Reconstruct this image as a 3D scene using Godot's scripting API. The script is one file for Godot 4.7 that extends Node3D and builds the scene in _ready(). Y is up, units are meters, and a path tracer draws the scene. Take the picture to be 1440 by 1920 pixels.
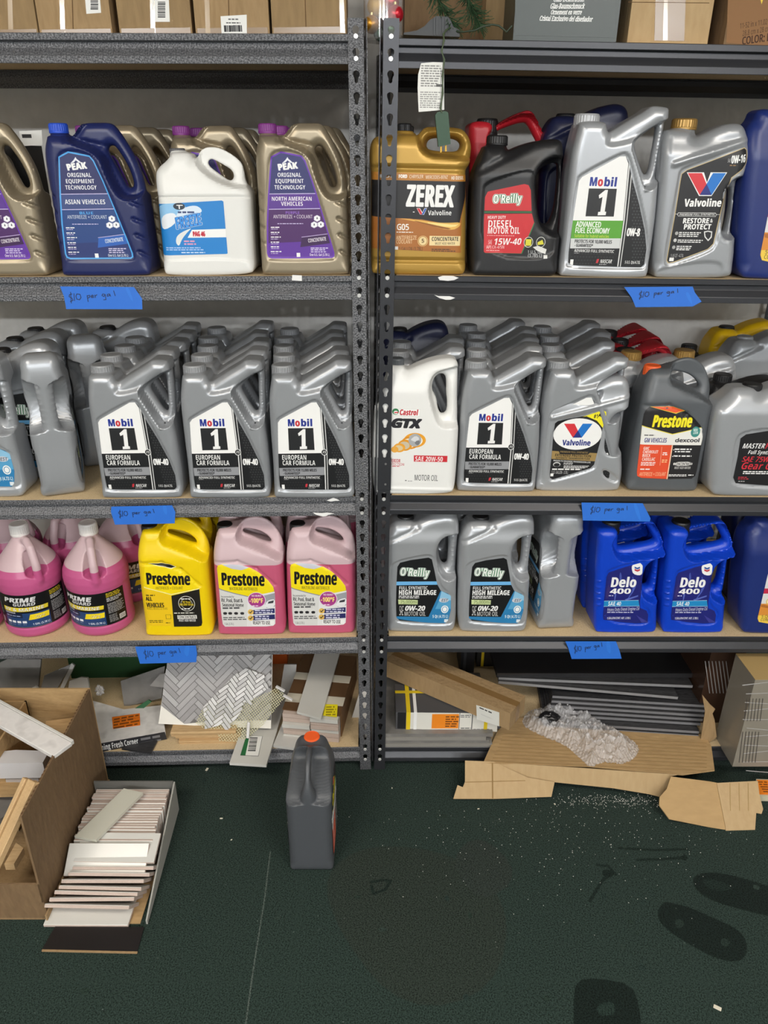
extends Node3D

const TL := Vector3(-0.0553, 0.0, -1.7587)
const TR := Vector3(-0.0130, 0.0, -1.7587)
var left_unit := Transform3D(Basis(Vector3.UP, 0.0291), TL)
var right_unit := Transform3D(Basis(Vector3.UP, 0.0193) * Basis(Vector3.BACK, -0.0145), TR)
const DEEP := 0.61

func _ready() -> void:
	# camera
	var cam := Camera3D.new()
	cam.name = "camera"
	add_child(cam)
	cam.position = Vector3(0, 1.6493, 0)
	cam.rotation = Vector3(-0.4303553, 0, 0)
	cam.keep_aspect = Camera3D.KEEP_HEIGHT
	cam.fov = rad_to_deg(2.0 * atan(960.0 / 1442.0))
	cam.near = 0.02
	cam.far = 40.0
	# air and exposure
	var we := WorldEnvironment.new()
	we.name = "world_environment"
	var e := Environment.new()
	e.background_mode = Environment.BG_COLOR
	e.background_color = Color(0, 0, 0)
	e.tonemap_mode = Environment.TONE_MAPPER_LINEAR
	e.tonemap_exposure = 1.0
	e.sdfgi_enabled = true
	e.ssao_enabled = true
	e.ssil_enabled = true
	we.environment = e
	add_child(we)
	# the shop's ceiling lights
	ceiling_light(Vector3(-1.3, 2.78, 0.3), "flat white ceiling light panel above the viewer, on the left")
	ceiling_light(Vector3(1.3, 2.78, 0.3), "flat white ceiling light panel above the viewer, on the right")
	strip_light(Vector3(-1.7, 2.62, 3.2), "hanging white tube light behind the viewer, left one of three")
	strip_light(Vector3(0.2, 2.62, 3.2), "hanging white tube light behind the viewer, middle one of three")
	strip_light(Vector3(2.1, 2.62, 3.2), "hanging white tube light behind the viewer, right one of three")
	room()
	shelving(left_unit, -1.0, "dark grey hammer-finish steel shelving unit, its post standing left of the gap")
	shelving(right_unit, 1.0, "dark grey satin steel shelving unit, its post standing right of the gap")
	jugs()
	more()

func strip_light(p: Vector3, label: String) -> void:
	var t := thing("strip_light", label, "light", Transform3D(Basis(), p), "hanging tube lights")
	part(t, "housing", box_mesh(Vector3(1.24, 0.03, 0.06), 0.004), mat("e6e6e4", 0.5), at(0, 0.05, 0))
	for x: float in [-0.5, 0.5]:
		part(t, "hanger", box_mesh(Vector3(0.004, 0.14, 0.004), 0.0005), mat("9a9a98", 0.4, 0.5), at(x, 0.13, 0))
	var m := StandardMaterial3D.new()
	m.albedo_color = Color("f4f4f0")
	m.emission_enabled = true
	m.emission = Color(1.0, 0.98, 0.95)
	m.emission_energy_multiplier = 1.5
	var b := MB.new()
	b.tube(PackedVector3Array([Vector3(-0.6, 0, 0), Vector3(0.6, 0, 0)]), 0.016, 14)
	part(t, "tube", b.mesh(), m)
	for x: float in [-0.45, -0.15, 0.15, 0.45]:
		var l := OmniLight3D.new()
		l.name = "tube_light"
		l.light_size = 0.03
		l.light_color = Color(0.98, 0.99, 1.0)
		l.light_energy = TUBE
		l.omni_range = 14.0
		l.omni_attenuation = 2.0
		l.shadow_enabled = true
		l.position = Vector3(x, -0.05, 0)
		t.add_child(l, true)

const TUBE := 0.95

func ceiling_light(p: Vector3, label: String) -> void:
	var t := thing("ceiling_light", label, "light", Transform3D(Basis(), p), "ceiling light panels")
	var b := MB.new()
	for s: float in [-1.0, 1.0]:
		b.box(at(s * 0.605, 0, 0), Vector3(0.03, 0.04, 0.64), 0.003)
		b.box(at(0, 0, s * 0.305), Vector3(1.18, 0.04, 0.03), 0.003)
	b.box(at(0, 0.025, 0), Vector3(1.24, 0.012, 0.64), 0.002)
	part(t, "frame", b.mesh(), mat("e6e6e4", 0.5))
	var m := StandardMaterial3D.new()
	m.albedo_color = Color("f4f4f0")
	m.emission_enabled = true
	m.emission = Color(1.0, 0.96, 0.89)
	m.emission_energy_multiplier = 1.2
	part(t, "diffuser", box_mesh(Vector3(1.18, 0.008, 0.58), 0.002), m, at(0, -0.006, 0))
	var l := AreaLight3D.new()
	l.name = "lamp_light"
	l.area_size = Vector2(1.16, 0.56)
	l.area_normalize_energy = true
	l.light_color = Color(1.0, 0.96, 0.91)
	l.light_energy = LAMP
	l.area_range = 14.0
	l.area_attenuation = 2.0
	l.shadow_enabled = true
	l.position = Vector3(0, -0.02, 0)
	l.rotation = Vector3(-PI / 2, 0, 0)
	t.add_child(l)

const LAMP := 4.2

func slab(called: String, lo: Vector3, hi: Vector3, m: Material, label: String, cat: String, xf := Transform3D()) -> void:
	struct(called, box_mesh(hi - lo, 0.001), m, label, cat, xf * Transform3D(Basis(), (lo + hi) * 0.5))

func room() -> void:
	var paint := grain(["cccac6", "d6d4d0"], 1.2, 0.75, 0.15)
	var turned := Transform3D(Basis(Vector3.UP, 0.0242), Vector3(-0.03, 0, -1.7587))
	slab("wall_back", Vector3(-4.6, -0.02, -0.75), Vector3(4.6, 3.0, -0.635), paint, "pale grey painted wall behind the shelves", "wall", turned)
	slab("wall_left", Vector3(-4.3, 0, -2.7), Vector3(-4.2, 2.95, 6.6), paint, "pale grey painted wall on the left of the shop", "wall")
	slab("wall_right", Vector3(4.2, 0, -2.7), Vector3(4.3, 2.95, 6.6), paint, "pale grey painted wall on the right of the shop", "wall")
	slab("wall_front", Vector3(-4.3, 0, 6.5), Vector3(4.3, 2.95, 6.6), paint, "pale grey painted wall behind the viewer", "wall")
	slab("ceiling", Vector3(-4.3, 2.82, -2.7), Vector3(4.3, 2.94, 6.6), mat("dcdad4", 0.9), "white ceiling of the shop", "ceiling")
	carpet()

# the carpet with the dark wet marks, the tan specks and the seam that lie in it
func carpet() -> void:
	var c := Cv.new(self, -1.5, -2.5, 1.5, 0.5, 680.0, "3a4b44")
	var g := RandomNumberGenerator.new()
	g.seed = 11
	c.poly([-0.042,-0.511,0.195,-0.545,0.311,-0.703,0.244,-0.914,0.045,-0.960,-0.099,-0.788,-0.162,-0.611], "3d4840", 2)
	c.poly([0.259,-0.475,0.352,-0.611,0.233,-0.703,0.166,-0.562], "3f4943", 2)
	c.poly([0.682,-0.688,0.705,-0.694,0.738,-0.703,0.790,-0.735,0.835,-0.763,0.842,-0.798,0.822,-0.834,0.792,-0.846,0.751,-0.835,0.703,-0.801,0.661,-0.760,0.653,-0.725], "222e29", 2)
	c.poly([0.692,-0.739,0.711,-0.735,0.712,-0.755,0.689,-0.763], "33423b", 2)
	c.poly([0.786,-0.785,0.806,-0.790,0.793,-0.809,0.776,-0.804], "33423b", 2)
	c.poly([0.784,-0.611,0.842,-0.602,0.914,-0.624,0.991,-0.661,0.970,-0.732,0.920,-0.729,0.864,-0.711,0.802,-0.688,0.770,-0.651], "222e29", 2)
	c.poly([0.796,-0.624,0.846,-0.627,0.874,-0.655,0.812,-0.661], "2b3a34", 2)
	c.poly([0.424,-0.887,0.473,-0.882,0.545,-0.897,0.547,-0.948,0.529,-1.025,0.391,-1.025,0.404,-0.948], "222e29", 1)
	c.poly([0.455,-0.942,0.495,-0.932,0.493,-0.962,0.454,-0.966], "33443d", 1)
	c.line([0.656,-0.566,0.719,-0.564,0.780,-0.559], 0.007, "25332d")
	c.line([0.583,-0.607,0.554,-0.624,0.526,-0.658,0.503,-0.688], 0.007, "25332d")
	c.line([0.548,-0.582,0.575,-0.585,0.588,-0.611], 0.007, "25332d")
	c.line([-0.033,-0.634,-0.003,-0.627,0.017,-0.630,0.003,-0.655,-0.026,-0.667,-0.031,-0.643], 0.007, "25332d")
	c.line([0.618,-0.528,0.714,-0.535,0.799,-0.532], 0.007, "25332d")
	c.poly([0.774,-0.545,0.792,-0.552,0.783,-0.569,0.768,-0.566], "22302a", 2)
	c.poly([0.556,-0.595,0.588,-0.599,0.576,-0.621,0.553,-0.618], "22302a", 2)
	c.line([-0.298,-0.540,-0.293,-0.673,-0.293,-0.801,-0.292,-0.902,-0.289,-1.025], 0.003, "6f7a73")
	for i in 500:
		c.oval(g.randf_range(-1.5, 1.5), g.randf_range(-2.5, 0.5), 0.0012 * g.randf_range(0.5, 1.4), 0.001, "8d9690")
	for i in 260:
		c.oval(g.randf_range(-1.5, 1.5), g.randf_range(-2.5, 0.5), g.randf_range(0.004, 0.012), g.randf_range(0.004, 0.009), ["37483f", "3f4f47", "344540"][i % 3])
	var b := MB.new()
	var f := 6.0
	b.quad(Vector3(-4.5, 0, -2.7), Vector3(4.5, 0, -2.7), Vector3(4.5, 0, 6.6), Vector3(-4.5, 0, 6.6), Vector3.UP, Vector2(-1.0, -0.0667), Vector2(2.0, -0.0667), Vector2(2.0, 3.0333), Vector2(-1.0, 3.0333))
	var n := Vector3(-4.5, -0.1, -2.7)
	b.quad(n, n + Vector3(9, 0, 0), n + Vector3(9, 0, 9.3), n + Vector3(0, 0, 9.3), Vector3.DOWN)
	for s: Array in [[Vector3(-4.5, -0.1, -2.7), Vector3(-4.5, -0.1, 6.6), Vector3.LEFT], [Vector3(4.5, -0.1, -2.7), Vector3(4.5, -0.1, 6.6), Vector3.RIGHT], [Vector3(-4.5, -0.1, -2.7), Vector3(4.5, -0.1, -2.7), Vector3.FORWARD], [Vector3(-4.5, -0.1, 6.6), Vector3(4.5, -0.1, 6.6), Vector3.BACK]]:
		b.quad(s[0], s[1], s[1] + Vector3(0, 0.1, 0), s[0] + Vector3(0, 0.1, 0), s[2])
	var m := StandardMaterial3D.new()
	m.albedo_texture = tex(c)
	m.roughness = 1.0
	m.metallic_specular = 0.2
	m.detail_enabled = true
	m.detail_blend_mode = BaseMaterial3D.BLEND_MODE_MUL
	m.detail_uv_layer = BaseMaterial3D.DETAIL_UV_2
	m.detail_albedo = noise_tex(0.2, 5, ["3c3c3c", "c8c8c8", "ffffff"], 512, 3)
	m.uv2_triplanar = true
	m.uv2_world_triplanar = true
	m.uv2_scale = Vector3.ONE * 2.2
	m.heightmap_enabled = false
	m.rim_enabled = true
	m.rim = 0.15
	struct("floor", b.mesh(), m, "dark green carpet with wet footprints and pale debris", "floor")

# ------------------------------------------------------------------ shelving
func keyhole(side: float) -> PackedVector2Array:
	# half of one 38.1 mm tile of the post's face, with half a keyhole cut from it; x grows outward
	var p := PackedVector2Array([Vector2(0, 19.05), Vector2(0, 6.7)])
	for i in range(1, 8):
		var a := PI / 2 - PI * 0.69 * i / 7.0
		p.append(Vector2(6.7 * cos(a), 6.7 * sin(a)))
	p.append(Vector2(3.7, -8.5))
	p.append(Vector2(3.7, -12.2))
	for i in range(1, 4):
		var a := -PI / 2 * i / 3.0
		p.append(Vector2(3.7 * cos(a), -12.2 + 3.7 * sin(a)))
	p.append(Vector2(0, -19.05))
	p.append(Vector2(15.5, -19.05))
	p.append(Vector2(15.5, 19.05))
	for i in p.size():
		p[i] = Vector2(p[i].x * side, p[i].y) * 0.001
	return p

func post_mesh(side: float, holed := true) -> ArrayMesh:
	# an angle post: face with keyholes at z 0, flange at the outer side running back
	var b := MB.new()
	var l := keyhole(-1.0)
	var r := keyhole(1.0)
	for i in 50:
		var t := at(0, 1.8794 - 0.0381 * i, 0)
		if i < 49 and holed:
			b.extrude(l, -0.0018, 0.0, t, 0.0)
			b.extrude(r, -0.0018, 0.0, t, 0.0)
			var ft := Transform3D(Basis(Vector3.UP, side * 0.2) * Basis(Vector3(0, 0, -1), Vector3.UP, Vector3(1, 0, 0)), Vector3(side * 0.0186, t.origin.y, -0.0153))
			b.extrude(l, -0.0009, 0.0009, ft, 0.0)
			b.extrude(r, -0.0009, 0.0009, ft, 0.0)
		else:
			b.box(at(0, t.origin.y, -0.0009), Vector3(0.031, 0.0381, 0.0018), 0.0003)
			b.box(at(side * 0.0155, t.origin.y, -0.0155), Vector3(0.0018, 0.0381, 0.031), 0.0003)
	return b.mesh()

func rail_mesh(x0: float, x1: float) -> ArrayMesh:
	# the Z-shaped front rail, its lip top at y 0
	var p := PackedVector2Array([Vector2(0, 0), Vector2(1.2, -1.2), Vector2(1.2, -11.6), Vector2(0.4, -12.6), Vector2(-9.5, -14.2), Vector2(-10.2, -15.4), Vector2(-10.2, -24.0), Vector2(-9.4, -25.6), Vector2(0.6, -38.6), Vector2(1.2, -40.0), Vector2(1.2, -51.2), Vector2(0.2, -52.0), Vector2(-0.8, -51.2), Vector2(-0.8, -40.4), Vector2(-12.0, -26.0), Vector2(-12.0, -14.0), Vector2(-24.0, -12.6), Vector2(-24.0, -10.8), Vector2(-1.4, -10.8), Vector2(-1.4, 0)])
	for i in p.size():
		p[i] *= 0.001
	var b := MB.new()
	b.extrude(p, x0, x1, Transform3D(Basis(Vector3(0, 0, 1), Vector3.UP, Vector3(1, 0, 0)), Vector3(0, 0, -0.0035)))
	return b.mesh()

var post_cache := {}

func shelving(u: Transform3D, sd: float, label: String) -> void:
	# sd: -1 when the unit runs to the left of its post
	var steel: StandardMaterial3D
	if sd < 0:
		steel = grain(["35363a", "6a6b6e", "85868a"], 14.0, 0.42, 0.9, Vector3.ONE, 0.06, 8)
		steel.metallic = 0.35
	else:
		steel = mat("3b3c40", 0.36, 0.4)
	var t := thing("shelving_unit", label, "shelving", u)
	var heights := [1.8723, 1.4150, 0.8835, 0.4655, 0.0825] if sd < 0 else [1.8660, 1.4160, 0.8865, 0.4680, 0.0810]
	var wide := 1.22
	var board := grain(["b79c74", "d2bb94", "c6ab80"], 9.0, 0.85, 0.3, Vector3.ONE, 0.07, 21)
	var pm := post_mesh(-sd)
	var pm2 := post_mesh(sd)
	var rv := MB.new()
	rv.lathe(PackedVector2Array([Vector2(0.0048, 0.0), Vector2(0.0048, 0.0012), Vector2(0.0040, 0.0022), Vector2(0.0022, 0.0022), Vector2(0.0016, 0.0017), Vector2(0.00001, 0.0017)]), 20, Transform3D(Basis(Vector3.RIGHT, PI / 2), Vector3.ZERO))
	var rivet := rv.mesh()
	var zinc := mat("e8e8e6", 0.3, 0.55)
	for q: Array in [[0.0, 0.0], [sd * (wide - 0.031), 0.0], [0.0, 1.0], [sd * (wide - 0.031), 1.0]]:
		var back: bool = q[1] > 0.5
		var o := part(t, "upright", pm if (q[0] == 0.0) != back else pm2, steel, Transform3D(Basis(Vector3.UP, PI if back else 0.0), Vector3(q[0], 0, -DEEP if back else 0.0)))
		if q[0] == 0.0 and not back:
			for i: int in [0, 1, 12, 13, 26, 27, 37, 38, 47, 48]:
				part(o, "rivet", rivet, zinc, at(0, 1.8794 - 0.0381 * i - 0.0115, 0.0))
				part(o, "rivet", rivet, zinc, Transform3D(Basis(Vector3.UP, PI / 2 * -sd), Vector3(-sd * 0.0195, 1.8794 - 0.0381 * i - 0.0115, -0.0155)))
			var sp := MB.new()
			sp.box(at(0, 0.945, 0.0009), Vector3(0.0335, 0.086, 0.0018), 0.0005)
			sp.box(at(-sd * 0.0202, 0.945, -0.0155, -sd * 0.2), Vector3(0.0018, 0.086, 0.0325), 0.0005)
			part(o, "splice_plate", sp.mesh(), steel)
			part(o, "bolt", rivet, mat("8b8b8a", 0.4, 0.6), Transform3D(Basis().scaled(Vector3.ONE * 0.6), Vector3(0.003, 0.972, 0.0018)))
			part(o, "bolt", rivet, mat("8b8b8a", 0.4, 0.6), Transform3D(Basis().scaled(Vector3.ONE * 0.6), Vector3(0.003, 0.918, 0.0018)))
	var x0 := sd * 0.0158
	var x1 := sd * (wide - 0.045)
	var rm := rail_mesh(minf(x0, x1), maxf(x0, x1))
	for h: float in heights:
		part(t, "front_rail", rm, steel, at(0, h, 0))
		part(t, "back_rail", rm, steel, Transform3D(Basis(Vector3.UP, PI), Vector3(sd * (wide - 0.031), h, -DEEP)))
		for x: float in [sd * 0.004, sd * (wide - 0.035)]:
			part(t, "side_rail", box_mesh(Vector3(0.006, 0.05, DEEP - 0.07), 0.001), steel, at(x, h - 0.026, -DEEP / 2))
		part(t, "shelf_board", box_mesh(Vector3(wide - 0.07, 0.0095, DEEP - 0.014), 0.0006), board, at(sd * (wide / 2 - 0.0155), h - 0.0051, -DEEP / 2))

# ------------------------------------------------------------------ labels printed for the jugs
func art_violet() -> Array:
	var c := Cv.new(self,-82.3,35.3,65.2,248.9,2.4,"#2a2c68")
	c.poly([-59.8,235.8,-41.2,245.1,-0,237.6,6,230,30.7,167.2,-71,166.8,-64.7,200.6],"#2a2c68",0)
	c.poly([-71,166.8,30.7,167.8,41.1,137.6,-74.9,136.5],"#57308c",0)
	c.poly([-74.9,136.5,41.1,137.6,60.6,72.6,-80.1,67.5],"#4a2160",0)
	c.poly([-80.1,67.5,60.6,72.6,65.1,44.9,59.6,36,-71.9,35.3,-81,39.8],"#5d2f98",0)
	c.poly([-40.4,225.6,-32.2,232.5,-27.5,238.1,-25.5,234.3,-20.7,230.7,-15.3,225.6,-22.8,227.4,-27.8,231.7,-32.5,227.4],"#e6e8ee",0)
	c.text("PEAK",-48.4,212.4,41.7,11.8,0.098,"#f2f2f0","B",-0.05,0.9)
	c.text("ORIGINAL",-50.8,199.8,50.4,8,-0.001,"#f2f2f0","B",0.0,0.0)
	c.text("EQUIPMENT",-55.9,187.9,60.1,8,-0.001,"#f2f2f0","B",0.0,0.0)
	c.text("TECHNOLOGY",-58.4,175.7,65.4,8.1,-0.001,"#f2f2f0","B",0.0,0.0)
	c.line([-71,166.6,31.6,167.5],1.6,"#c8bfe0")
	c.line([-74.9,136.2,41.3,137.6],1.6,"#c8bfe0")
	c.text("NORTH AMERICAN",-65.9,153.2,86.2,7.9,-0.001,"#f2f2f0","B",0.0,0.0)
	c.text("VEHICLES",-46.1,143.3,47.2,8,-0.002,"#f2f2f0","B",0.0,0.0)
	c.text("PURPLE",-37.9,126.8,30.8,5.3,-0.002,"#8d63c4","B",0.0,0.0)
	c.text("ANTIFREEZE + COOLANT",-64.1,118,84.1,7.2,-0.002,"#f2f2f0","R",0.0,0.0)
	c.greek(-56,105.5,14.1,108.9,1,"#c8bfe0",1)
	c.poly([23,121.4,30,124.8,36.8,121.3,36.5,114.3,29.5,110.8,22.8,114.4],"#dcdce6",0)
	c.poly([24.4,120.5,30,123.5,35.3,120.5,35.1,115.1,29.6,112.2,24.2,115.2],"#f4f4f6",0)
	c.poly([28.3,117.3,29.9,121.6,31.5,117.3,29.7,116],"#444450",0)
	c.poly([16.2,108.4,23.3,111.9,30,108.4,29.8,101.4,22.7,97.9,16,101.4],"#dcdce6",0)
	c.poly([17.6,107.6,23.2,110.6,28.6,107.6,28.4,102.2,22.8,99.2,17.4,102.2],"#f4f4f6",0)
	c.poly([21.5,104.4,23.1,108.7,24.7,104.4,22.9,103],"#444450",0)
	c.poly([30.6,109,37.6,112.4,44.4,108.9,44.2,101.9,37.1,98.4,30.4,101.9],"#dcdce6",0)
	c.poly([32,108.1,37.6,111.1,42.9,108.1,42.8,102.7,37.2,99.7,31.8,102.7],"#f4f4f6",0)
	c.poly([35.9,104.9,37.5,109.2,39.1,104.9,37.3,103.5],"#444450",0)
	c.greek(-70.8,97.8,-47.5,101.9,1,"#f2f2f0",2)
	c.greek(-70.4,95,-52.5,97.8,1,"#b9acd0",9)
	c.greek(-71.4,87.4,-48,91.6,1,"#f2f2f0",3)
	c.greek(-71.1,84.7,-53.1,87.5,1,"#b9acd0",10)
	c.greek(-72,77.6,-48.6,81.7,1,"#f2f2f0",4)
	c.greek(-71.7,74.8,-53.6,77.6,1,"#b9acd0",11)
	c.greek(-72.6,67.4,-49.1,71.6,1,"#f2f2f0",5)
	c.greek(-72.3,64.7,-54.2,67.5,1,"#b9acd0",12)
	c.greek(-73.2,57.7,-49.7,62,1,"#f2f2f0",6)
	c.greek(-72.9,55,-54.8,57.8,1,"#b9acd0",13)
	c.greek(-73.8,47.5,-50.2,51.7,1,"#f2f2f0",7)
	c.greek(-73.5,44.7,-55.4,47.6,1,"#b9acd0",14)
	c.line([-5.1,79.7,52.9,86.4],1.2,"#cfc0e4")
	c.poly([-4.6,78.8,52.3,85.3,56.4,67.1,-9,59],"#3a1a4c",0)
	c.text("CONCENTRATE",8.8,68.4,39.8,7.7,0.108,"#f2f2f0","B",0.0,0.0)
	c.greek(13.7,47.2,54.1,58.9,3,"#d8d0ea",4)
	c.text("One U.S. Gal (3.78 L)",10.6,40.6,43.8,5.3,-0.003,"#f2f2f0","B",0.0,0.0)
	c.rect(-17.9,38.4,-9.9,47.4,"#f2f2f0")
	c.line([-62.4,238.8,-41.1,248.4,2,240.6,9.4,231.2,23.2,192.8,39.6,137.6,55.1,83.6,64.6,47.7,64.4,39.3,59.6,36,-71.9,35.6,-79.3,38.9,-81.7,46.7,-78.4,108.4,-72.8,161.6,-67.5,200.6,-62.4,238.8],5.5,"#6a35ae")
	return [pv([-62.4,238.8,-41,248.9,2,240.8,9.4,231.2,23.2,192.8,39.6,137.6,55.1,83.6,65.2,47.7,65,39.3,59.6,36,-71.9,35.3,-79.9,38.4,-82.3,46.7,-79,108.4,-73.3,161.6,-68.1,200.6]), c, Rect2(-82.3,35.3,147.5,213.6), 0.42]

func art_blue() -> Array:
	var c := Cv.new(self,-82.3,35.3,65.2,248.9,2.4,"#23285e")
	c.poly([-59.8,235.8,-41.2,245.1,-0,237.6,6,230,30.7,167.2,-71,166.8,-64.7,200.6],"#23285e",0)
	c.poly([-71,166.8,30.7,167.8,41.1,137.6,-74.9,136.5],"#39477c",0)
	c.poly([-74.9,136.5,41.1,137.6,60.6,72.6,-80.1,67.5],"#21427f",0)
	c.poly([-80.1,67.5,60.6,72.6,65.1,44.9,59.6,36,-71.9,35.3,-81,39.8],"#23336e",0)
	c.poly([-40.4,225.6,-32.2,232.5,-27.5,238.1,-25.5,234.3,-20.7,230.7,-15.3,225.6,-22.8,227.4,-27.8,231.7,-32.5,227.4],"#e6e8ee",0)
	c.text("PEAK",-48.4,212.4,41.7,11.8,0.098,"#f2f2f0","B",-0.05,0.9)
	c.text("ORIGINAL",-50.8,199.8,50.4,8,-0.001,"#f2f2f0","B",0.0,0.0)
	c.text("EQUIPMENT",-55.9,187.9,60.1,8,-0.001,"#f2f2f0","B",0.0,0.0)
	c.text("TECHNOLOGY",-58.4,175.7,65.4,8.1,-0.001,"#f2f2f0","B",0.0,0.0)
	c.line([-71,166.6,31.6,167.5],1.6,"#c8bfe0")
	c.line([-74.9,136.2,41.3,137.6],1.6,"#c8bfe0")
	c.text("ASIAN VEHICLES",-64,147.1,85.2,9,-0.001,"#f2f2f0","B",0.0,0.0)
	c.text("BLUE",-37.9,126.8,30.8,5.3,-0.002,"#54aae8","B",0.0,0.0)
	c.text("ANTIFREEZE + COOLANT",-64.1,118,84.1,7.2,-0.002,"#f2f2f0","R",0.0,0.0)
	c.greek(-56,105.5,14.1,108.9,1,"#c8bfe0",1)
	c.poly([23,121.4,30,124.8,36.8,121.3,36.5,114.3,29.5,110.8,22.8,114.4],"#dcdce6",0)
	c.poly([24.4,120.5,30,123.5,35.3,120.5,35.1,115.1,29.6,112.2,24.2,115.2],"#f4f4f6",0)
	c.poly([28.3,117.3,29.9,121.6,31.5,117.3,29.7,116],"#444450",0)
	c.poly([16.2,108.4,23.3,111.9,30,108.4,29.8,101.4,22.7,97.9,16,101.4],"#dcdce6",0)
	c.poly([17.6,107.6,23.2,110.6,28.6,107.6,28.4,102.2,22.8,99.2,17.4,102.2],"#f4f4f6",0)
	c.poly([21.5,104.4,23.1,108.7,24.7,104.4,22.9,103],"#444450",0)
	c.poly([30.6,109,37.6,112.4,44.4,108.9,44.2,101.9,37.1,98.4,30.4,101.9],"#dcdce6",0)
	c.poly([32,108.1,37.6,111.1,42.9,108.1,42.8,102.7,37.2,99.7,31.8,102.7],"#f4f4f6",0)
	c.poly([35.9,104.9,37.5,109.2,39.1,104.9,37.3,103.5],"#444450",0)
	c.greek(-70.8,97.8,-47.5,101.9,1,"#f2f2f0",2)
	c.greek(-70.4,95,-52.5,97.8,1,"#b9acd0",9)
	c.greek(-71.4,87.4,-48,91.6,1,"#f2f2f0",3)
	c.greek(-71.1,84.7,-53.1,87.5,1,"#b9acd0",10)
	c.greek(-72,77.6,-48.6,81.7,1,"#f2f2f0",4)
	c.greek(-71.7,74.8,-53.6,77.6,1,"#b9acd0",11)
	c.greek(-72.6,67.4,-49.1,71.6,1,"#f2f2f0",5)
	c.greek(-72.3,64.7,-54.2,67.5,1,"#b9acd0",12)
	c.greek(-73.2,57.7,-49.7,62,1,"#f2f2f0",6)
	c.greek(-72.9,55,-54.8,57.8,1,"#b9acd0",13)
	c.greek(-73.8,47.5,-50.2,51.7,1,"#f2f2f0",7)
	c.greek(-73.5,44.7,-55.4,47.6,1,"#b9acd0",14)
	c.line([-5.1,79.7,52.9,86.4],1.2,"#cfc0e4")
	c.poly([-4.6,78.8,52.3,85.3,56.4,67.1,-9,59],"#2a5fb4",0)
	c.text("CONCENTRATE",8.8,68.4,39.8,7.7,0.108,"#f2f2f0","B",0.0,0.0)
	c.greek(13.7,47.2,54.1,58.9,3,"#d8d0ea",4)
	c.text("One U.S. Gal (3.78 L)",10.6,40.6,43.8,5.3,-0.003,"#f2f2f0","B",0.0,0.0)
	c.rect(-17.9,38.4,-9.9,47.4,"#f2f2f0")
	c.line([-62.4,238.8,-41.1,248.4,2,240.6,9.4,231.2,23.2,192.8,39.6,137.6,55.1,83.6,64.6,47.7,64.4,39.3,59.6,36,-71.9,35.6,-79.3,38.9,-81.7,46.7,-78.4,108.4,-72.8,161.6,-67.5,200.6,-62.4,238.8],5.5,"#4da3e4")
	return [pv([-62.4,238.8,-41,248.9,2,240.8,9.4,231.2,23.2,192.8,39.6,137.6,55.1,83.6,65.2,47.7,65,39.3,59.6,36,-71.9,35.3,-79.9,38.4,-82.3,46.7,-79,108.4,-73.3,161.6,-68.1,200.6]), c, Rect2(-82.3,35.3,147.5,213.6), 0.42]

func art_freeze() -> Array:
	var c := Cv.new(self,-95.3,43,46,154.1,2.6,"#1c80cc")
	c.poly([-93.3,146.9,-37.7,151,-32.1,129.9,-59.4,108.5,-92.7,95.6,-93.1,130],"#8fc3ea",2)
	c.poly([-90.4,124.6,-56.7,132,-57.1,108.5,-92.1,91.3],"#e6eaf0",2)
	c.poly([-57.6,124.6,-44.7,138.4,-15.7,145.7,-1.8,138.3,-1.5,129.8,-17.3,129.8,-55.6,121.4],"#d9e6f4",2)
	c.oval(-48.8,142.6,12.4,6.9,"#26323e")
	c.rect(-54,143.7,-40.7,145.8,"#f2f2f0")
	c.rect(-49.8,137.3,-47.1,143.7,"#f2f2f0")
	c.text("FREEZE",-59.5,96.7,56.6,22.7,0.170,"#eaf2fa","B",0.1,2.2)
	c.text("FREEZE",-59.5,96.7,56.6,22.7,0.170,"#0d4fa4","B",0.1,1.2)
	c.text("FREEZE",-59.5,96.7,56.6,22.7,0.170,"#3f9bea","B",0.1,0.0)
	c.greek(-52.7,127.8,-9,134.1,1,"#2a3c70",1)
	c.poly([-58.3,86.9,-23.7,100.9,-36.1,91.2,-50.4,76,-57.8,60.6,-64.8,70.5],"#e3e6e4",2)
	c.poly([-26.5,95.5,46.9,97.5,46.5,80.1,-37.4,79.2],"#f2f2f0",0)
	c.text("PAG 46",-25.6,82.4,26.4,9.3,-0.003,"#c02034","B",0.0,0.5)
	c.greek(-45.9,63.8,-13.7,74.9,2,"#d898b8",3)
	c.greek(-86.6,52.7,-5.6,60.7,2,"#a9c4ee",5)
	c.greek(-54.3,46.1,-1.6,50.7,1,"#c9dcf4",7)
	return [pv([-93.3,146.9,42.6,154.1,45.8,152,46,47,43.6,45.9,-92.1,43,-95.3,45.2]), c, Rect2(-95.3,43,141.4,111.1), 0.42]

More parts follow.
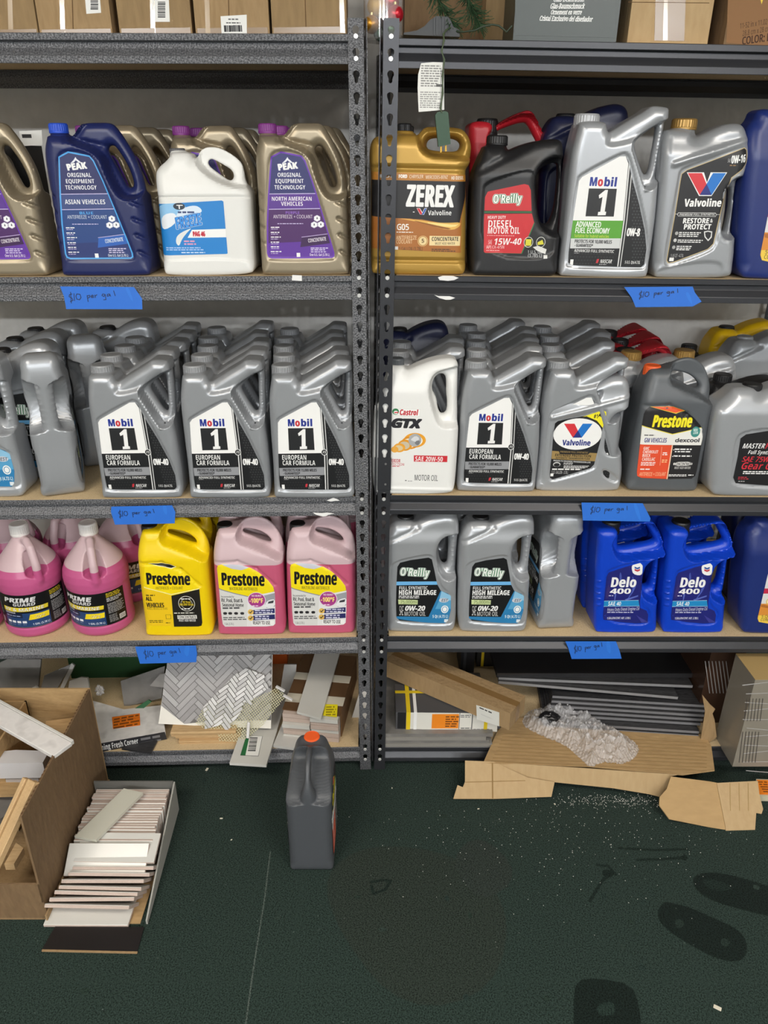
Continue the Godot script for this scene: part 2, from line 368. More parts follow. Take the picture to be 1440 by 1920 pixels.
func art_gold() -> Array:
	var c := Cv.new(self,-105.4,48.2,96.7,208.4,2.4,"#a9682a")
	c.poly([-107.2,209.4,94.4,205.5,95.2,191.9,-107.1,193.1],"#b6792e",0)
	c.text("FORD",-49.1,197.2,18.5,6.5,0.014,"#f2f2f0","B",0.0,0.2)
	c.text("CHRYSLER",-26.2,197,29.8,6.5,0.014,"#f2f2f0","R",0.0,0.0)
	c.text("MERCEDES-BENZ",8.4,196.4,47.1,6.5,0.014,"#f2f2f0","R",0.0,0.0)
	c.text("HD DIESEL",62.7,195.5,26.9,6.6,0.014,"#f2f2f0","B",0.0,0.0)
	c.text("FOR",-89.3,197.2,32.7,6.5,0.014,"#f2f2f0","B",0.0,0.0)
	c.poly([-107.1,193.1,95.2,191.9,96.1,162.9,87.7,123.4,85.4,110.5,45.8,109.2,2.9,116,-51.9,117.3,-106.5,120.8],"#1b1a1c",0)
	c.text("ZEREX",-31.9,142.1,101.3,41.7,-0.003,"#f2f2f0","B",0.03,1.6)
	c.poly([-9.1,138.5,-1.6,138.6,3.9,130.2,8.1,138.7,13.6,138.8,7.4,125.1,-1.1,125.6],"#f2f2f0",0)
	c.poly([-7.9,137.6,-2.4,137.7,3.6,127.9,1.9,125.6,-0.5,126.2],"#d3262f",0)
	c.poly([8.7,137.9,12.7,137.9,6.8,126,2.5,125.6],"#2a56b0",0)
	c.text("Valvoline",16.2,124.4,51,9.6,0.013,"#f2f2f0","B",0.0,0.0)
	c.greek(-16.5,128.9,-10.9,131.9,1,"#f2f2f0",1)
	c.poly([-106.5,120.8,-51.9,117.8,-21.5,117.4,9.1,112.4,45.9,105.7,70.5,103.2,88.5,109.7,92,48.2,-106.1,54.6],"#a9682a",0)
	c.poly([-51.9,117.8,2.9,114.3,27.4,110.6,58,109.3,88.4,111.4,85.9,101.9,71,94.6,46.3,97.1,9.2,107.5,-24.5,113.9],"#e2b357",1)
	c.poly([6.1,110.9,45.8,108,76.5,105.6,85.5,108.5,73.7,100.4,46.1,102.3],"#f6dd8e",1)
	c.poly([-24.5,115.6,33.8,104.1,70.8,97.4,58.6,95.8,18.5,103.9],"#8a531e",1)
	c.text("G05",-50.8,93.8,26.9,12,0.013,"#f2f2f0","R",0.0,0.4)
	c.greek(-51.3,87.2,-5.3,90.7,1,"#f2f2f0",1)
	c.text("ANTIFREEZE",-51.6,73.9,45.5,8.1,0.013,"#f0dcb8","R",0.0,0.0)
	c.text("COOLANT",-51.4,65.5,35.4,8.1,0.013,"#f0dcb8","R",0.0,0.0)
	c.oval(6.9,71.7,11.4,11,"#e4c688")
	c.oval(6.9,71.7,10.1,9.9,"#a9682a")
	c.oval(6.9,71.7,8.9,8.7,"#e9d29a")
	c.text("5",3.9,68.2,6.2,8.1,0.013,"#5a3a18","B",0.0,0.0)
	c.rect(21.2,62.3,88.7,82.4,"#ecd6a0")
	c.text("CONCENTRATE",25.9,72,59.1,8.1,0.013,"#2a2018","B",0.0,0.0)
	c.text("MUST ADD WATER",33.9,64.5,43.8,5,0.013,"#4a3a28","R",0.0,0.0)
	c.rect(-56.8,51.8,-47.4,59.6,"#f2f2f0")
	c.text("1 GALLON (3.78L)",-45.5,50.9,52.5,7.6,0.013,"#4a3116","R",0.0,0.0)
	c.greek(26.6,49.6,82,56.2,2,"#3a2a1a",4)
	return [pv([-105.4,208.4,93.6,204.7,96.7,162.9,88.6,123.4,91.4,48.2,-104.2,55.2]), c, Rect2(-105.4,48.2,202.1,160.2), 0.42]

func art_diesel() -> Array:
	var c := Cv.new(self,-77.5,36.7,75.5,189.2,2.4,"#161617")
	c.poly([-81.8,136.7,-77.7,164.8,-72.3,174.6,4.6,190.8,15.3,188.2,20.9,177.2,25.7,135.9,-78.1,135.3],"#c6262c",0)
	c.line([-78.4,132.2,25.6,133.6],3.2,"#2c6a3a")
	c.poly([-77.6,128.8,26.8,130.8,33.9,111.2,11.4,47.7,-72.7,48.4],"#c92a30",0)
	c.line([33.9,111.2,11.4,47.1,-75.7,47.8],2.2,"#2f7a42")
	c.poly([35.1,112.1,74.5,84.3,79.5,37.3,31.2,36.1,13.3,46.8],"#161617",0)
	c.text("O'Reilly",-60,150.5,62,16.2,0.041,"#f2f2f0","B",0.05,2.5)
	c.text("O'Reilly",-60,150.5,62,16.2,0.041,"#1f6b3c","B",0.05,1.5)
	c.text("O'Reilly",-60,150.5,62,16.2,0.041,"#f2f2ee","B",0.05,0.25)
	c.text("HEAVY DUTY",-69,118.7,39.7,6.3,0.013,"#f2f2f0","B",0.0,0.0)
	c.text("DIESEL",-67.8,102.1,55.2,13.8,0.013,"#f2f2f0","B",0.0,0.0)
	c.text("MOTOR OIL",-67.4,88.3,71.4,13.3,0.013,"#f2f2f0","B",0.0,0.0)
	c.greek(-67.3,83.4,8.2,85.9,1,"#e8b0b0",1)
	c.text("15W-40",-52.8,65.7,61.3,13.4,0.013,"#f2f2f0","B",0.15,0.0)
	c.text("API CK-4/SN",-67.7,57.6,40.3,6.5,0.013,"#f2f2f0","R",0.0,0.0)
	c.greek(-67.5,52.5,-29.5,55,1,"#e8b0b0",1)
	c.oval(24.7,72,10.2,11.1,"#e8e8e0")
	c.oval(24.7,72,9,9.9,"#1a1a1a")
	c.rect(18.5,64.7,31.6,78.3,"#d8d23a")
	c.oval(51.9,72.3,10.2,11.1,"#e8e8e0")
	c.oval(51.9,72.3,9,9.9,"#1a1a1a")
	c.poly([44.8,72.2,55.1,77.6,59.2,68,45.4,66.4],"#d8d23a",0)
	c.poly([35,61.9,47.1,64.9,66.4,57.8,64.4,47.5,45,54.6],"#dcdcd8",0)
	c.text("1 U.S. Gal",24.4,48.5,34.2,6.5,0.012,"#f2f2f0","R",0.0,0.0)
	c.text("(3.785 L)",26,40.8,31.2,7.1,0.012,"#f2f2f0","R",0.0,0.0)
	c.rect(60.9,37.7,69.1,45.4,"#d8d8d4")
	c.text("SAE",-64,66.8,8.7,8.8,0.013,"#f2f2f0","R",0.0,0.0)
	return [pv([-77.5,162,-72.2,173.2,4.7,189.2,13.9,187.1,19.7,177.2,25.8,132.5,33.9,111.2,69.9,84.2,75.5,75.5,74.7,38.7,34.2,36.7,11.4,47.7,-69.6,48.5,-75.6,54.6,-76,96.8]), c, Rect2(-77.5,36.7,152.9,152.5), 0.42]

func art_euro() -> Array:
	var c := Cv.new(self,-83.1,22.2,88.2,246,2.6,"#151618")
	c.poly([-78.4,196.7,-72.2,204.9,2.6,245.4,15.2,246,22.9,232.1,28,117.5,-82,116.6],"#f2f2f0",0)
	c.dots(37.3,195.6,6.39,6.35,9,26,2,1.7,"#3a3b3d",0.96)
	c.dots(-75.6,57,6.57,7.10,15,5,2,1.8,"#2b2c2e",0.00)
	c.text("M",-55.9,187.8,17.9,16.7,-0.010,"#20318c","B",0.0,0.5)
	c.text("o",-37.7,187.6,12.1,16.7,-0.010,"#c92b36","B",0.0,0.5)
	c.text("bil",-24.7,187.5,29.4,16.7,-0.010,"#20318c","B",0.0,0.5)
	c.poly([-54.9,182.4,5.2,182.5,6.3,127,-55.3,126.7],"#202123",0)
	c.poly([-31.9,169.4,-19.2,180,-13.5,180,-14.7,136.9,-11.4,136.5,-11.7,129.6,-29.2,129.1,-28.9,136,-24.4,136.3,-23.4,165.9,-30.3,162.6],"#f2f2f0",0)
	c.poly([-82,118,28.1,118.9,28.2,82.6,-81.8,81.1],"#1a1b1d",0)
	c.text("EUROPEAN",-74.1,102.6,60.5,12.2,-0.011,"#f2f2f0","B",0.0,0.0)
	c.text("CAR FORMULA",-73.2,88.3,80,12.2,-0.011,"#f2f2f0","B",0.0,0.0)
	c.poly([-81.8,81.1,28.2,82.6,28.5,61.5,-81.3,60.2],"#94969a",0)
	c.text("PROTECTS FOR 10,000 MILES",-73.1,72.2,82.6,6.7,-0.011,"#1c1c1e","R",0.0,0.2)
	c.text("- GUARANTEED*",-72.3,64,41,6,-0.012,"#1c1c1e","R",0.0,0.2)
	c.text("ADVANCED FULL SYNTHETIC",-71.5,53,88.9,6,-0.012,"#f2f2f0","B",0.0,0.0)
	c.greek(-70.9,49,-57.3,52,1,"#9a9a9a",1)
	c.rect(-77.7,25.1,-70.7,37.1,"#f2f2f0")
	c.poly([-18.9,38.5,-13.9,39.2,-15.2,30.6,-20.5,29.9],"#c0303a",0)
	c.text("NASCAR",-11.9,30.2,26.5,7.9,-0.012,"#f2f2f0","B",0.2,0.0)
	c.greek(-12.7,25.6,9.1,28.4,1,"#b0b0b0",1)
	c.line([25.2,232.1,30.1,120.9,29.9,22.8],2.6,"#e4e4e2")
	c.line([32.5,215.6,36,120.9,35.5,22.7],2.0,"#d4d4d2")
	c.oval(29.5,120.9,7.8,8.3,"#e8e8e6")
	c.oval(29.5,120.9,6.2,6.6,"#141416")
	c.text("FS",25.1,117.9,8.4,6.2,-0.011,"#f2f2f0","B",0.2,0.0)
	c.text("0W-40",39.8,88.1,36,15.4,-0.011,"#f2f2f0","R",0.0,0.9)
	c.text("5 U.S. Qts/4.73L",44.4,29.8,34.5,6.1,-0.012,"#f2f2f0","B",0.0,0.0)
	return [pv([-78.4,196.7,-72.2,204.9,2.6,245.4,15.2,246,22.7,235.4,35.3,202.3,57,154.9,78.4,99.6,88.1,60.8,88.2,28.6,81.7,22.2,-74.1,24.8,-82,30.7,-83.1,52.1,-81.3,129]), c, Rect2(-83.1,22.2,171.3,223.8), 0.42]

func art_fuel() -> Array:
	var c := Cv.new(self,-83.1,22.2,88.2,246,2.6,"#151618")
	c.poly([-78.4,196.7,-72.2,204.9,2.6,245.4,15.2,246,22.9,232.1,28,117.5,-82,116.6],"#f2f2f0",0)
	c.dots(37.3,195.6,6.39,6.35,9,26,2,1.7,"#3a3b3d",0.96)
	c.dots(-75.6,57,6.57,7.10,15,5,2,1.8,"#2b2c2e",0.00)
	c.text("M",-55.9,187.8,17.9,16.7,-0.010,"#20318c","B",0.0,0.5)
	c.text("o",-37.7,187.6,12.1,16.7,-0.010,"#c92b36","B",0.0,0.5)
	c.text("bil",-24.7,187.5,29.4,16.7,-0.010,"#20318c","B",0.0,0.5)
	c.poly([-54.9,182.4,5.2,182.5,6.3,127,-55.3,126.7],"#202123",0)
	c.poly([-31.9,169.4,-19.2,180,-13.5,180,-14.7,136.9,-11.4,136.5,-11.7,129.6,-29.2,129.1,-28.9,136,-24.4,136.3,-23.4,165.9,-30.3,162.6],"#f2f2f0",0)
	c.poly([-82,118,28.1,118.9,28.1,79.8,-81.9,78.3],"#58a032",0)
	c.text("ADVANCED",-73.9,105.4,55.3,10.8,-0.011,"#f2f2f0","R",0.0,0.4)
	c.text("FUEL ECONOMY",-74.6,92.9,75.7,10.8,-0.011,"#f2f2f0","R",0.0,0.4)
	c.text("Suitable for hybrid vehicles",-75.1,83.8,76.8,6.3,-0.011,"#e4e24a","R",0.0,0.0)
	c.poly([-81.8,81.1,28.2,82.6,28.5,61.5,-81.3,60.2],"#d0d2d2",0)
	c.text("PROTECTS FOR 10,000 MILES",-73.1,72.2,82.6,6.7,-0.011,"#1c1c1e","R",0.0,0.2)
	c.text("- GUARANTEED*",-72.3,64,41,6,-0.012,"#1c1c1e","R",0.0,0.2)
	c.text("ADVANCED FULL SYNTHETIC",-71.5,53,88.9,6,-0.012,"#f2f2f0","B",0.0,0.0)
	c.greek(-70.9,49,-57.3,52,1,"#9a9a9a",1)
	c.rect(-77.7,25.1,-70.7,37.1,"#f2f2f0")
	c.poly([-18.9,38.5,-13.9,39.2,-15.2,30.6,-20.5,29.9],"#c0303a",0)
	c.text("NASCAR",-11.9,30.2,26.5,7.9,-0.012,"#f2f2f0","B",0.2,0.0)
	c.greek(-12.7,25.6,9.1,28.4,1,"#b0b0b0",1)
	c.line([25.2,232.1,30.1,120.9,29.9,22.8],2.6,"#e4e4e2")
	c.line([32.5,215.6,36,120.9,35.5,22.7],2.0,"#d4d4d2")
	c.text("0W-8",39.8,88.1,28.8,15.4,-0.011,"#f2f2f0","R",0.0,0.9)
	c.text("5 U.S. Qts/4.73L",44.4,29.8,34.5,6.1,-0.012,"#f2f2f0","B",0.0,0.0)
	return [pv([-78.4,196.7,-72.2,204.9,2.6,245.4,15.2,246,22.7,235.4,35.3,202.3,57,154.9,78.4,99.6,88.1,60.8,88.2,28.6,81.7,22.2,-74.1,24.8,-82,30.7,-83.1,52.1,-81.3,129]), c, Rect2(-83.1,22.2,171.3,223.8), 0.42]

func art_euro_b() -> Array:
	var c := Cv.new(self,-83.1,22.2,88.2,246,2.6,"#151618")
	c.poly([-78.4,196.7,-72.2,204.9,2.6,245.4,15.2,246,22.9,232.1,28,117.5,-82,116.6],"#f2f2f0",0)
	c.dots(37.3,195.6,6.39,6.35,9,26,2,1.7,"#3a3b3d",0.96)
	c.dots(-75.6,57,6.57,7.10,15,5,2,1.8,"#2b2c2e",0.00)
	c.text("M",-55.9,187.8,17.9,16.7,-0.010,"#20318c","B",0.0,0.5)
	c.text("o",-37.7,187.6,12.1,16.7,-0.010,"#c92b36","B",0.0,0.5)
	c.text("bil",-24.7,187.5,29.4,16.7,-0.010,"#20318c","B",0.0,0.5)
	c.poly([-54.9,182.4,5.2,182.5,6.3,127,-55.3,126.7],"#202123",0)
	c.poly([-31.9,169.4,-19.2,180,-13.5,180,-14.7,136.9,-11.4,136.5,-11.7,129.6,-29.2,129.1,-28.9,136,-24.4,136.3,-23.4,165.9,-30.3,162.6],"#f2f2f0",0)
	c.poly([-82,118,28.1,118.9,28.2,82.6,-81.8,81.1],"#1a1b1d",0)
	c.text("EUROPEAN",-74.1,102.6,60.5,12.2,-0.011,"#f2f2f0","B",0.0,0.0)
	c.text("CAR FORMULA",-73.2,88.3,80,12.2,-0.011,"#f2f2f0","B",0.0,0.0)
	c.poly([-81.8,81.1,28.2,82.6,28.5,61.5,-81.3,60.2],"#94969a",0)
	c.text("PROTECTS FOR 15,000 MILES",-73.1,72.2,82.6,6.7,-0.011,"#1c1c1e","R",0.0,0.2)
	c.text("- GUARANTEED*",-72.3,64,41,6,-0.012,"#1c1c1e","R",0.0,0.2)
	c.text("ADVANCED FULL SYNTHETIC",-71.5,53,88.9,6,-0.012,"#f2f2f0","B",0.0,0.0)
	c.greek(-70.9,49,-57.3,52,1,"#9a9a9a",1)
	c.rect(-77.7,25.1,-70.7,37.1,"#f2f2f0")
	c.poly([-18.9,38.5,-13.9,39.2,-15.2,30.6,-20.5,29.9],"#c0303a",0)
	c.text("NASCAR",-11.9,30.2,26.5,7.9,-0.012,"#f2f2f0","B",0.2,0.0)
	c.greek(-12.7,25.6,9.1,28.4,1,"#b0b0b0",1)
	c.line([25.2,232.1,30.1,120.9,29.9,22.8],2.6,"#e4e4e2")
	c.line([32.5,215.6,36,120.9,35.5,22.7],2.0,"#d4d4d2")
	c.oval(29.5,120.9,7.8,8.3,"#e8e8e6")
	c.oval(29.5,120.9,6.2,6.6,"#141416")
	c.text("FS",25.1,117.9,8.4,6.2,-0.011,"#f2f2f0","B",0.2,0.0)
	c.text("0W-40",39.8,88.1,36,15.4,-0.011,"#f2f2f0","R",0.0,0.9)
	c.text("5 U.S. Qts/4.73L",44.4,29.8,34.5,6.1,-0.012,"#f2f2f0","B",0.0,0.0)
	return [pv([-78.4,196.7,-72.2,204.9,2.6,245.4,15.2,246,22.7,235.4,35.3,202.3,57,154.9,78.4,99.6,88.1,60.8,88.2,28.6,81.7,22.2,-74.1,24.8,-82,30.7,-83.1,52.1,-81.3,129]), c, Rect2(-83.1,22.2,171.3,223.8), 0.42]

func art_restore() -> Array:
	var c := Cv.new(self,-67.7,31.2,72.2,266.5,2.4,"#1d1d20")
	c.poly([-54.2,216.9,-17.3,217.4,-7.2,198,-3,217.6,32.7,218.1,7.9,171.1,-19.4,170.8],"#f2f2f0",0)
	c.poly([-51.5,215.3,-21.3,215.7,-6.1,192.4,7.5,173.1,-18.1,172.7],"#d5343c",0)
	c.poly([2.4,216.1,30.3,216.5,7.5,173.1,-18.1,172.7,-7.4,194.5],"#1d74c8",0)
	c.poly([-18.1,172.7,-7.4,194.5,-5.2,192,7.5,173.1],"#26307c",0)
	c.text("Valvoline",-48.2,149.3,81.1,14.8,0.014,"#f2f2f0","B",0.0,0.5)
	c.line([-64.7,133.8,-57.7,133.9],1.2,"#c8c8c6")
	c.line([25.4,133.9,33.7,134],1.2,"#c8c8c6")
	c.line([-58.2,136.7,22.9,137.2,26,133.9,24.4,129.9,-57,129.9,-60,133.3,-58.2,136.7],1.2,"#c8c8c6")
	c.text("PREMIUM FULL SYNTHETIC",-55,130.8,78.4,4.3,0.013,"#f2f2f0","B",0.0,0.0)
	c.text("RESTORE",-45.7,115.2,58.6,10.4,0.013,"#f2f2f0","B",0.0,0.3)
	c.text("&",14.4,117.7,6.2,7.6,0.013,"#f2f2f0","B",0.0,0.0)
	c.text("PROTECT",-41.7,102.9,60.7,10.5,0.013,"#f2f2f0","B",0.0,0.3)
	c.oval(-54.5,94.6,3.7,3.8,"#a8a8a6")
	c.oval(-55.4,80,3.7,3.8,"#c8c8c6")
	c.oval(-55.9,65.4,3.7,3.8,"#a8a8a6")
	c.greek(-49.3,86.6,-0.5,98.4,3,"#f2f2f0",2)
	c.greek(-49.5,75.1,15.1,82.2,2,"#f2f2f0",3)
	c.greek(-49.7,58.6,-9.3,69.3,3,"#f2f2f0",5)
	c.poly([4.9,99.1,13.9,101,23.5,99.4,24.7,86.9,18.1,78.9,8.4,87.6],"#e0e0de",0)
	c.poly([7.8,96.9,14.3,98.7,21.5,97,21.9,88.3,17.5,82.4,10.6,88.8],"#232326",0)
	c.text("SAE",29.1,237.1,6.6,7.1,0.014,"#f2f2f0","R",0.0,0.0)
	c.text("0W-16",37.3,235,30.8,14.8,0.102,"#f2f2f0","B",0.0,0.3)
	c.greek(35.2,229.3,54.2,233.9,1,"#8a6a44",1)
	c.text("5 US QT - 4.73L",-59.6,44.7,28.9,6.6,0.012,"#f2f2f0","R",0.0,0.0)
	c.rect(-61.6,36.1,-51.8,43.7,"#f2f2f0")
	c.line([-65.9,197.6,-65.2,214,-54.6,222.3,62.5,266.5,68.9,261.8,72.2,235,65.5,224.1,44.8,207.4,37,171.3,35,143.1,33.1,105.9,31.6,73.8,21.4,61.9,-51.9,32.8,-62.6,31.2,-67.7,37.1,-67.1,66.7,-65.7,130.4,-65.9,197.6],3.0,"#cbb583")
	return [pv([-65.9,197.6,-65.2,214,-54.6,222.3,62.5,266.5,68.9,261.8,72.2,235,65.5,224.1,44.8,207.4,37,171.3,35,143.1,33.1,105.9,31.6,73.8,21.4,61.9,-51.9,32.8,-62.6,31.2,-67.7,37.1,-67.1,66.7,-65.7,130.4]), c, Rect2(-67.7,31.2,139.9,235.3), 0.42]

func art_atf() -> Array:
	var c := Cv.new(self,-81.1,32,43.7,214.3,2.8,"#1d1d1f")
	c.poly([-15.2,196.6,32.4,214.9,42.8,212.1,45.1,195.2,38.6,168.6,22.9,183.7,3.3,193.9],"#f0e428",0)
	c.poly([-25.9,194.6,-4.6,198.6,22.4,187.5,39.6,168.6,38.7,160.9,21.6,179.9,0,191.1],"#222224",0)
	c.oval(-21.2,152.4,60.3,40.9,"#f2f2f0")
	c.poly([-59.5,180.3,-28.8,180.6,-20.9,164.4,-15.5,180.7,13.9,180.9,-9.7,142.2,-33.1,142],"#f2f2f0",0)
	c.poly([-57.9,179.2,-31.9,179.4,-20.4,159.8,-9.9,143.6,-31.9,143.4],"#d5343c",0)
	c.poly([-11.5,179.6,12.4,179.8,-9.9,143.6,-31.9,143.4,-21.3,161.6],"#1d74c8",0)
	c.poly([-31.9,143.4,-21.3,161.6,-19.6,159.4,-9.9,143.6],"#26307c",0)
	c.text("Valvoline",-56.2,123.4,70.4,13.7,-0.004,"#26307a","B",0.0,0.4)
	c.text("#1",13.4,193.4,10.9,10.6,0.008,"#141415","B",0.0,0.0)
	c.text("ATF",24.7,197.7,16,7.2,0.032,"#141415","R",0.0,0.6)
	c.poly([-80.2,108.6,-62.8,107.4,-59.2,99.9,11.6,99.5,15.6,104,33.8,103,31.6,81.2,-79.2,87],"#9d8350",0)
	c.text("PREMIUM FULL SYNTHETIC",-59.6,103.9,70.9,4.7,-0.031,"#9d8350","B",0.0,0.0)
	c.text("EXTENDED PROTECTION",-71.6,94.3,91.7,6.7,-0.032,"#1c1a16","B",0.0,0.0)
	c.text("AUTOMATIC TRANSMISSION FLUID",-69,87.6,87.1,4.8,-0.029,"#2c2820","B",0.0,0.0)
	c.text("PROVEN TO MAXIMIZE TRANSMISSION LIFE",-74.2,80.5,95,4,-0.047,"#f2f2f0","B",0.0,0.0)
	c.oval(-64.3,72.2,9.3,6.4,"#d8d8d6")
	c.oval(-64.2,71,7.5,4.8,"#1c1c1e")
	c.greek(-47,71.5,-18.6,77.3,2,"#f2f2f0",3)
	c.greek(-46.1,61.8,19.1,69.9,3,"#f2f2f0",4)
	c.greek(-74.7,55.6,0.2,62.5,1,"#f2f2f0",8)
	c.text("1 U.S. GALLON - 3.78 L",-76.3,47.7,43.4,7.7,-0.030,"#f2f2f0","R",0.0,0.0)
	c.rect(-77.5,39.7,-69.5,47.7,"#f2f2f0")
	return [pv([-80.9,180.9,-74.2,186.7,-4.8,200.5,33.4,214.3,42.1,210.2,43.7,199,38.6,168.6,37.5,135.8,33.1,98.6,29.9,72.9,21.8,62.8,-70.5,32,-77.5,36,-79.6,50.1,-79.8,101.7,-81.1,148.4]), c, Rect2(-81.1,32,124.8,182.3), 0.42]

func art_white_print() -> Array:
	var c := Cv.new(self,-100.8,30.5,82.1,225.7,2.4,"#e9e9e6")
	c.poly([-57.3,223.3,8.4,222.5,7.1,203.7,-57,207.3],"#d9ddd8",0)
	c.poly([-56.6,222.3,7.5,221.5,6.3,204.7,-56.3,208.4],"#f4f4f2",0)
	c.oval(-51.1,216.4,8,7.6,"#2f7a4a")
	c.oval(-50.4,214.4,5.4,4.2,"#f2f2f0")
	c.poly([-54.4,215,-44.4,215.8,-45,213,-53.7,212.2],"#c92a30",0)
	c.text("Castrol",-42.2,208.2,44.4,13.2,-0.015,"#bf2430","B",0.1,0.3)
	c.text("GTX",-63.2,177.1,69.5,21.1,-0.017,"#26262a","B",0.25,2.4)
	c.oval(-2.9,144.4,26.6,18.6,"#e8a02c")
	c.oval(-4.6,143.3,20.5,14.3,"#f4f2ee")
	c.oval(-14,138.1,21.2,16.5,"#d98c1e")
	c.oval(-16.3,137,15.7,12.2,"#f0e6d0")
	c.oval(-26.4,131.6,17.1,14.4,"#dd9526")
	c.oval(-28.1,130.8,13,10.1,"#c8bca4")
	c.oval(-40,124.9,14.4,11.6,"#e6a236")
	c.oval(-41.7,124.2,10.3,7.2,"#d8c49c")
	c.oval(-51.2,120.5,8.9,8,"#e3a544")
	c.oval(-2.6,144.7,15.7,16.5,"#a9abae")
	c.poly([-14.2,146.1,-1.6,156.9,8.9,149.8,2.4,139,-7.9,142.5],"#d6d8da",1)
	c.poly([-4.4,137.1,2.2,144.4,11.2,142.7,5.4,130],"#76787c",1)
	c.poly([-4.1,105.5,78.3,104.7,78.4,88.5,-3.6,89.4],"#c92e38",0)
	c.text("SAE 20W-50",-0.9,90.9,68.5,11.8,-0.014,"#f2f2f0","B",0.0,0.0)
	c.text("SUPERIOR",-71.9,87.4,35.2,8.8,-0.024,"#b8323c","B",0.0,0.0)
	c.text("PROTECTION",-71.8,79.3,45,6.6,-0.026,"#b8323c","R",0.0,0.0)
	c.greek(-70,74.4,-28.4,78.6,1,"#c8525a",1)
	c.text("MOTOR OIL",-1.4,39.5,58.8,15,-0.019,"#2c2c2e","R",0.0,0.0)
	c.greek(-24.1,36.4,-18.7,41.2,1,"#777",1)
	c.greek(-16.7,35.7,-1.2,39.4,1,"#999",1)
	return [pv([-100.8,224.7,11.3,225.7,13.8,203,31.8,175,33.9,121.1,80.9,108.7,82.1,84.8,60.4,66.1,62,30.5,-99,33.2]), c, Rect2(-100.8,30.5,182.9,195.2), 0.4]

func art_waterline() -> Array:
	var c := Cv.new(self,-74.1,28.9,73.4,222.4,2.8,"#ffffff")
	c.poly([-73.3,208.8,-70,218.7,-57.5,222.4,-12.7,219.7,14.4,209.4,34.4,195.8,57.3,171.3,70.2,151.9,73.6,137.6,36.6,123.8,1.1,123.2,-33.5,133.2,-73.2,147.5],"#f2dc14",0)
	c.poly([-61.1,221.3,-19.5,221.4,11,210.6,-10.4,203.8,-34.4,208.2],"#c9cbd6",0)
	c.text("Prestone",-65.8,160.4,114.1,36.4,-0.038,"#141415","B",0.0,1.0)
	c.text("WATERLINE ANTIFREEZE",-46,144.5,74.7,9,-0.039,"#4a3c14","R",0.0,0.0)
	c.poly([-73.2,147.5,-33.5,133.2,1.1,123.2,-7.6,29.1,-67.1,30.2,-72.9,37.6,-74.1,73.6],"#d9d9d6",0)
	c.line([-73.2,147.5,-33.5,133.7,1.1,123.6,36.6,124.2,73.6,137.6],2.6,"#8e9098")
	c.text("Recommended for",-69.9,121.5,34.7,5.8,-0.018,"#3a3a3c","R",0.0,0.0)
	c.text("RV, Pool, Boat &",-70.4,107.9,56.7,10.8,-0.032,"#242426","R",0.0,0.2)
	c.text("Seasonal Home",-69.4,94.5,57.6,10,-0.040,"#242426","R",0.0,0.2)
	c.greek(-68.8,84.2,-8.9,92.8,1,"#4a4a4c",3)
	c.oval(-63.4,72.6,5.4,3.8,"#2a2a2c")
	c.rect(-67.5,68.3,-59.5,71.4,"#2a2a2c")
	c.oval(-49.9,72.4,5.4,3.8,"#2a2a2c")
	c.rect(-53.9,68.1,-45.9,71.2,"#2a2a2c")
	c.oval(-34.2,72.1,5.4,3.8,"#2a2a2c")
	c.rect(-38.2,67.8,-30.2,70.9,"#2a2a2c")
	c.oval(-17.7,71.8,5.4,3.8,"#2a2a2c")
	c.rect(-21.7,67.5,-13.7,70.6,"#2a2a2c")
	c.greek(-69.7,49.1,-7.9,61.7,2,"#5a5a5c",5)
	c.text("1 GAL (3.78 L)",-68.4,35.3,25.2,7.3,-0.019,"#58585a","R",0.0,0.0)
	c.poly([1.1,123.2,73.6,137.6,69.1,37,63,30.7,44.8,28.9,-7.3,29],"#e3e3e2",0)
	c.poly([36.6,123.8,73.4,133.4,71.6,92,48.5,87.4],"#9a9ca2",0)
	c.poly([47.8,104.9,57.2,112.2,73.3,114.9,72,92,52.1,87.3,43.8,92.5],"#e8e8ea",1)
	c.poly([55.1,106.9,69.5,110.8,67.3,102.5,52.9,100.7],"#3a3c42",0)
	c.oval(23.8,112.4,24.2,23.9,"#e8d8e4")
	c.oval(23.8,112.4,22.4,21.9,"#a63a86")
	c.text("-100°F",4,104,37,14.1,-0.018,"#f6e27a","B",0.0,0.3)
	c.text("NO BURST",11,123,26.9,5.8,-0.018,"#f2f2f0","B",0.0,0.0)
	c.greek(11.7,91.8,33.8,97.2,1,"#f0d8ea",1)
	c.poly([12.3,81.3,69.8,85.7,69.7,71,11.4,67.8],"#2a2c62",0)
	c.poly([11.1,63.6,69.4,66.8,69.3,51.9,10,48.8],"#2a2c62",0)
	c.oval(5.5,75.5,7.9,8.4,"#e0b860")
	c.oval(4.1,56.1,7.9,8.5,"#e0b860")
	c.line([1.9,75.6,4.5,72.2,10.1,79.7],2,"#141415")
	c.line([0.5,56.2,3.1,52.8,8.7,60.3],2,"#141415")
	c.greek(16.7,69.4,65.3,82.9,2,"#d4d4e6",4)
	c.greek(15.4,49.9,64.1,64.4,2,"#d4d4e6",6)
	c.rect(6.3,32.8,66.7,46.7,"#f2f2f0")
	c.text("READY TO USE",8.4,35.6,46.9,11.1,-0.019,"#222","B",0.0,0.0)
	return [pv([-73.3,208.8,-70.1,217.5,-57.5,222.4,-12.7,219,14.4,209.4,34.4,195.8,57.3,171.3,70.2,151.9,73.4,133.4,71.6,79.4,69.1,37,63,30.7,44.8,28.9,-67.1,30.2,-72.9,37.6,-74.1,73.6,-73.2,144.2]), c, Rect2(-74.1,28.9,147.4,193.5), 0.42]

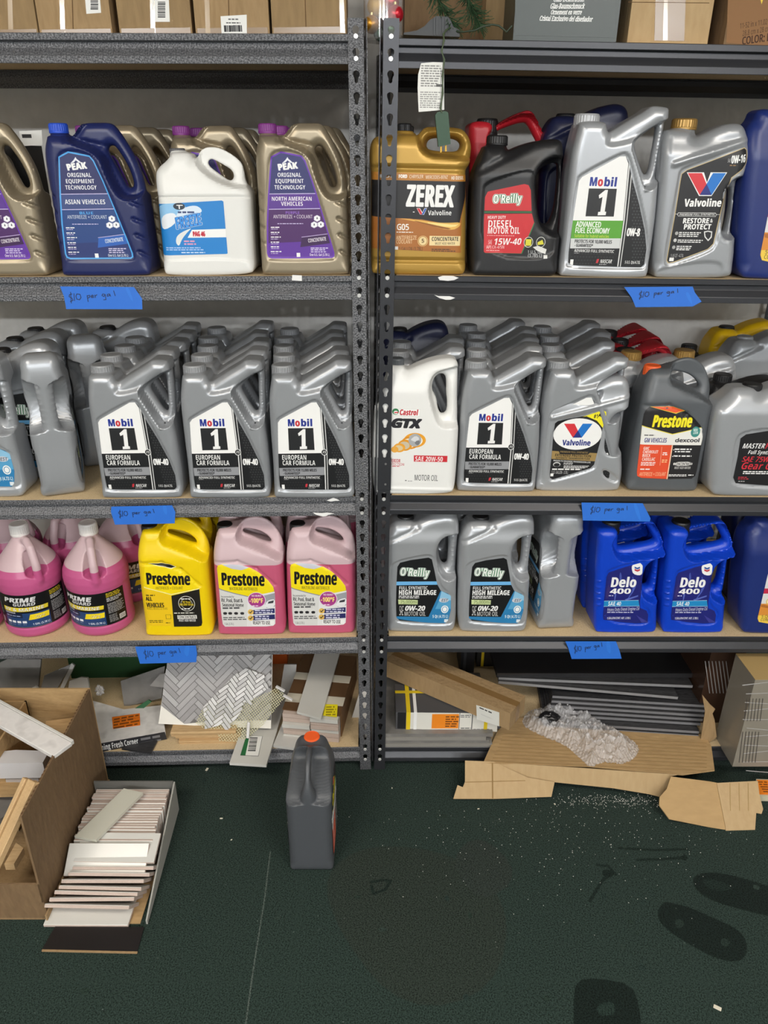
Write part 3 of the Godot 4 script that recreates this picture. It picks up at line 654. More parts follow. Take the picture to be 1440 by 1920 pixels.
func art_yellow() -> Array:
	var c := Cv.new(self,-77.1,31.3,72.7,228.6,2.6,"#f4d90a")
	c.poly([-54.5,226.8,-17,226.8,4.1,224,19.4,216.1,5.3,210.1,-10.3,215.6,-33.8,220.9],"#f6f2d0",0)
	c.poly([-53.3,225.8,-17.1,225.9,2.7,223.1,16.2,216.4,5,212.3,-10.1,217.2,-33.6,222.5],"#1c1a14",0)
	c.text("Prestone",-64.9,166.1,115.1,33.3,-0.033,"#17150f","B",0.0,1.1)
	c.text("ANTIFREEZE + COOLANT",-42.4,149.9,71.3,8.3,-0.017,"#5a4a10","R",0.0,0.0)
	c.poly([-73.1,154.9,-4.9,131.8,-3.8,130.2,-8.6,32.6,-75.5,37.2,-77.1,79.9],"#ecc41a",0)
	c.line([-72.9,156.1,-3.4,133.4,72.7,149.9],2.6,"#f8f0a8")
	c.poly([-3.8,129.6,72,148.6,69.7,44.4,66.5,34.5,57.8,32,-7.8,32.6],"#1d1b16",0)
	c.greek(-70.9,128.3,-40.9,135.2,1,"#5a4a10",1)
	c.text("ALL",-72.4,115.4,16.4,11.6,-0.018,"#241e0a","R",0.0,0.7)
	c.text("VEHICLES",-73.2,95.4,46.2,13,-0.018,"#241e0a","R",0.0,0.7)
	c.text("MAKES, MODELS & YEARS",-73.6,87.6,55.1,6.5,-0.018,"#7a6414","R",0.0,0.0)
	c.line([-25.7,70.8,-11.9,70.6,-13.3,57.5,-25.8,57.7,-25.7,70.8],1.0,"#6a5a10")
	c.greek(-71.9,44.7,-34.3,55.3,2,"#6a5a10",4)
	c.greek(-28.3,42.6,-13.1,47.9,1,"#6a5a10",6)
	c.oval(33.8,104.5,22,23.7,"#e8e6dc")
	c.oval(33.8,104.5,20.6,22.1,"#1d1b16")
	c.oval(33.8,104.5,15.4,16.1,"#d8d6ca")
	c.oval(33.8,104.5,14.3,14.8,"#1d1b16")
	c.text("10 Year",22.5,106.6,23.1,6.5,-0.018,"#f0d21e","B",0.0,0.0)
	c.text("300,000 Miles",14.2,99,38,6.5,-0.018,"#f0d21e","B",0.0,0.0)
	c.greek(20,116.4,51.3,121.8,1,"#f2f2f0",3)
	c.greek(18.1,85.5,46.5,91.2,1,"#f2f2f0",5)
	c.greek(-2.7,72.4,66.8,78.5,1,"#d8d6ca",6)
	c.rect(4.8,57.1,56.7,68.6,"#f0eee6")
	c.text("CONCENTRATE",6.1,59.4,48.8,7.9,-0.019,"#1d1b16","B",0.0,0.0)
	c.text("MUST ADD WATER",7.1,48.8,45.6,7.3,-0.019,"#f2f2f0","B",0.0,0.0)
	return [pv([-61.5,225.1,-54.3,228.6,-6.3,226.6,24.9,217.5,54.3,189.2,67.8,160.7,72.7,149.6,70.2,44.4,67.9,34.5,57.8,31.3,-9.2,31.9,-14.4,36,-75.5,37.2,-77.1,79.9,-74.2,156.8,-68.1,194.3]), c, Rect2(-77.1,31.3,149.8,197.3), 0.42]

func art_grey() -> Array:
	var c := Cv.new(self,-75.5,35.5,81,225.2,2.6,"#232224")
	c.poly([-64.5,224.4,-7.2,225.4,24,215.6,1.4,207.6],"#e8d432",0)
	c.poly([-60.3,223.9,-7.1,224.7,21.3,215.5,1,209.4],"#e2562c",0)
	c.text("Prestone",-53.4,173.6,98.9,29.6,0.005,"#a08a10","B",0.06,1.6)
	c.text("Prestone",-53.4,173.6,98.9,29.6,0.005,"#f2e62a","B",0.06,0.8)
	c.poly([-75.5,176.3,1.9,156,72.4,173.9,79.2,148.6,78.4,126.6,-73.5,126.9],"#e8d84a",0)
	c.poly([-75.3,174.1,2.3,153.8,73.3,172.4,79.2,148.6,78.4,126.6,-73.5,126.9],"#e9e8e2",0)
	c.greek(-67.6,149.1,-34.5,154.4,1,"#555",2)
	c.text("GM VEHICLES",-65.6,133.2,56.5,11.5,0.002,"#26266a","B",0.0,0.0)
	c.text("dexcool",11.2,134.6,62.1,9.2,0.008,"#3a3a3e","R",0.0,0.7)
	c.oval(58.7,161.2,11.9,13.3,"#3e8c84")
	c.text("NEW",52.2,162.9,11.9,6.5,0.008,"#f2f2f0","B",0.0,0.0)
	c.text("LOOK",52.9,155.9,12.8,5.9,0.008,"#f2f2f0","B",0.0,0.0)
	c.poly([-73.6,127.5,6.3,126.4,8.3,35.5,-57.7,38.1,-69.2,43.3,-71,55.4],"#e0502e",0)
	c.line([6.8,126.1,8.6,35.5],3,"#f0c8a8")
	c.text("GMC",-64.4,113.5,15.4,7.7,0.007,"#f2f2f0","B",0.0,0.0)
	c.text("CHEVROLET",-64.4,104.2,38.6,7.8,0.007,"#f2f2f0","B",0.0,0.0)
	c.text("BUICK",-64.3,94.8,20.4,7.8,0.007,"#f2f2f0","B",0.0,0.0)
	c.text("CADILLAC",-63.4,84.4,33.1,8.4,0.007,"#f2f2f0","B",0.0,0.0)
	c.greek(-64.4,70.9,-18.9,81.8,3,"#f2f2f0",5)
	c.greek(-13.8,98.7,1.2,108.2,2,"#f2f2f0",3)
	c.greek(-12.7,79.3,1.6,88.9,2,"#f4c890",4)
	c.line([-18.8,121.5,-15.6,72.4],1,"#f0b8a0")
	c.greek(-63.9,58.7,-39.6,64.6,1,"#f2f2f0",8)
	c.text("ANTIFREEZE + COOLANT",-63.9,43.4,67.5,10.1,0.007,"#f8d8b0","R",0.0,0.0)
	c.greek(15.3,112.5,60,118.8,1,"#f2f2f0",4)
	c.greek(15.8,106.6,66.7,112.1,1,"#f2f2f0",5)
	c.greek(16.3,94.7,72.4,101,1,"#f2f2f0",6)
	c.line([10.7,114.6,12.8,113.2,14.9,117],1.4,"#f2f2f0")
	c.line([11.3,97.3,13.4,95.8,15.8,99.8],1.4,"#f2f2f0")
	c.poly([17.5,81.7,65.4,82.7,66.2,72.2,18.2,71.1],"#eceae6",1)
	c.text("CONCENTRATE",20.5,72.7,45,7.6,0.007,"#1d1d1f","B",0.0,0.0)
	c.text("MUST ADD WATER",22.1,62.9,41.1,6.4,0.007,"#d8d6d2","B",0.0,0.0)
	c.greek(11,41.9,57.1,49.2,2,"#f2f2f0",7)
	c.greek(60.8,44.3,77.4,49.1,1,"#f2f2f0",9)
	return [pv([-75.5,176.3,-75.1,204.8,-72.1,216.1,-64.5,224.4,-7.2,225.2,21.8,216.2,47,198.7,67.3,178.9,74,168.8,78.5,148.6,79.8,119.3,81,59.5,79.5,44.3,70.8,37.4,8.3,35.5,-57.7,38.1,-68.4,43.3,-71,55.4,-73.7,124]), c, Rect2(-75.5,35.5,156.5,189.7), 0.42]

func art_delo() -> Array:
	var c := Cv.new(self,-78.1,30.9,55.3,219.4,2.8,"#1e2272")
	c.poly([-15.1,211.7,-5.1,220.2,13.3,218.2,18.3,186.1,8.4,180.9,-7.5,186,-13.2,198.9],"#f2f2f0",1)
	c.poly([-7.1,208.3,1,204.9,7.2,208.3,8,203.2,1.8,199.8,-6.3,203.2],"#2c4f9c",0)
	c.poly([-6,201.5,2,198.1,8.3,201.5,9.1,196.4,2.8,192.9,-5.3,196.3],"#c23040",0)
	c.poly([-11.3,186,2.1,160.1,6.7,142.7,-13.6,98.5,-15.5,98.5,1,142.7],"#4a5ab0",1)
	c.poly([-42.7,194.5,-36.5,177.3,-35.3,155.7,-44.1,177.3],"#4453a4",1)
	c.poly([-50.5,142.5,-43.6,120.6,-45.6,94],"#5868b8",0)
	c.poly([-18.7,107.4,15.8,120.8,16.5,116.3,-14.2,103],"#5868b8",0)
	c.poly([-73.4,142.5,-64.4,159.9,-62.2,116.1,-70.5,107.2],"#352a6c",1)
	c.text("Delo",-64.7,146,70.9,28.9,0.003,"#f2f2f0","B",0.0,0.9)
	c.text("400",-62.6,124.9,57.4,15.9,0.003,"#f2f2f0","B",0.0,0.5)
	c.greek(-63.7,116.2,-48.8,121.4,1,"#c8c8e0",1)
	c.poly([-76.3,101.5,19.4,104.4,25,86.1,-74.9,85],"#2188c4",0)
	c.line([-76.4,101.9,19.4,104.8],1.2,"#b8d8ec")
	c.line([-74.9,85,24.6,86.1],1.2,"#b8d8ec")
	c.text("SAE 40",-62.1,87.7,35.5,12.1,0.003,"#f2f2f0","B",0.0,0.0)
	c.text("Heavy Duty Diesel Engine Oil",-61.6,69.7,87.8,10,0.043,"#f2f2f0","R",0.0,0.0)
	c.greek(-61.1,63.6,15.6,68.8,1,"#c8c8e0",4)
	c.text("1 GALLON/CONT. NET. 3.785 L",-59.3,44.4,66.1,6.9,0.002,"#f2f2f0","B",0.0,0.0)
	c.poly([19.5,58.2,56.2,35.5,39,33.2],"#3a3a8c",0)
	return [pv([-78.1,177.2,-73.8,190.1,-33.2,206.5,6.3,219.4,13.9,211.8,22.3,142.8,24.2,98.6,27.9,79.8,46.5,71.8,53,58.3,55.3,33.7,23.7,30.9,-23.8,35.4,-69,44.4,-72,58,-75.6,116.1]), c, Rect2(-78.1,30.9,133.4,188.5), 0.42]

func art_mileage() -> Array:
	var c := Cv.new(self,-72.7,28.6,76.9,231.7,2.6,"#141517")
	c.poly([-72.7,157.1,34.7,159.6,46.6,131.4,74.4,118.3,78.9,69.4,70.9,28.6,16.6,28.5,-70.2,41.9],"#2c7cb0",0)
	c.poly([-72.2,149.3,36.7,149.7,46.6,131.4,16.9,48.9,-71.5,50.1],"#141517",0)
	c.poly([-72.8,158.9,35.1,160.1,37.5,149.7,-72.9,147.6],"#6fb4e6",0)
	c.poly([48.6,130.5,74.6,116.1,75.3,100.6,43.5,100.5],"#8cc0de",0)
	c.poly([43.5,100.5,75.3,100.6,76.5,73.8,34.2,73.7],"#559fca",0)
	c.text("O'Reilly",-64.6,177.8,77.4,23.1,-0.041,"#f2f2f0","B",0.05,2.5)
	c.text("O'Reilly",-64.6,177.8,77.4,23.1,-0.041,"#1f6b3c","B",0.05,1.5)
	c.text("O'Reilly",-64.6,177.8,77.4,23.1,-0.041,"#f0f2ee","B",0.05,0.25)
	c.text("FULL SYNTHETIC",-66,134.5,77.4,10,0.003,"#f2f2f0","B",0.0,0.0)
	c.text("HIGH MILEAGE",-66.5,117.9,102,14.5,0.003,"#f2f2f0","B",0.0,0.3)
	c.greek(-65.6,106.6,2.9,116.1,2,"#f2f2f0",3)
	c.poly([-67.1,103.8,-14,102.1,-14.1,87.9,-66.2,88.7],"#c6d49c",0)
	c.text("75,000mi",-60.9,90.5,45.1,10.7,0.003,"#5a6a40","R",0.0,0.0)
	c.text("0W-20",-48.8,68.2,54.6,15.2,0.002,"#f2f2f0","B",0.15,0.4)
	c.text("MOTOR OIL",-49.6,51.9,58.6,13.5,0.002,"#f2f2f0","R",0.0,0.0)
	c.text("SAE",-63.2,53.7,11.6,29.7,0.002,"#f2f2f0","R",0.0,0.0)
	c.oval(56.1,101.4,13,7.1,"#c8ccd4")
	c.text("EST",48.8,97,17.6,8.9,0.003,"#5a6474","B",0.2,0.0)
	c.oval(60.1,72.9,10,12.1,"#f2f2f0")
	c.oval(60.1,72.9,7.3,9,"#3f87b4")
	c.oval(60.1,72.9,5.8,7.2,"#f2f2f0")
	c.text("5 Qt (4.73 L)",27.6,45.8,42.5,9.1,0.002,"#f2f2f0","B",0.0,0.0)
	c.rect(60.5,31.3,70.7,41.3,"#dfe6ea")
	return [pv([-71.1,204.3,-64.4,216.2,-35.9,224.3,10.1,231.7,18.7,226.6,27.2,191.9,35.7,153.1,46.6,131.4,66.4,122.7,74.8,113.9,76.9,69.3,70.9,37.7,63.2,28.6,16.5,30.3,-61.5,37.4,-70.5,46.5,-72.5,91.3,-72.7,157.1]), c, Rect2(-72.7,28.6,149.6,203.1), 0.42]

func art_gear() -> Array:
	var c := Cv.new(self,-91.2,29.4,81.9,175.5,2.4,"#1b1b1d")
	c.text("PRO",-26.9,128.3,38.4,14.9,0.008,"#c22a38","B",0.2,0.0)
	c.text("Full Synthetic",-65.8,114.1,77.4,9.8,-0.012,"#f2f2f0","B",0.2,0.0)
	c.text("SAE 75W-90",-76.7,94,92.6,13.6,-0.009,"#cf2c3a","R",0.2,0.4)
	c.text("Gear Oil",-76,73.8,93,18.3,-0.009,"#cf2c3a","B",0.2,0.0)
	c.greek(-66.3,59.5,24.7,70.2,2,"#f2f2f0",3)
	c.greek(-75.4,45.4,-46.8,54.3,2,"#b8323e",4)
	c.greek(-72.7,39.2,-52.7,42.9,1,"#bbb",1)
	c.text("MASTER",-82.9,128.6,55.9,12.7,0.008,"#f2f2f0","B",0.2,0.0)
	return [pv([-91.2,154.8,-79.5,165,-29.5,174,25.6,175.5,43.3,159.4,81.9,29.4,2.8,30.4,-78.7,36,-87.9,51.2,-88.3,107.3]), c, Rect2(-91.2,29.4,173.1,146.1), 0.42]

func art_navy() -> Array:
	var c := Cv.new(self,-98.9,34.2,56.2,191.3,2.4,"#dcdcda")
	c.poly([-97.1,99,40.1,99.3,56.8,32,-90.3,31.8,-98.9,52.8],"#d98e3a",0)
	c.poly([-96.9,62.1,49.3,62.4,56.8,32,-92.3,31.8],"#ecc94c",0)
	c.poly([-97.1,99,-67.2,89.9,-29,96.9,43.5,85.6,47,71.7,-94,85.2],"#b06a2c",1)
	c.poly([-99.7,146.5,27.4,150.3,31.6,133.4,-98.2,130.8],"#c02a48",0)
	c.text("15W-40",-87.1,134.2,63.1,12.9,0.003,"#f2f2f0","B",0.0,0.0)
	c.oval(-75.1,107,9.5,10.9,"#d8b860")
	c.oval(-75.1,107,7.1,8.2,"#f0e6c0")
	c.text("5 Quarts",-87.1,54,44.1,8.6,0.002,"#2a2a2c","R",0.0,0.0)
	c.text("CONT NET",-86.8,43.5,46.2,8.6,0.002,"#2a2a2c","R",0.0,0.0)
	return [pv([-98.9,191,-12.1,191.3,19.9,180.4,56.2,34.4,-54.6,34.2,-90.3,41.1,-96.5,52.8,-97.1,99]), c, Rect2(-98.9,34.2,155.2,157.1), 0.42]

var forms := {}

func form(k: String) -> Dictionary:
	if not forms.has(k):
		match k:
			"slope_handle_gallon":
				forms[k] = jug_form(pv([-88.8,-0.2,-95.9,3.2,-97.8,31.4,-97.4,81.3,-96,135.2,-95.9,182.5,-96.3,213.4,-95.6,238.8,-92,258.9,-86.1,272.6,-84.6,279.3,-47.8,279.3,-45,276.3,-32.3,281.8,-25.8,291.1,-18.3,299,-10.7,302.9,34.3,303.9,44.6,300.5,51,293.7,64.1,273.9,78,247.7,88.6,221,94.4,192.7,96.3,171.9,97.2,134.9,98.2,94.4,99.2,53.1,99.2,25.1,97.7,6.7,91.1,-0.9]),[pv([29.9,257.7,36.9,261.4,44.3,257.9,51.6,246.4,62.2,227.4,70,205.7,73.4,186.3,70.4,179.2,63.6,177.2,56.9,181.1,50.9,196.6,38.4,223.6,29.8,241.4,26.3,251.4])],56,24,[[0,pv([-29.6,281.8,-10.6,305.8,42.6,305.9,55.9,293.7,82.2,248.9,98.4,192.7,99.1,171.9,82.9,158.8,60.2,158.3,45,171.9,30.8,208.3,22,246.4,-46.6,271.9]),-37,11],[1,Vector2(-46.6,272.4),Vector2(25.8,258.4),9,-6],[0,pv([-66.3,242.6,-39.4,253.9,5.8,245.1,15,231.2,70.1,47.7,68.4,35.9,59.4,30.9,-75.1,30.8,-85.8,37,-83.2,108.4,-73.9,187.7]),-2.5,5],[1,Vector2(72.8,150.9),Vector2(102.5,138.1),5.5,-5.0],[1,Vector2(75.2,117.5),Vector2(101.8,104.5),5.5,-5.0],[1,Vector2(77.5,84.9),Vector2(101.3,71.7),5.5,-5.0],[1,Vector2(79.9,50.4),Vector2(100.6,36.9),5.5,-5.0],[1,Vector2(-98.6,172.1),Vector2(-86.3,162.1),5.5,-4.5],[1,Vector2(-100.8,140.5),Vector2(-87.4,130.4),5.5,-4.5],[1,Vector2(-103,108.4),Vector2(-88.4,98.1),5.5,-4.5],[1,Vector2(-105.2,77.2),Vector2(-89.5,66.7),5.5,-4.5]],[-71.7,243.2,287.2,17.4,10],3.4)
			"white_gallon":
				forms[k] = jug_form(pv([-85.6,-0.8,-98.7,7.2,-97.7,54.1,-96.9,108.6,-94.9,161.6,-97.3,187.6,-96.8,209.2,-87.7,220.4,-73.2,230.5,-63.3,240.6,-60.2,247.6,-21.8,247.6,-16.5,235.5,-9.8,235.5,-6.6,245.6,2,254.6,14.5,258.6,30.8,257.6,46.9,252.6,67.9,240.6,83.3,226.4,86.6,211.1,88.4,190.6,95.3,178.1,101.4,169.8,102.9,159.3,101.9,129.6,101.4,75.6,100.9,35.7,101.8,14.3,92.6,0.8]),[pv([10.4,228.5,16.5,234.5,24.1,232.5,42.1,223.4,60,213.2,64.7,201.9,60.5,192.6,52.6,191.6,40,199.9,21.2,213.2,12,221.4])],58,22,[[0,pv([-9.8,235.5,2.7,261.6,31.4,263.6,87.2,233.5,96.5,180.2,71.8,180.2,28.3,194.7,-2.8,218.3]),-38,8],[1,Vector2(-104,160.6),Vector2(109.8,161.4),4,-3.5],[0,pv([-125.6,34.2,118.4,35.6,115.5,-8.4,-130.8,-7.4]),2.5,3],[2,159.9,237.5,-16]],[-53,205.9,249.9,15.5,10],3.4)
			"gold_gallon":
				forms[k] = jug_form(pv([-97.8,-0.9,-105.1,5.7,-106.5,33.9,-106.9,92.3,-106.2,160.1,-107.8,209.4,-110.3,222.9,-111,249.6,-107.1,266.8,-96.1,277.5,-52.5,281.5,-15.1,279.4,-7.3,280.6,-3.1,286.7,5.3,294.6,16.8,297.4,78,296.5,92.9,289.4,104.1,273.9,108.1,258.1,106.5,236.8,99.9,223.2,94.5,213.7,94.7,201.4,98.8,151.7,101.6,95,103.6,51.3,105.7,15.7,101.4,3.6,91.5,0.5]),[pv([8,261.9,10.5,272.5,20.5,278.4,61.4,279,79.3,273.5,85.6,265.2,82.1,254.5,71.8,249.1,27.5,250.6,12.7,254.8])],58,26,[[0,pv([-11.5,276.1,-3.3,290.6,16.6,302.6,83.4,302.3,108,281.8,113.9,236.9,99.2,234,63.4,240.1,4.3,242.8]),-33,12],[1,Vector2(-107.3,215.9),Vector2(93.9,214.5),9,-5],[1,Vector2(-105.9,30.4),Vector2(104.8,30.6),7,-4]],[-36.3,244.4,288.4,19,10],3.4)
			"black_gallon":
				forms[k] = jug_form(pv([-88.2,-0.7,-95.5,5.2,-100,38,-103.3,82,-104.2,130.7,-104.3,181,-102.2,208.5,-96.7,224.8,-90.4,241.1,-83.4,255.8,-81.5,262.5,-38.9,263.1,-34.8,252.6,-24.9,254.8,-7.8,262.3,15.1,269.7,41,274.9,67.3,277.4,80,274.1,85.5,265,92.5,211.3,95.8,156,96.7,99,96.3,55.3,97.4,16.6,91.6,3.8,81.8,0.7]),[pv([35.9,202.3,43.9,218.2,57.9,227.1,75.2,232.2,82.5,226.1,83.9,197.4,84.3,155.8,80.7,127.5,73.5,108.8,62.1,105.8,52.8,115.1,45.6,141.2,39.5,172])],54,24,[[0,pv([28.8,204.9,42.7,229.5,68.3,240.7,95.1,241.1,112.1,93.5,91.5,84.5,65.9,92.9,45.7,115.6]),-30,12],[1,Vector2(-92.8,211.3),Vector2(12.4,266.5),12,-3],[0,pv([-84.5,175.8,-76.5,191.1,-41.5,203.9,8.2,216.9,25.1,211.7,31.9,188.5,37.2,149.6,48.2,115.7,68.7,95.8,85.3,84.4,81.4,34.3,-78.4,41.3]),-3,6],[2,199.7,256,-12]],[-51.8,202.9,266.9,20.3,10],3.4)
			"slant_bar_jug":
				forms[k] = jug_form(pv([-92,0.4,-98.4,5.6,-97.9,41.6,-97,94.5,-98,146.3,-98,213.4,-97.1,249.5,-93.3,275.4,-89.6,294.6,-86,311.7,-32.1,311.3,-28.9,300.5,-23.8,289.2,-9.4,297.8,17.7,314.4,46.2,329.9,58.9,340.2,68.2,342,95.4,339.9,100.2,334.9,100.7,293.1,100.2,228.2,96.5,198.4,98,174.8,100.7,144.2,102.5,92.3,102.9,39.2,100.7,6.7,92.2,-1.9]),[pv([41.8,269.4,48.4,280,78.1,303.4,84.7,305.3,85,286.8,83.5,248,82.2,216.8,76,209.2,68.8,214.6,53.1,245])],50,20,[[0,pv([25.5,268,35.9,280.8,96.2,317,107.9,312.1,103,200,72.1,178.5,58.3,202,39.7,240.2]),-32,7],[0,pv([-27.4,279.7,-7.6,303.5,59,343.9,108.5,346.7,108,315.3,32.1,279.2,16.2,272.9,-24.9,265.1]),-8,14],[0,pv([-83.6,200,-75,211.6,2.8,251.9,17,252.5,27.6,238.7,61.8,154.9,83.3,99.5,93.4,60.7,94.1,24.9,84.9,16,-77.7,18.4,-88.3,25.3,-87.5,94.4]),-3,4],[1,Vector2(67.3,181.2),Vector2(98.1,199),6,3],[1,Vector2(88.3,296.4),Vector2(95.8,296.3),3.4,-2.2],[1,Vector2(88.1,288.7),Vector2(95.7,288.6),3.4,-2.2],[1,Vector2(88,281),Vector2(95.5,280.9),3.4,-2.2],[1,Vector2(87.8,273.3),Vector2(95.4,273.2),3.4,-2.2],[1,Vector2(87.7,265.5),Vector2(95.2,265.4),3.4,-2.2],[1,Vector2(87.5,257.7),Vector2(95.1,257.7),3.4,-2.2],[1,Vector2(87.3,249.9),Vector2(94.9,249.8),3.4,-2.2],[1,Vector2(87.2,242.1),Vector2(94.8,242),3.4,-2.2],[1,Vector2(87,234.2),Vector2(94.6,234.1),3.4,-2.2],[1,Vector2(86.9,226.3),Vector2(94.5,226.2),3.4,-2.2],[1,Vector2(86.7,218.4),Vector2(94.3,218.3),3.4,-2.2]],[-64,248.6,302.6,23,10],3.4)
			"low_grip_jug":
				forms[k] = jug_form(pv([-79.3,-1.2,-88.1,3.8,-94.9,45.7,-99.8,104.1,-103.8,174.9,-108.4,229.7,-110.8,256.5,-110.6,277.8,-104.2,292.3,-102.4,298.9,-52.4,299.6,-47,286.6,-39.2,284.1,-25.4,289.6,-4,300.9,20.6,310.6,45.2,312.8,57.9,308.6,69.1,293.6,74.9,272.6,79.5,245.9,77,226.9,73.2,205,74.2,177.3,77.7,149.3,81.1,106.5,82.8,77.4,87.7,48,88.6,18,81,0.7]),[pv([51,171.4,53,182.6,60.2,188.8,65.7,182.8,70.4,154.9,70.7,120.8,69.5,98.2,62.4,94.7,54.4,100.4,51.7,129.1])],52,22,[[0,pv([38.9,176.9,47.1,196.4,65.4,210.4,85.9,199.7,87.5,149.5,87.3,92.1,64.2,83,45.7,97.4]),-30,10],[1,Vector2(-83.5,232.8),Vector2(68.1,281.7),10,5],[0,pv([-70.3,192,-70.6,219.4,-58.6,227.7,61.5,271,73.9,263.2,77.6,232.4,70.6,221.4,51.4,204.7,43.1,171.3,41.1,143.2,39.3,106,36.9,71,25.7,56.1,-47.8,27.8,-66.4,25.8,-74,37]),-3,5],[0,pv([-90.5,18.9,19.7,38.2,61.8,32.7,60.1,-6.6,-86.1,-8.3]),-2,8],[2,245.5,285.1,-10]],[-57.7,238.7,302.7,23.7,10],3.4)
			"gold_cap_gallon":
				forms[k] = jug_form(pv([-95.3,-2.8,-102.5,3.3,-105.3,25.7,-106.5,61.9,-106.8,111.4,-106.9,167.4,-106.2,205.2,-103,235.1,-93.4,255.5,-88.6,269.2,-38.6,269.7,-34.5,266.1,-16.5,265.3,0.8,270,17.7,278.4,31,285.8,48,292.3,65.5,294.3,79.9,293.5,90,286.3,97.4,270,101.2,249.8,100.9,231.3,100,207,100.1,169,99.9,132.4,99,107,102.5,83.3,107.2,57.4,109.2,33.2,105.4,10.7,96.6,-1.2]),[pv([60.7,110.6,59.2,145.7,60.5,176.4,67.3,193.5,80.9,200.2,88,195.6,90,169,88.9,138.1,84.2,112.8,75.6,107.8])],50,21,[[0,pv([56.5,104.7,55,149.5,57.6,183.9,67.7,202.9,86.8,209.7,103.7,218.3,112.3,161.5,104.2,103.1,79,97]),-30,9],[1,Vector2(-89.6,194.1),Vector2(97.8,246.1),9,4],[0,pv([-50.4,248.5,-41.4,263.3,-15.7,258.9,11.8,254.6,30.6,262.1,23.2,236.2,-22.5,226.5]),-12,7],[0,pv([-90.2,182.7,-9.1,206.1,36.6,217.7,45.5,212.2,47.4,191.4,42.6,132,36,68.9,28.2,56.8,-62.4,27,-78.6,27.9,-82.4,46]),-2.5,4],[0,pv([52.1,61,65.5,59.1,100.9,35.1,91.6,20.9,54.8,40.9]),-3,4],[2,205,264.2,-8]],[-50.3,206.2,260.2,23.6,10],3.4)
			"teardrop_jug":
				forms[k] = jug_form(pv([-89.9,-0.6,-100.5,8.5,-105.4,46.3,-106.5,101.9,-103.7,173.9,-97.4,223,-86.2,257.5,-73.4,288.1,-68.9,313.2,-68.3,318.9,-32.3,319.2,-28.8,311.9,-21.2,308.7,3.1,321.5,41.8,335.1,77.6,339.4,91,334.6,96.9,322.4,98.6,279.5,99.6,238.5,102.5,203.8,104,157.7,104.3,103.4,103.8,47.7,102,17.4,91.6,-0.2]),[pv([36.6,263.7,40.7,285.8,53.4,297.7,66.6,296.1,71.6,282.7,72.1,252.1,76.1,231.4,76.5,203.6,68.1,196.5,59.6,198.2,53.1,213.9,49.4,238.1,40.4,251.8])],52,24,[[0,pv([28.3,263.6,36.8,299.2,65.8,312.8,104.9,319.9,113.3,175.6,85.9,179,58.8,178.8,43.9,210.3]),-30,12],[1,Vector2(-95.3,18.1),Vector2(94.4,13.6),7,2],[2,257.3,311.2,-12]],[-48.2,245.4,309.4,15.4,10],3.4)
			"arch_handle_gallon":
				forms[k] = jug_form(pv([-80.4,1.1,-88.9,7.8,-89.2,44.3,-87.8,103.2,-86,168.8,-83.7,224.8,-81.8,252.4,-76.6,279.5,-70,298.7,-64.1,310.8,-22,310.2,-15.5,314.7,-4.6,323.7,9.6,330.7,30.2,334.6,50.3,330.1,69.8,316.5,84.9,294.5,95.2,269.2,98.8,241.7,97.9,194,97.5,133,96.9,70.5,96.8,27.9,93.6,8.6,82.9,-2.1]),[pv([-7.6,293.9,-2.3,300.8,7.2,299.8,34.2,294.8,54,283,65.6,269.6,67,259.8,59.3,258,39.1,265.3,12.6,279.7,-4.7,286.2])],56,24,[[0,pv([-16.5,301.7,-0.5,332,31.1,346.6,64.4,338.6,102.6,292.3,110.3,241.5,93.8,226,58.8,250.2,11.9,270.4,-14.9,278.6]),-36,11],[1,Vector2(-74.7,224.7),Vector2(-19,227.8),9,-3],[1,Vector2(-19,227.8),Vector2(28.2,207.2),9,-3],[1,Vector2(28.2,207.2),Vector2(74.1,158),9,-3],[2,230.1,299.9,-14]],[-53.3,235.3,285.3,18.8,10],3.4)
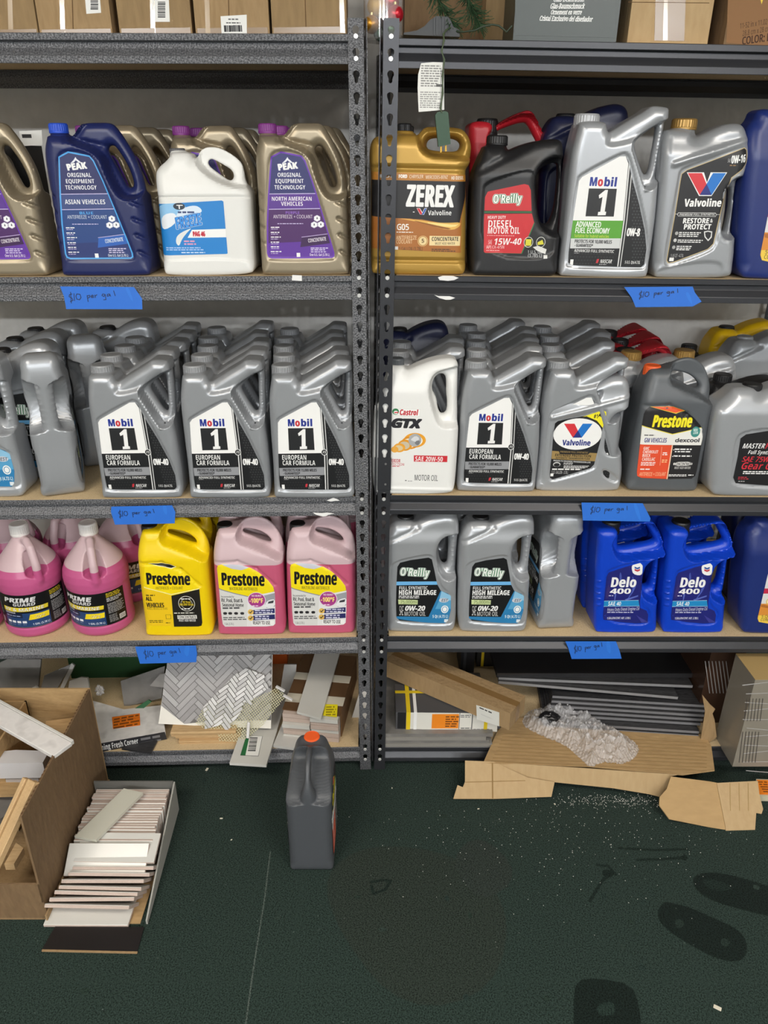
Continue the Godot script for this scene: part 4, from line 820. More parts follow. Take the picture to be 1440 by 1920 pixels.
			"two_grip_gallon":
				forms[k] = jug_form(pv([-75.5,-0.6,-86.9,5.4,-94.5,48.9,-101.6,116,-108.7,202.8,-111.6,253.4,-114.5,286.6,-115,313.2,-66.5,313.5,-59.4,295.1,-54.6,302.5,-41.4,313.2,-20.9,323.9,6.6,336.2,18.2,337.4,30.4,330.2,53.8,299.7,71.3,270.9,76.1,258.4,75.5,241.6,70.9,224.7,77.1,160.4,79,107.7,75.7,85.3,85,26.4,83.3,5.7,69.8,-0.8]),[pv([-61.4,277.8,-55.9,291,-25.3,304.3,12.9,315.1,22.6,309.8,41,283.2,51.9,266.6,46.7,260,12.7,250.6,-41.8,240.3,-53.6,257]),pv([31,138.4,28.7,177.5,30.7,203.3,38.2,212.7,51.6,218.3,57.2,211.9,60,160.3,58,125.3,45.3,120.8])],55,18,[[0,pv([-73.4,278.5,-58.3,302.5,-27.3,317.7,14.6,332.2,39,318.1,80.2,260.5,67.3,237.4,15.5,233,-43,222.2,-65.6,249.4]),-35,8],[0,pv([28.5,125.2,22.8,186.1,32.1,222.5,82.3,237.5,98.4,143,76.5,89.8,39,107.5]),-33,8],[0,pv([-81.2,185.8,-77.3,198.6,-34.5,215.8,16.1,228.7,23.7,216.1,23.9,142.8,26.2,103.1,38.6,85.2,56.2,71.8,62.8,31,24.7,24,-72.8,37.5]),-2.5,4],[1,Vector2(-103.4,162),Vector2(-92.9,162.9),3.4,2.4],[1,Vector2(-101.1,144.1),Vector2(-90.5,145),3.4,2.4],[1,Vector2(-98.7,126.2),Vector2(-88.1,127.1),3.4,2.4],[1,Vector2(-96.4,108.1),Vector2(-85.7,109),3.4,2.4],[1,Vector2(-94,89.8),Vector2(-83.3,90.8),3.4,2.4],[1,Vector2(46.5,203.4),Vector2(60.6,205.1),3.6,2.2],[1,Vector2(49.3,186.2),Vector2(63.4,188),3.6,2.2],[1,Vector2(52.1,169),Vector2(66.3,170.8),3.6,2.2],[1,Vector2(54.9,151.6),Vector2(69.1,153.4),3.6,2.2],[1,Vector2(57.8,134.1),Vector2(72,135.9),3.6,2.2],[1,Vector2(60.6,116.5),Vector2(74.9,118.3),3.6,2.2]],[-68.8,235,289,22,10],3.4)
			"black_cap_jug":
				forms[k] = jug_form(pv([-82.4,-0.6,-93.8,7.7,-99.1,32.8,-102.3,77.9,-104.4,157,-106.4,233.7,-106.2,271.2,-102.2,291.7,-91.5,314.2,-79.5,327.6,-37.7,327.8,-28.7,319.8,-17.7,328.7,13.8,345,49.4,354,70.8,350.9,83.5,339.3,88.6,313.1,88.9,272,87.8,230.3,87.6,192.1,89,157.7,90,122.7,93.1,69.4,94.2,28.6,89.1,8,75.5,-0.8]),[pv([39.3,230.1,39.7,255.2,49.2,273.9,60.4,281,63.4,271.9,65.8,230.2,65.1,192,56.9,186.9,48.8,194.1,43,209])],52,24,[[0,pv([32.6,230.1,35.3,263.5,48.1,286.3,95,296.8,103.2,175,66.7,161.9,46.3,179.1]),-30,10],[0,pv([-94,200,-76.6,221.2,-36.4,231.9,11.1,242.6,27,230,35.8,191.9,45.1,148.8,65.8,129.2,84.4,113.9,89.9,33.2,71.5,21.7,-60.9,28.3,-77.2,41.9]),-3,5],[1,Vector2(-98.4,275.3),Vector2(-20.1,312.5),10,-4],[2,270.1,317,-8],[1,Vector2(68,278.1),Vector2(89.6,277),3.6,2.6],[1,Vector2(69.3,264.1),Vector2(89.5,262.9),3.6,2.6],[1,Vector2(70.6,249.9),Vector2(89.3,248.8),3.6,2.6],[1,Vector2(72,235.7),Vector2(89.2,234.5),3.6,2.6],[1,Vector2(73.3,221.4),Vector2(89.1,220.2),3.6,2.6],[1,Vector2(74.6,207),Vector2(89,205.8),3.6,2.6],[1,Vector2(76,192.5),Vector2(88.9,191.3),3.6,2.6]],[-50.1,251.7,305.7,18,10],3.4)
			"gear_jug":
				forms[k] = jug_form(pv([-117.7,-1.1,-136.2,10.7,-145.3,39.4,-154.8,106.8,-162,179.4,-162.8,214.8,-159.1,230.6,-139.8,248.2,-124.4,263.9,-116.9,273.6,-69,274,-58.6,261,-46.5,264.6,-13.3,282,26.4,285.8,55.2,265.5,77.7,216.9,99.2,145.3,124.4,52.6,131.6,14.4,121.4,0.4]),[pv([7.5,237.3,13.6,254.8,33.1,258.4,46.7,244.6,60.6,195.5,59,166.8,40.7,170.2,19.2,202.2])],56,26,[[0,pv([-104.4,151,-91.6,172.8,-31.4,182.2,31.2,180.9,53.8,159.5,94.5,21.8,4.5,23.2,-82.5,28.4,-95.1,54.9]),-3,5],[0,pv([-1,244.2,13.6,268.6,72.2,265.7,98.1,163.5,48.6,152.2]),-16,14],[2,211.7,267,-14]],[-63,195.6,259.6,20.9,10],3.8)
			"navy_jug":
				forms[k] = jug_form(pv([-111.5,-0.9,-129.5,8.1,-139,38.7,-150.6,107.9,-158.9,175.3,-164.2,236.6,-168.5,283.6,-164.4,309,-153.4,319.5,-150.5,340.3,-112.7,340.5,-100.8,321.8,-82.8,326.1,-47.9,338.8,-1.1,341.1,22.6,322.5,47.5,263.3,83.7,153.8,119.6,39.2,125.6,8.5,111.7,-0.5]),[pv([-21.5,292.8,-14.2,309.7,8.2,311.9,20.6,293,39.2,220,35.9,202.5,21.1,206.8,-1.1,241.6])],56,26,[[0,pv([-28.2,297,-17.3,322.3,32.1,322.5,72.1,198.2,27.5,189.2]),-16,14],[2,240.6,321.1,-14]],[-92.9,253.7,317.7,17.1,10],3.8)
	return forms[k]

func art(a: String) -> Array:
	match a:
		"violet": return art_violet()
		"blue": return art_blue()
		"freeze": return art_freeze()
		"gold": return art_gold()
		"diesel": return art_diesel()
		"euro": return art_euro()
		"fuel": return art_fuel()
		"euro_b": return art_euro_b()
		"restore": return art_restore()
		"atf": return art_atf()
		"white_print": return art_white_print()
		"waterline": return art_waterline()
		"yellow": return art_yellow()
		"grey": return art_grey()
		"delo": return art_delo()
		"mileage": return art_mileage()
		"gear": return art_gear()
		"navy": return art_navy()
	return []

var art_cache := {}

func sticker(k: String, a: String, back := false) -> Array:
	if not art_cache.has(a):
		var q := art(a)
		art_cache[a] = [q, print_mat(q[1], q[3])]
	var d: Array = art_cache[a]
	return [jug_sticker(form(k), d[0][0], d[0][2], back), d[1]]

const CAPS := {"slope_handle_gallon": [-71.7, 283.2, 19.8, 19.3], "white_gallon": [-53, 245.9, 16.5, 9.3], "gold_gallon": [-36.3, 284.4, 15, 18.2], "black_gallon": [-51.8, 262.9, 23, 19.8], "slant_bar_jug": [-64, 298.6, 27.4, 27.8], "low_grip_jug": [-57.7, 298.7, 26.9, 21.9], "gold_cap_gallon": [-50.3, 256.2, 26.8, 28.3], "teardrop_jug": [-48.2, 305.4, 17.5, 28.2], "arch_handle_gallon": [-53.3, 281.3, 21.4, 32.9], "two_grip_gallon": [-68.8, 285, 25, 35.9], "black_cap_jug": [-50.1, 301.7, 22.5, 31.4], "gear_jug": [-63, 255.6, 23.7, 23.2], "navy_jug": [-92.9, 313.7, 19.5, 42.3]}

func simple_jug(k: String, body: Material, cap: Material, arts: Array, ridge := 0.35) -> Node3D:
	var s := []
	for a: String in arts:
		s.append(sticker(k, a))
	return jug(form(k), body, cap, CAPS[k] + [ridge], s)

func jugs() -> void:
	var p := {}
	var black := mat("18181a", 0.45)
	var silver := mat("a2a5a9", 0.33, 0.38)
	var silver_b := mat("acafb3", 0.32, 0.38)
	var white := mat("e4e4e0", 0.38)
	var champagne := mat("9c907a", 0.34, 0.5)
	var navy := mat("1d2658", 0.36)
	var gold := mat("b58f42", 0.36, 0.35)
	var gold_cap := mat("a8854a", 0.34, 0.5)
	var purple := mat("7d3382", 0.45)
	var grey_cap := mat("97999c", 0.4, 0.2)
	var dusk := mat("55595d", 0.4)
	var charcoal := mat("1d1d1f", 0.4)
	var orange := mat("e8602a", 0.5)
	var yellow := mat("f0cf08", 0.36)
	var blue := mat("0c3fc0", 0.34)
	var red := mat("b3202c", 0.4)
	p.violet = simple_jug("slope_handle_gallon", champagne, purple, ["violet"])
	p.blue = simple_jug("slope_handle_gallon", navy, mat("2450c8", 0.45), ["blue"])
	p.freeze = simple_jug("white_gallon", white, mat("5a5a5c", 0.5), ["freeze"])
	p.gold = simple_jug("gold_gallon", gold, charcoal, ["gold"])
	p.diesel = simple_jug("black_gallon", charcoal, black, ["diesel"])
	p.plain_black = simple_jug("black_gallon", charcoal, black, [])
	p.euro = simple_jug("slant_bar_jug", silver, grey_cap, ["euro"])
	p.euro_b = simple_jug("slant_bar_jug", silver, grey_cap, ["euro_b"])
	p.fuel = simple_jug("slant_bar_jug", silver_b, mat("b2b4b6", 0.4, 0.2), ["fuel"])
	p.restore = simple_jug("low_grip_jug", silver, gold_cap, ["restore"])
	p.low_plain = simple_jug("low_grip_jug", silver, gold_cap, [])
	p.atf = simple_jug("gold_cap_gallon", silver_b, gold_cap, ["atf"])
	p.castrol = simple_jug("teardrop_jug", mat("e9e9e6", 0.4), dusk, ["white_print"])
	p.yellow = simple_jug("arch_handle_gallon", yellow, black, ["yellow"])
	p.grey = simple_jug("arch_handle_gallon", dusk, orange, ["grey"])
	var pale := mat("cdb3b8", 0.36)
	var pink := mat("c25a78", 0.34)
	p.pink = jug(form("arch_handle_gallon"), pale, black, CAPS.arch_handle_gallon, [sticker("arch_handle_gallon", "waterline")], pink, 0.2165)
	p.delo = simple_jug("two_grip_gallon", blue, black, ["delo"])
	p.red = simple_jug("two_grip_gallon", red, black, [])
	p.mileage = simple_jug("black_cap_jug", silver_b, black, ["mileage"])
	p.grey_capped = jug(form("black_cap_jug"), silver, grey_cap, CAPS.black_cap_jug, [sticker("black_cap_jug", "mileage", true)])
	p.navy_hump = simple_jug("black_cap_jug", mat("161c3c", 0.4), black, [])
	p.yellow_hump = simple_jug("black_cap_jug", mat("e0b410", 0.4), black, [])
	p.gear = simple_jug("gear_jug", silver_b, black, ["gear"])
	p.navy = simple_jug("navy_jug", mat("1f2f6e", 0.36), black, ["navy"])
	p.navy_pale = simple_jug("navy_jug", mat("141d48", 0.4), mat("7fa4c4", 0.5), [])
	p.round = round_jug()
	put(p.violet, "antifreeze_jug", left_unit * at(-0.1183, 1.4150, -0.0680), "champagne gallon jug with purple cap and purple label, in front beside the post", "jug")
	put(p.blue, "antifreeze_jug", left_unit * at(-0.5566, 1.4150, -0.0680), "navy blue gallon jug with bright blue cap and blue label", "jug")
	put(p.violet, "antifreeze_jug", left_unit * at(-0.7786, 1.4150, -0.0680), "champagne gallon jug with purple label, cut off by the left edge of the picture", "jug")
	put(p.violet, "antifreeze_jug", left_unit * at(-0.5428, 1.4150, -0.1930), "champagne gallon jug standing first behind the navy blue jug", "jug")
	put(p.violet, "antifreeze_jug", left_unit * at(-0.5255, 1.4150, -0.3180), "champagne gallon jug standing second behind the navy blue jug", "jug")
	put(p.violet, "antifreeze_jug", left_unit * at(-0.5168, 1.4150, -0.4430), "champagne gallon jug standing third behind the navy blue jug", "jug")
	put(p.violet, "antifreeze_jug", left_unit * at(-0.3295, 1.4150, -0.2080), "champagne gallon jug, first, its purple cap showing, in the file behind the white jug", "jug")
	put(p.violet, "antifreeze_jug", left_unit * at(-0.3137, 1.4150, -0.3300), "champagne gallon jug, second in the file behind the white jug", "jug")
	put(p.violet, "antifreeze_jug", left_unit * at(-0.3075, 1.4150, -0.4520), "champagne gallon jug, third in the file behind the white jug", "jug")
	put(p.violet, "antifreeze_jug", left_unit * at(-0.1042, 1.4150, -0.1930), "champagne gallon jug, first behind the purple-labelled jug beside the post", "jug")
	put(p.violet, "antifreeze_jug", left_unit * at(-0.0885, 1.4150, -0.3180), "champagne gallon jug, second behind the purple-labelled jug beside the post", "jug")
	put(p.freeze, "oil_jug", left_unit * at(-0.3319, 1.4150, -0.0700), "white gallon jug with a sky blue label and small grey cap", "jug")
	put(p.gold, "antifreeze_jug", right_unit * at(0.0697, 1.4160, -0.0700), "gold gallon jug with black and amber label, half behind the right-hand post", "jug")
	put(p.gold, "antifreeze_jug", right_unit * at(0.0817, 1.4160, -0.2000), "gold gallon jug hidden behind the front gold jug", "jug")
	put(p.diesel, "oil_jug", right_unit * at(0.2841, 1.4160, -0.0660), "black gallon jug with a red diesel oil label", "jug")
	put(p.red, "oil_jug", right_unit * at(0.2975, 1.4160, -0.2100), "red gallon jug with black cap behind the black jug", "jug")
	put(p.fuel, "oil_jug", right_unit * at(0.4830, 1.4160, -0.0620), "silver jug with white label and green fuel economy band", "jug")
	put(p.navy_hump, "oil_jug", right_unit * at(0.4554, 1.4160, -0.2000), "dark navy jug, its rounded top showing behind the green-banded silver jug", "jug")
	put(p.restore, "oil_jug", right_unit * at(0.6871, 1.4160, -0.0640), "silver jug with gold cap and black label outlined in gold", "jug")
	put(p.euro, "oil_jug", right_unit * at(0.9378, 1.4160, -0.2350), "silver grey-capped jug behind the navy jug at the right end of the shelf", "jug")
	put(p.navy, "oil_jug", right_unit * at(0.9222, 1.4160, -0.0680), "navy blue jug cut off by the right edge, on the top jug shelf", "jug")
	put(p.mileage, "oil_jug", left_unit * at(-0.9288, 0.8835, -0.0720), "silver jug with blue and black label cut off by the left edge", "jug")
	put(p.mileage, "oil_jug", left_unit * at(-0.8524, 0.8835, -0.1974), "silver jug with black cap, second in the file at the left edge", "jug")
	put(p.mileage, "oil_jug", left_unit * at(-0.8734, 0.8835, -0.3319), "silver jug with black cap, third in the file at the left edge", "jug")
	put(p.mileage, "oil_jug", left_unit * at(-0.8671, 0.8835, -0.4607), "silver jug with black cap, fourth in the file at the left edge", "jug")
	put(p.mileage, "oil_jug", left_unit * at(-0.6706, 0.8835, -0.4779), "silver jug with black cap at the back, behind the sideways silver jugs", "jug")
	put(p.grey_capped, "oil_jug", left_unit * at(-0.7725, 0.8835, -0.1120, -1.250), "silver jug turned sideways with its grip facing out, front one of two", "jug")
	put(p.grey_capped, "oil_jug", left_unit * at(-0.7332, 0.8835, -0.3150, -1.250), "silver jug with grey cap turned sideways, behind the other sideways jug", "jug")
	put(p.euro, "oil_jug", left_unit * at(-0.5456, 0.8835, -0.0555), "silver jug with white and black label, front of the leftmost file of three", "jug")
	put(p.euro, "oil_jug", left_unit * at(-0.5532, 0.8835, -0.1570), "silver jug, second in the leftmost of three files of slant-topped jugs", "jug")
	put(p.euro, "oil_jug", left_unit * at(-0.5476, 0.8835, -0.2585), "silver jug, third in the leftmost of three files of slant-topped jugs", "jug")
	put(p.euro, "oil_jug", left_unit * at(-0.5479, 0.8835, -0.3600), "silver jug, fourth in the leftmost of three files of slant-topped jugs", "jug")
	put(p.euro, "oil_jug", left_unit * at(-0.5577, 0.8835, -0.4708), "silver jug, rearmost in the leftmost of three files of slant-topped jugs", "jug")
	put(p.euro, "oil_jug", left_unit * at(-0.3278, 0.8835, -0.0491), "silver jug with white and black label, front of the middle file of three", "jug")
	put(p.euro, "oil_jug", left_unit * at(-0.3287, 0.8835, -0.1506), "silver jug, second in the middle of three files of slant-topped jugs", "jug")
	put(p.euro, "oil_jug", left_unit * at(-0.3330, 0.8835, -0.2521), "silver jug, third in the middle of three files of slant-topped jugs", "jug")
	put(p.euro, "oil_jug", left_unit * at(-0.3492, 0.8835, -0.3536), "silver jug, fourth in the middle of three files of slant-topped jugs", "jug")
	put(p.euro, "oil_jug", left_unit * at(-0.3488, 0.8835, -0.4877), "silver jug, rearmost in the middle of three files of slant-topped jugs", "jug")
	put(p.euro_b, "oil_jug", left_unit * at(-0.1188, 0.8835, -0.0430), "silver jug with white and black label, front of the file beside the post", "jug")
	put(p.euro, "oil_jug", left_unit * at(-0.1251, 0.8835, -0.1445), "silver jug, second in the file of slant-topped jugs beside the post", "jug")
	put(p.euro, "oil_jug", left_unit * at(-0.1356, 0.8835, -0.2460), "silver jug, third in the file of slant-topped jugs beside the post", "jug")
	put(p.euro, "oil_jug", left_unit * at(-0.1433, 0.8835, -0.3475), "silver jug, fourth in the file of slant-topped jugs beside the post", "jug")
	put(p.euro, "oil_jug", left_unit * at(-0.1373, 0.8835, -0.4661), "silver jug, rearmost in the file of slant-topped jugs beside the post", "jug")
	put(p.castrol, "oil_jug", right_unit * at(0.0758, 0.8865, -0.0580), "white jug with a teardrop hand hole beside the right-hand post", "jug")
	put(p.euro, "oil_jug", right_unit * at(0.1001, 0.8865, -0.1720), "silver jug, first behind the white jug", "jug")
	put(p.euro, "oil_jug", right_unit * at(0.1106, 0.8865, -0.2760), "silver jug, second behind the white jug", "jug")
	put(p.navy_hump, "oil_jug", right_unit * at(0.0969, 0.8865, -0.4200), "dark navy jug at the back behind the white jug", "jug")
	put(p.euro, "oil_jug", right_unit * at(0.2836, 0.8865, -0.0770), "silver jug with white and black label, between the white jug and the gold-capped jug", "jug")
	put(p.euro, "oil_jug", right_unit * at(0.2998, 0.8865, -0.1925), "silver jug, second in the file right of the white jug", "jug")
	put(p.euro, "oil_jug", right_unit * at(0.3116, 0.8865, -0.2946), "silver jug, third in the file right of the white jug", "jug")
	put(p.euro, "oil_jug", right_unit * at(0.3257, 0.8865, -0.3961), "silver jug, fourth in the file right of the white jug", "jug")
	put(p.euro, "oil_jug", right_unit * at(0.3163, 0.8865, -0.5137), "silver jug, rearmost in the file right of the white jug", "jug")
	put(p.euro, "oil_jug", right_unit * at(0.4848, 0.8865, -0.0853), "silver jug with black interior of its handle showing, right behind the gold-capped jug", "jug")
	put(p.euro, "oil_jug", right_unit * at(0.5027, 0.8865, -0.2580), "silver jug, second in the file behind the gold-capped jug", "jug")
	put(p.euro, "oil_jug", right_unit * at(0.5264, 0.8865, -0.3740), "silver jug, third in the file behind the gold-capped jug", "jug")
	put(p.euro, "oil_jug", right_unit * at(0.5322, 0.8865, -0.5018), "silver jug, rearmost in the file behind the gold-capped jug", "jug")
	put(p.atf, "fluid_jug", right_unit * at(0.4978, 0.8865, -0.0850), "silver gallon jug with gold cap, white oval and yellow corner on its label", "jug")
	put(p.grey, "antifreeze_jug", right_unit * at(0.7095, 0.8865, -0.0910), "dark grey gallon jug with orange cap on the shelf, black and orange label", "jug")
	put(p.red, "oil_jug", right_unit * at(0.7054, 0.8865, -0.2450), "red jug with black cap, front of three behind the dark grey jug", "jug")
	put(p.red, "oil_jug", right_unit * at(0.7238, 0.8865, -0.3600), "red jug with black cap, middle of three behind the dark grey jug", "jug")
	put(p.red, "oil_jug", right_unit * at(0.7264, 0.8865, -0.4750), "red jug with black cap, rearmost of three behind the dark grey jug", "jug")
	put(p.low_plain, "oil_jug", right_unit * at(0.6999, 0.8865, -0.2150), "silver jug whose gold cap shows between the red jugs and the orange cap", "jug")
	put(p.low_plain, "oil_jug", right_unit * at(0.8466, 0.8865, -0.2350), "silver jug with gold cap behind the black capped jug", "jug")
	put(p.plain_black, "oil_jug", right_unit * at(0.9242, 0.8865, -0.4300, -1.100), "black jug turned with its flat handle facing out, at the back", "jug")
	put(p.yellow_hump, "oil_jug", right_unit * at(1.0614, 0.8865, -0.5000), "yellow jug with black cap in the back corner of the shelf", "jug")
	put(p.grey_capped, "oil_jug", right_unit * at(1.0526, 0.8865, -0.3600), "silver jug with grey cap in front of the yellow jug", "jug")
	put(p.plain_black, "oil_jug", right_unit * at(0.9076, 0.8865, -0.1350), "black jug standing upright behind the big silver jug", "jug")
	put(p.gear, "oil_jug", right_unit * at(0.9613, 0.8865, -0.0620), "big silver jug with black gear oil label cut off by the right edge", "jug")
	put(p.round, "antifreeze_jug", left_unit * at(-0.9106, 0.4655, -0.1050, -0.850), "round pink jug with white cap, black label, second from the left edge", "jug")
	put(p.round, "antifreeze_jug", left_unit * at(-0.7289, 0.4655, -0.1050, -1.250), "round pink jug with white cap standing against the yellow jug", "jug")
	put(p.round, "antifreeze_jug", left_unit * at(-1.0933, 0.4655, -0.1050, -0.900), "round pink jug cut off by the left edge of the picture", "jug")
	put(p.round, "antifreeze_jug", left_unit * at(-1.0264, 0.4655, -0.2750, -0.300), "round pink jug in the shade of the back row, leftmost of three", "jug")
	put(p.round, "antifreeze_jug", left_unit * at(-0.8433, 0.4655, -0.2750, -1.900), "round pink jug in the shade of the back row, middle of three", "jug")
	put(p.round, "antifreeze_jug", left_unit * at(-0.6946, 0.4655, -0.2750, -0.600), "round pink jug in the shade of the back row, rightmost of three", "jug")
	put(p.yellow, "antifreeze_jug", left_unit * at(-0.5051, 0.4655, -0.0760), "yellow gallon jug with black cap and black label corner, in the front row", "jug")
	put(p.yellow, "antifreeze_jug", left_unit * at(-0.5191, 0.4655, -0.2050), "yellow gallon jug behind the front yellow jug", "jug")
	put(p.yellow, "antifreeze_jug", left_unit * at(-0.5071, 0.4655, -0.3300), "yellow gallon jug rearmost of three", "jug")
	put(p.pink, "antifreeze_jug", left_unit * at(-0.3084, 0.4655, -0.0760), "pink gallon jug with arched pale handle, next to the yellow jug", "jug")
	put(p.pink, "antifreeze_jug", left_unit * at(-0.1174, 0.4655, -0.0760), "pink gallon jug with arched pale handle, beside the post", "jug")
	put(p.pink, "antifreeze_jug", left_unit * at(-0.3211, 0.4655, -0.2000), "pink gallon jug behind the one next to the yellow jug", "jug")
	put(p.pink, "antifreeze_jug", left_unit * at(-0.1308, 0.4655, -0.2000), "pink gallon jug behind the one beside the post", "jug")
	put(p.pink, "antifreeze_jug", left_unit * at(-0.1125, 0.4655, -0.3300), "pink gallon jug at the back by the post", "jug")
	put(p.mileage, "oil_jug", right_unit * at(0.3083, 0.4680, -0.0740), "silver jug with black and blue label, between its twin and the sideways jug", "jug")
	put(p.mileage, "oil_jug", right_unit * at(0.1104, 0.4680, -0.0740), "silver jug with black and blue label, right against the post", "jug")
	put(p.mileage, "oil_jug", right_unit * at(0.3003, 0.4680, -0.2000), "silver jug behind the black and blue labelled jug next to the sideways jug", "jug")
	put(p.mileage, "oil_jug", right_unit * at(0.1024, 0.4680, -0.2000), "silver jug behind the black and blue labelled jug against the post", "jug")
	put(p.mileage, "oil_jug", right_unit * at(0.4785, 0.4680, -0.1250, -1.500), "silver jug turned sideways, its grip facing out, next to the bright blue jugs", "jug")
	put(p.delo, "oil_jug", right_unit * at(0.6757, 0.4680, -0.0750), "bright blue jug with two grips, standing beside the sideways silver jug", "jug")
	put(p.delo, "oil_jug", right_unit * at(0.8629, 0.4680, -0.0750), "bright blue jug with two grips, standing beside the navy jug", "jug")
	put(p.delo, "oil_jug", right_unit * at(0.6707, 0.4680, -0.2000), "bright blue jug behind the one beside the sideways silver jug", "jug")
	put(p.delo, "oil_jug", right_unit * at(0.8579, 0.4680, -0.2000), "bright blue jug behind the one beside the navy jug", "jug")
	put(p.navy, "oil_jug", right_unit * at(1.1256, 0.4680, -0.0710), "navy blue jug with yellow and red label cut off by the right edge", "jug")
	put(p.navy_pale, "oil_jug", right_unit * at(1.1578, 0.4680, -0.2200), "navy jug with pale blue cap behind the one at the right edge", "jug")
	for k: String in p:
		p[k].free()

func more() -> void:
	var cardboard := grain(["8f7551", "a08560", "987d58"], 5.0, 0.85, 0.25, Vector3(1, 0.2, 1), 0.04, 31)
	var cardboard_b := grain(["8a7250", "9a805a"], 5.0, 0.85, 0.25, Vector3(1, 0.2, 1), 0.04, 33)
	var cardboard_light := grain(["b0946c", "baa078"], 5.0, 0.85, 0.2, Vector3(1, 0.3, 1), 0.04, 35)
	var cardboard_dark := grain(["735b40", "806749"], 5.0, 0.85, 0.2, Vector3(1, 0.3, 1), 0.04, 36)
	var inside := grain(["a98b60", "b59669"], 5.0, 0.85, 0.25, Vector3(0.3, 1, 1), 0.04, 38)
	var clear_tape := mat("a58a62", 0.12)
	var brown_tape := mat("836640", 0.22)
	var yellow_tape := mat("e0c222", 0.4)
	var cut := mat("5f4428", 0.9)
	var paper := mat("ececea", 0.6)
	var gift_green := mat("22302c", 0.35)
	var glass := StandardMaterial3D.new()
	glass.albedo_color = Color(1, 1, 1, 0.1)
	glass.transparency = BaseMaterial3D.TRANSPARENCY_ALPHA
	glass.roughness = 0.06
	var ceramic := mat("cfcec8", 0.25)
	var ceramic_grey := mat("8f8d89", 0.4)
	var biscuit := grain(["b5a196", "cdbdb2"], 22.0, 0.9, 0.3, Vector3.ONE, 0.09, 41)
	var marble := grain(["c9c7c4", "e6e4e1", "dcdad7"], 3.0, 0.3, 0.0, Vector3(1, 2, 1), 0.02, 43)
	var pine := grain(["b69467", "cbab7e", "c09f72"], 6.0, 0.6, 0.2, Vector3(0.3, 3, 3), 0.03, 45)
	var slate := grain(["6f6d6a", "85827e"], 3.0, 0.45, 0.1, Vector3.ONE, 0.02, 47)
	var plank := grain(["222224", "3a3a3c", "2c2c2e"], 4.0, 0.35, 0.2, Vector3(0.4, 4, 2), 0.05, 49)
	var plank_edge := mat("77777a", 0.4)
	var mesh_net := mat("d9d6b0", 0.7)
	var film := StandardMaterial3D.new()
	film.albedo_color = Color(0.9, 0.9, 0.9, 0.42)
	film.transparency = BaseMaterial3D.TRANSPARENCY_ALPHA
	film.roughness = 0.26
	var bubble := StandardMaterial3D.new()
	bubble.albedo_color = Color(0.95, 0.95, 0.96, 0.3)
	bubble.transparency = BaseMaterial3D.TRANSPARENCY_ALPHA
	bubble.roughness = 0.12
	var t: Node3D
	var b: MB
	var q: MeshInstance3D
	var c1 := Cv.new(self, -5.3, -1.4, 169.6, 48.8, 2.4, "#2a6fd2")
	c1.poly([135.1,46.8,143.8,46.8,150.9,13.2,143.3,21.9],"#2f79da",1)
	scrawl(c1, 8.8, 12.4, 113.6, 19.1, 23.5)
	solo("price_tape", plate([-.0811,-.0238,.0024,.0863,-.0252,-.0025,.0884,-.002,-.0026,.0742,.0229,-.0022,-.0864,.025,.0025,-.0815,.0031,.0024], .0005, [-.0864,-.0252,.0025, .9996,0,-.0291,0,1,0, .1749, .0502]), print_mat(c1, 0.55), "blue tape price note on the top jug shelf, left of the posts", "tape", at(-.6241, 1.3703, -1.7415))
	var c2 := Cv.new(self, -4.8, 0, 154.2, 51.2, 2.4, "#2a6fd2")
	c2.poly([125,51.5,134.9,51.4,133.1,22.2,124.5,33.3],"#2f79da",1)
	scrawl(c2, 11.7, 17.2, 103.4, 22.6, 22.7)
	solo("price_tape", plate([-.0741,-.0284,.0022,.0749,-.0268,-.0022,.08,.0045,-.0023,.0739,.0228,-.0022,-.0758,.0212,.0022,-.0789,.0066,.0023], .0005, [-.0789,-.0284,.0023, .9996,0,-.0291,0,1,0, .159, .0512]), print_mat(c2, 0.55), "blue tape price note on the rail above the yellow jug", "tape", at(-.6009, .8439, -1.7422))
	var c3 := Cv.new(self, -5.8, 0, 158.3, 56, 2.4, "#2a6fd2")
	c3.poly([129.8,56.6,141.7,56.3,132.8,16.8,122.3,31.6],"#2f79da",1)
	scrawl(c3, 13.8, 13.4, 115.2, 22, 31.9)
	solo("price_tape", plate([-.0765,-.031,.0022,.0768,-.0293,-.0022,.0818,-.0001,-.0024,.0811,.025,-.0024,-.0823,.0249,.0024,-.081,.0105,.0024], .0005, [-.0823,-.031,.0024, .9996,0,-.0291,0,1,0, .1641, .056]), print_mat(c3, 0.55), "blue tape price note on the rail below the yellow jug", "tape", at(-.5915, .4244, -1.7425))
	var c4 := Cv.new(self, -32.6, -0, 147.4, 46.7, 2.4, "#2a6fd2")
	c4.poly([106.2,33.7,115.7,33.8,130,4.6,118.7,13.8],"#2f79da",1)
	scrawl(c4, 2.3, 16.5, 91.6, 25.8, 19)
	solo("price_tape", plate([-.069,-.0223,.0013,.0603,-.0211,-.0012,.0786,-.0103,-.0015,.0598,.0098,-.0012,.0529,.0226,-.001,-.101,.0219,.0019,-.0815,-.0006,.0016], .0005, [-.1016,-.0218,.002, .9997,-.0145,-.0193,.0145,.9999,-.0003, .1801, .0467]), print_mat(c4, 0.55), "blue tape price note on the top jug shelf, right of the posts", "tape", at(.6368, 1.3676, -1.7706))
	var c5 := Cv.new(self, -9.7, -2.2, 172, 49.7, 2.4, "#2a6fd2")
	c5.poly([120.8,48.5,131.5,48.6,152.2,-4.3,139.6,7.5],"#2f79da",1)
	scrawl(c5, 14.1, 16.6, 110.6, 20.3, 24.2)
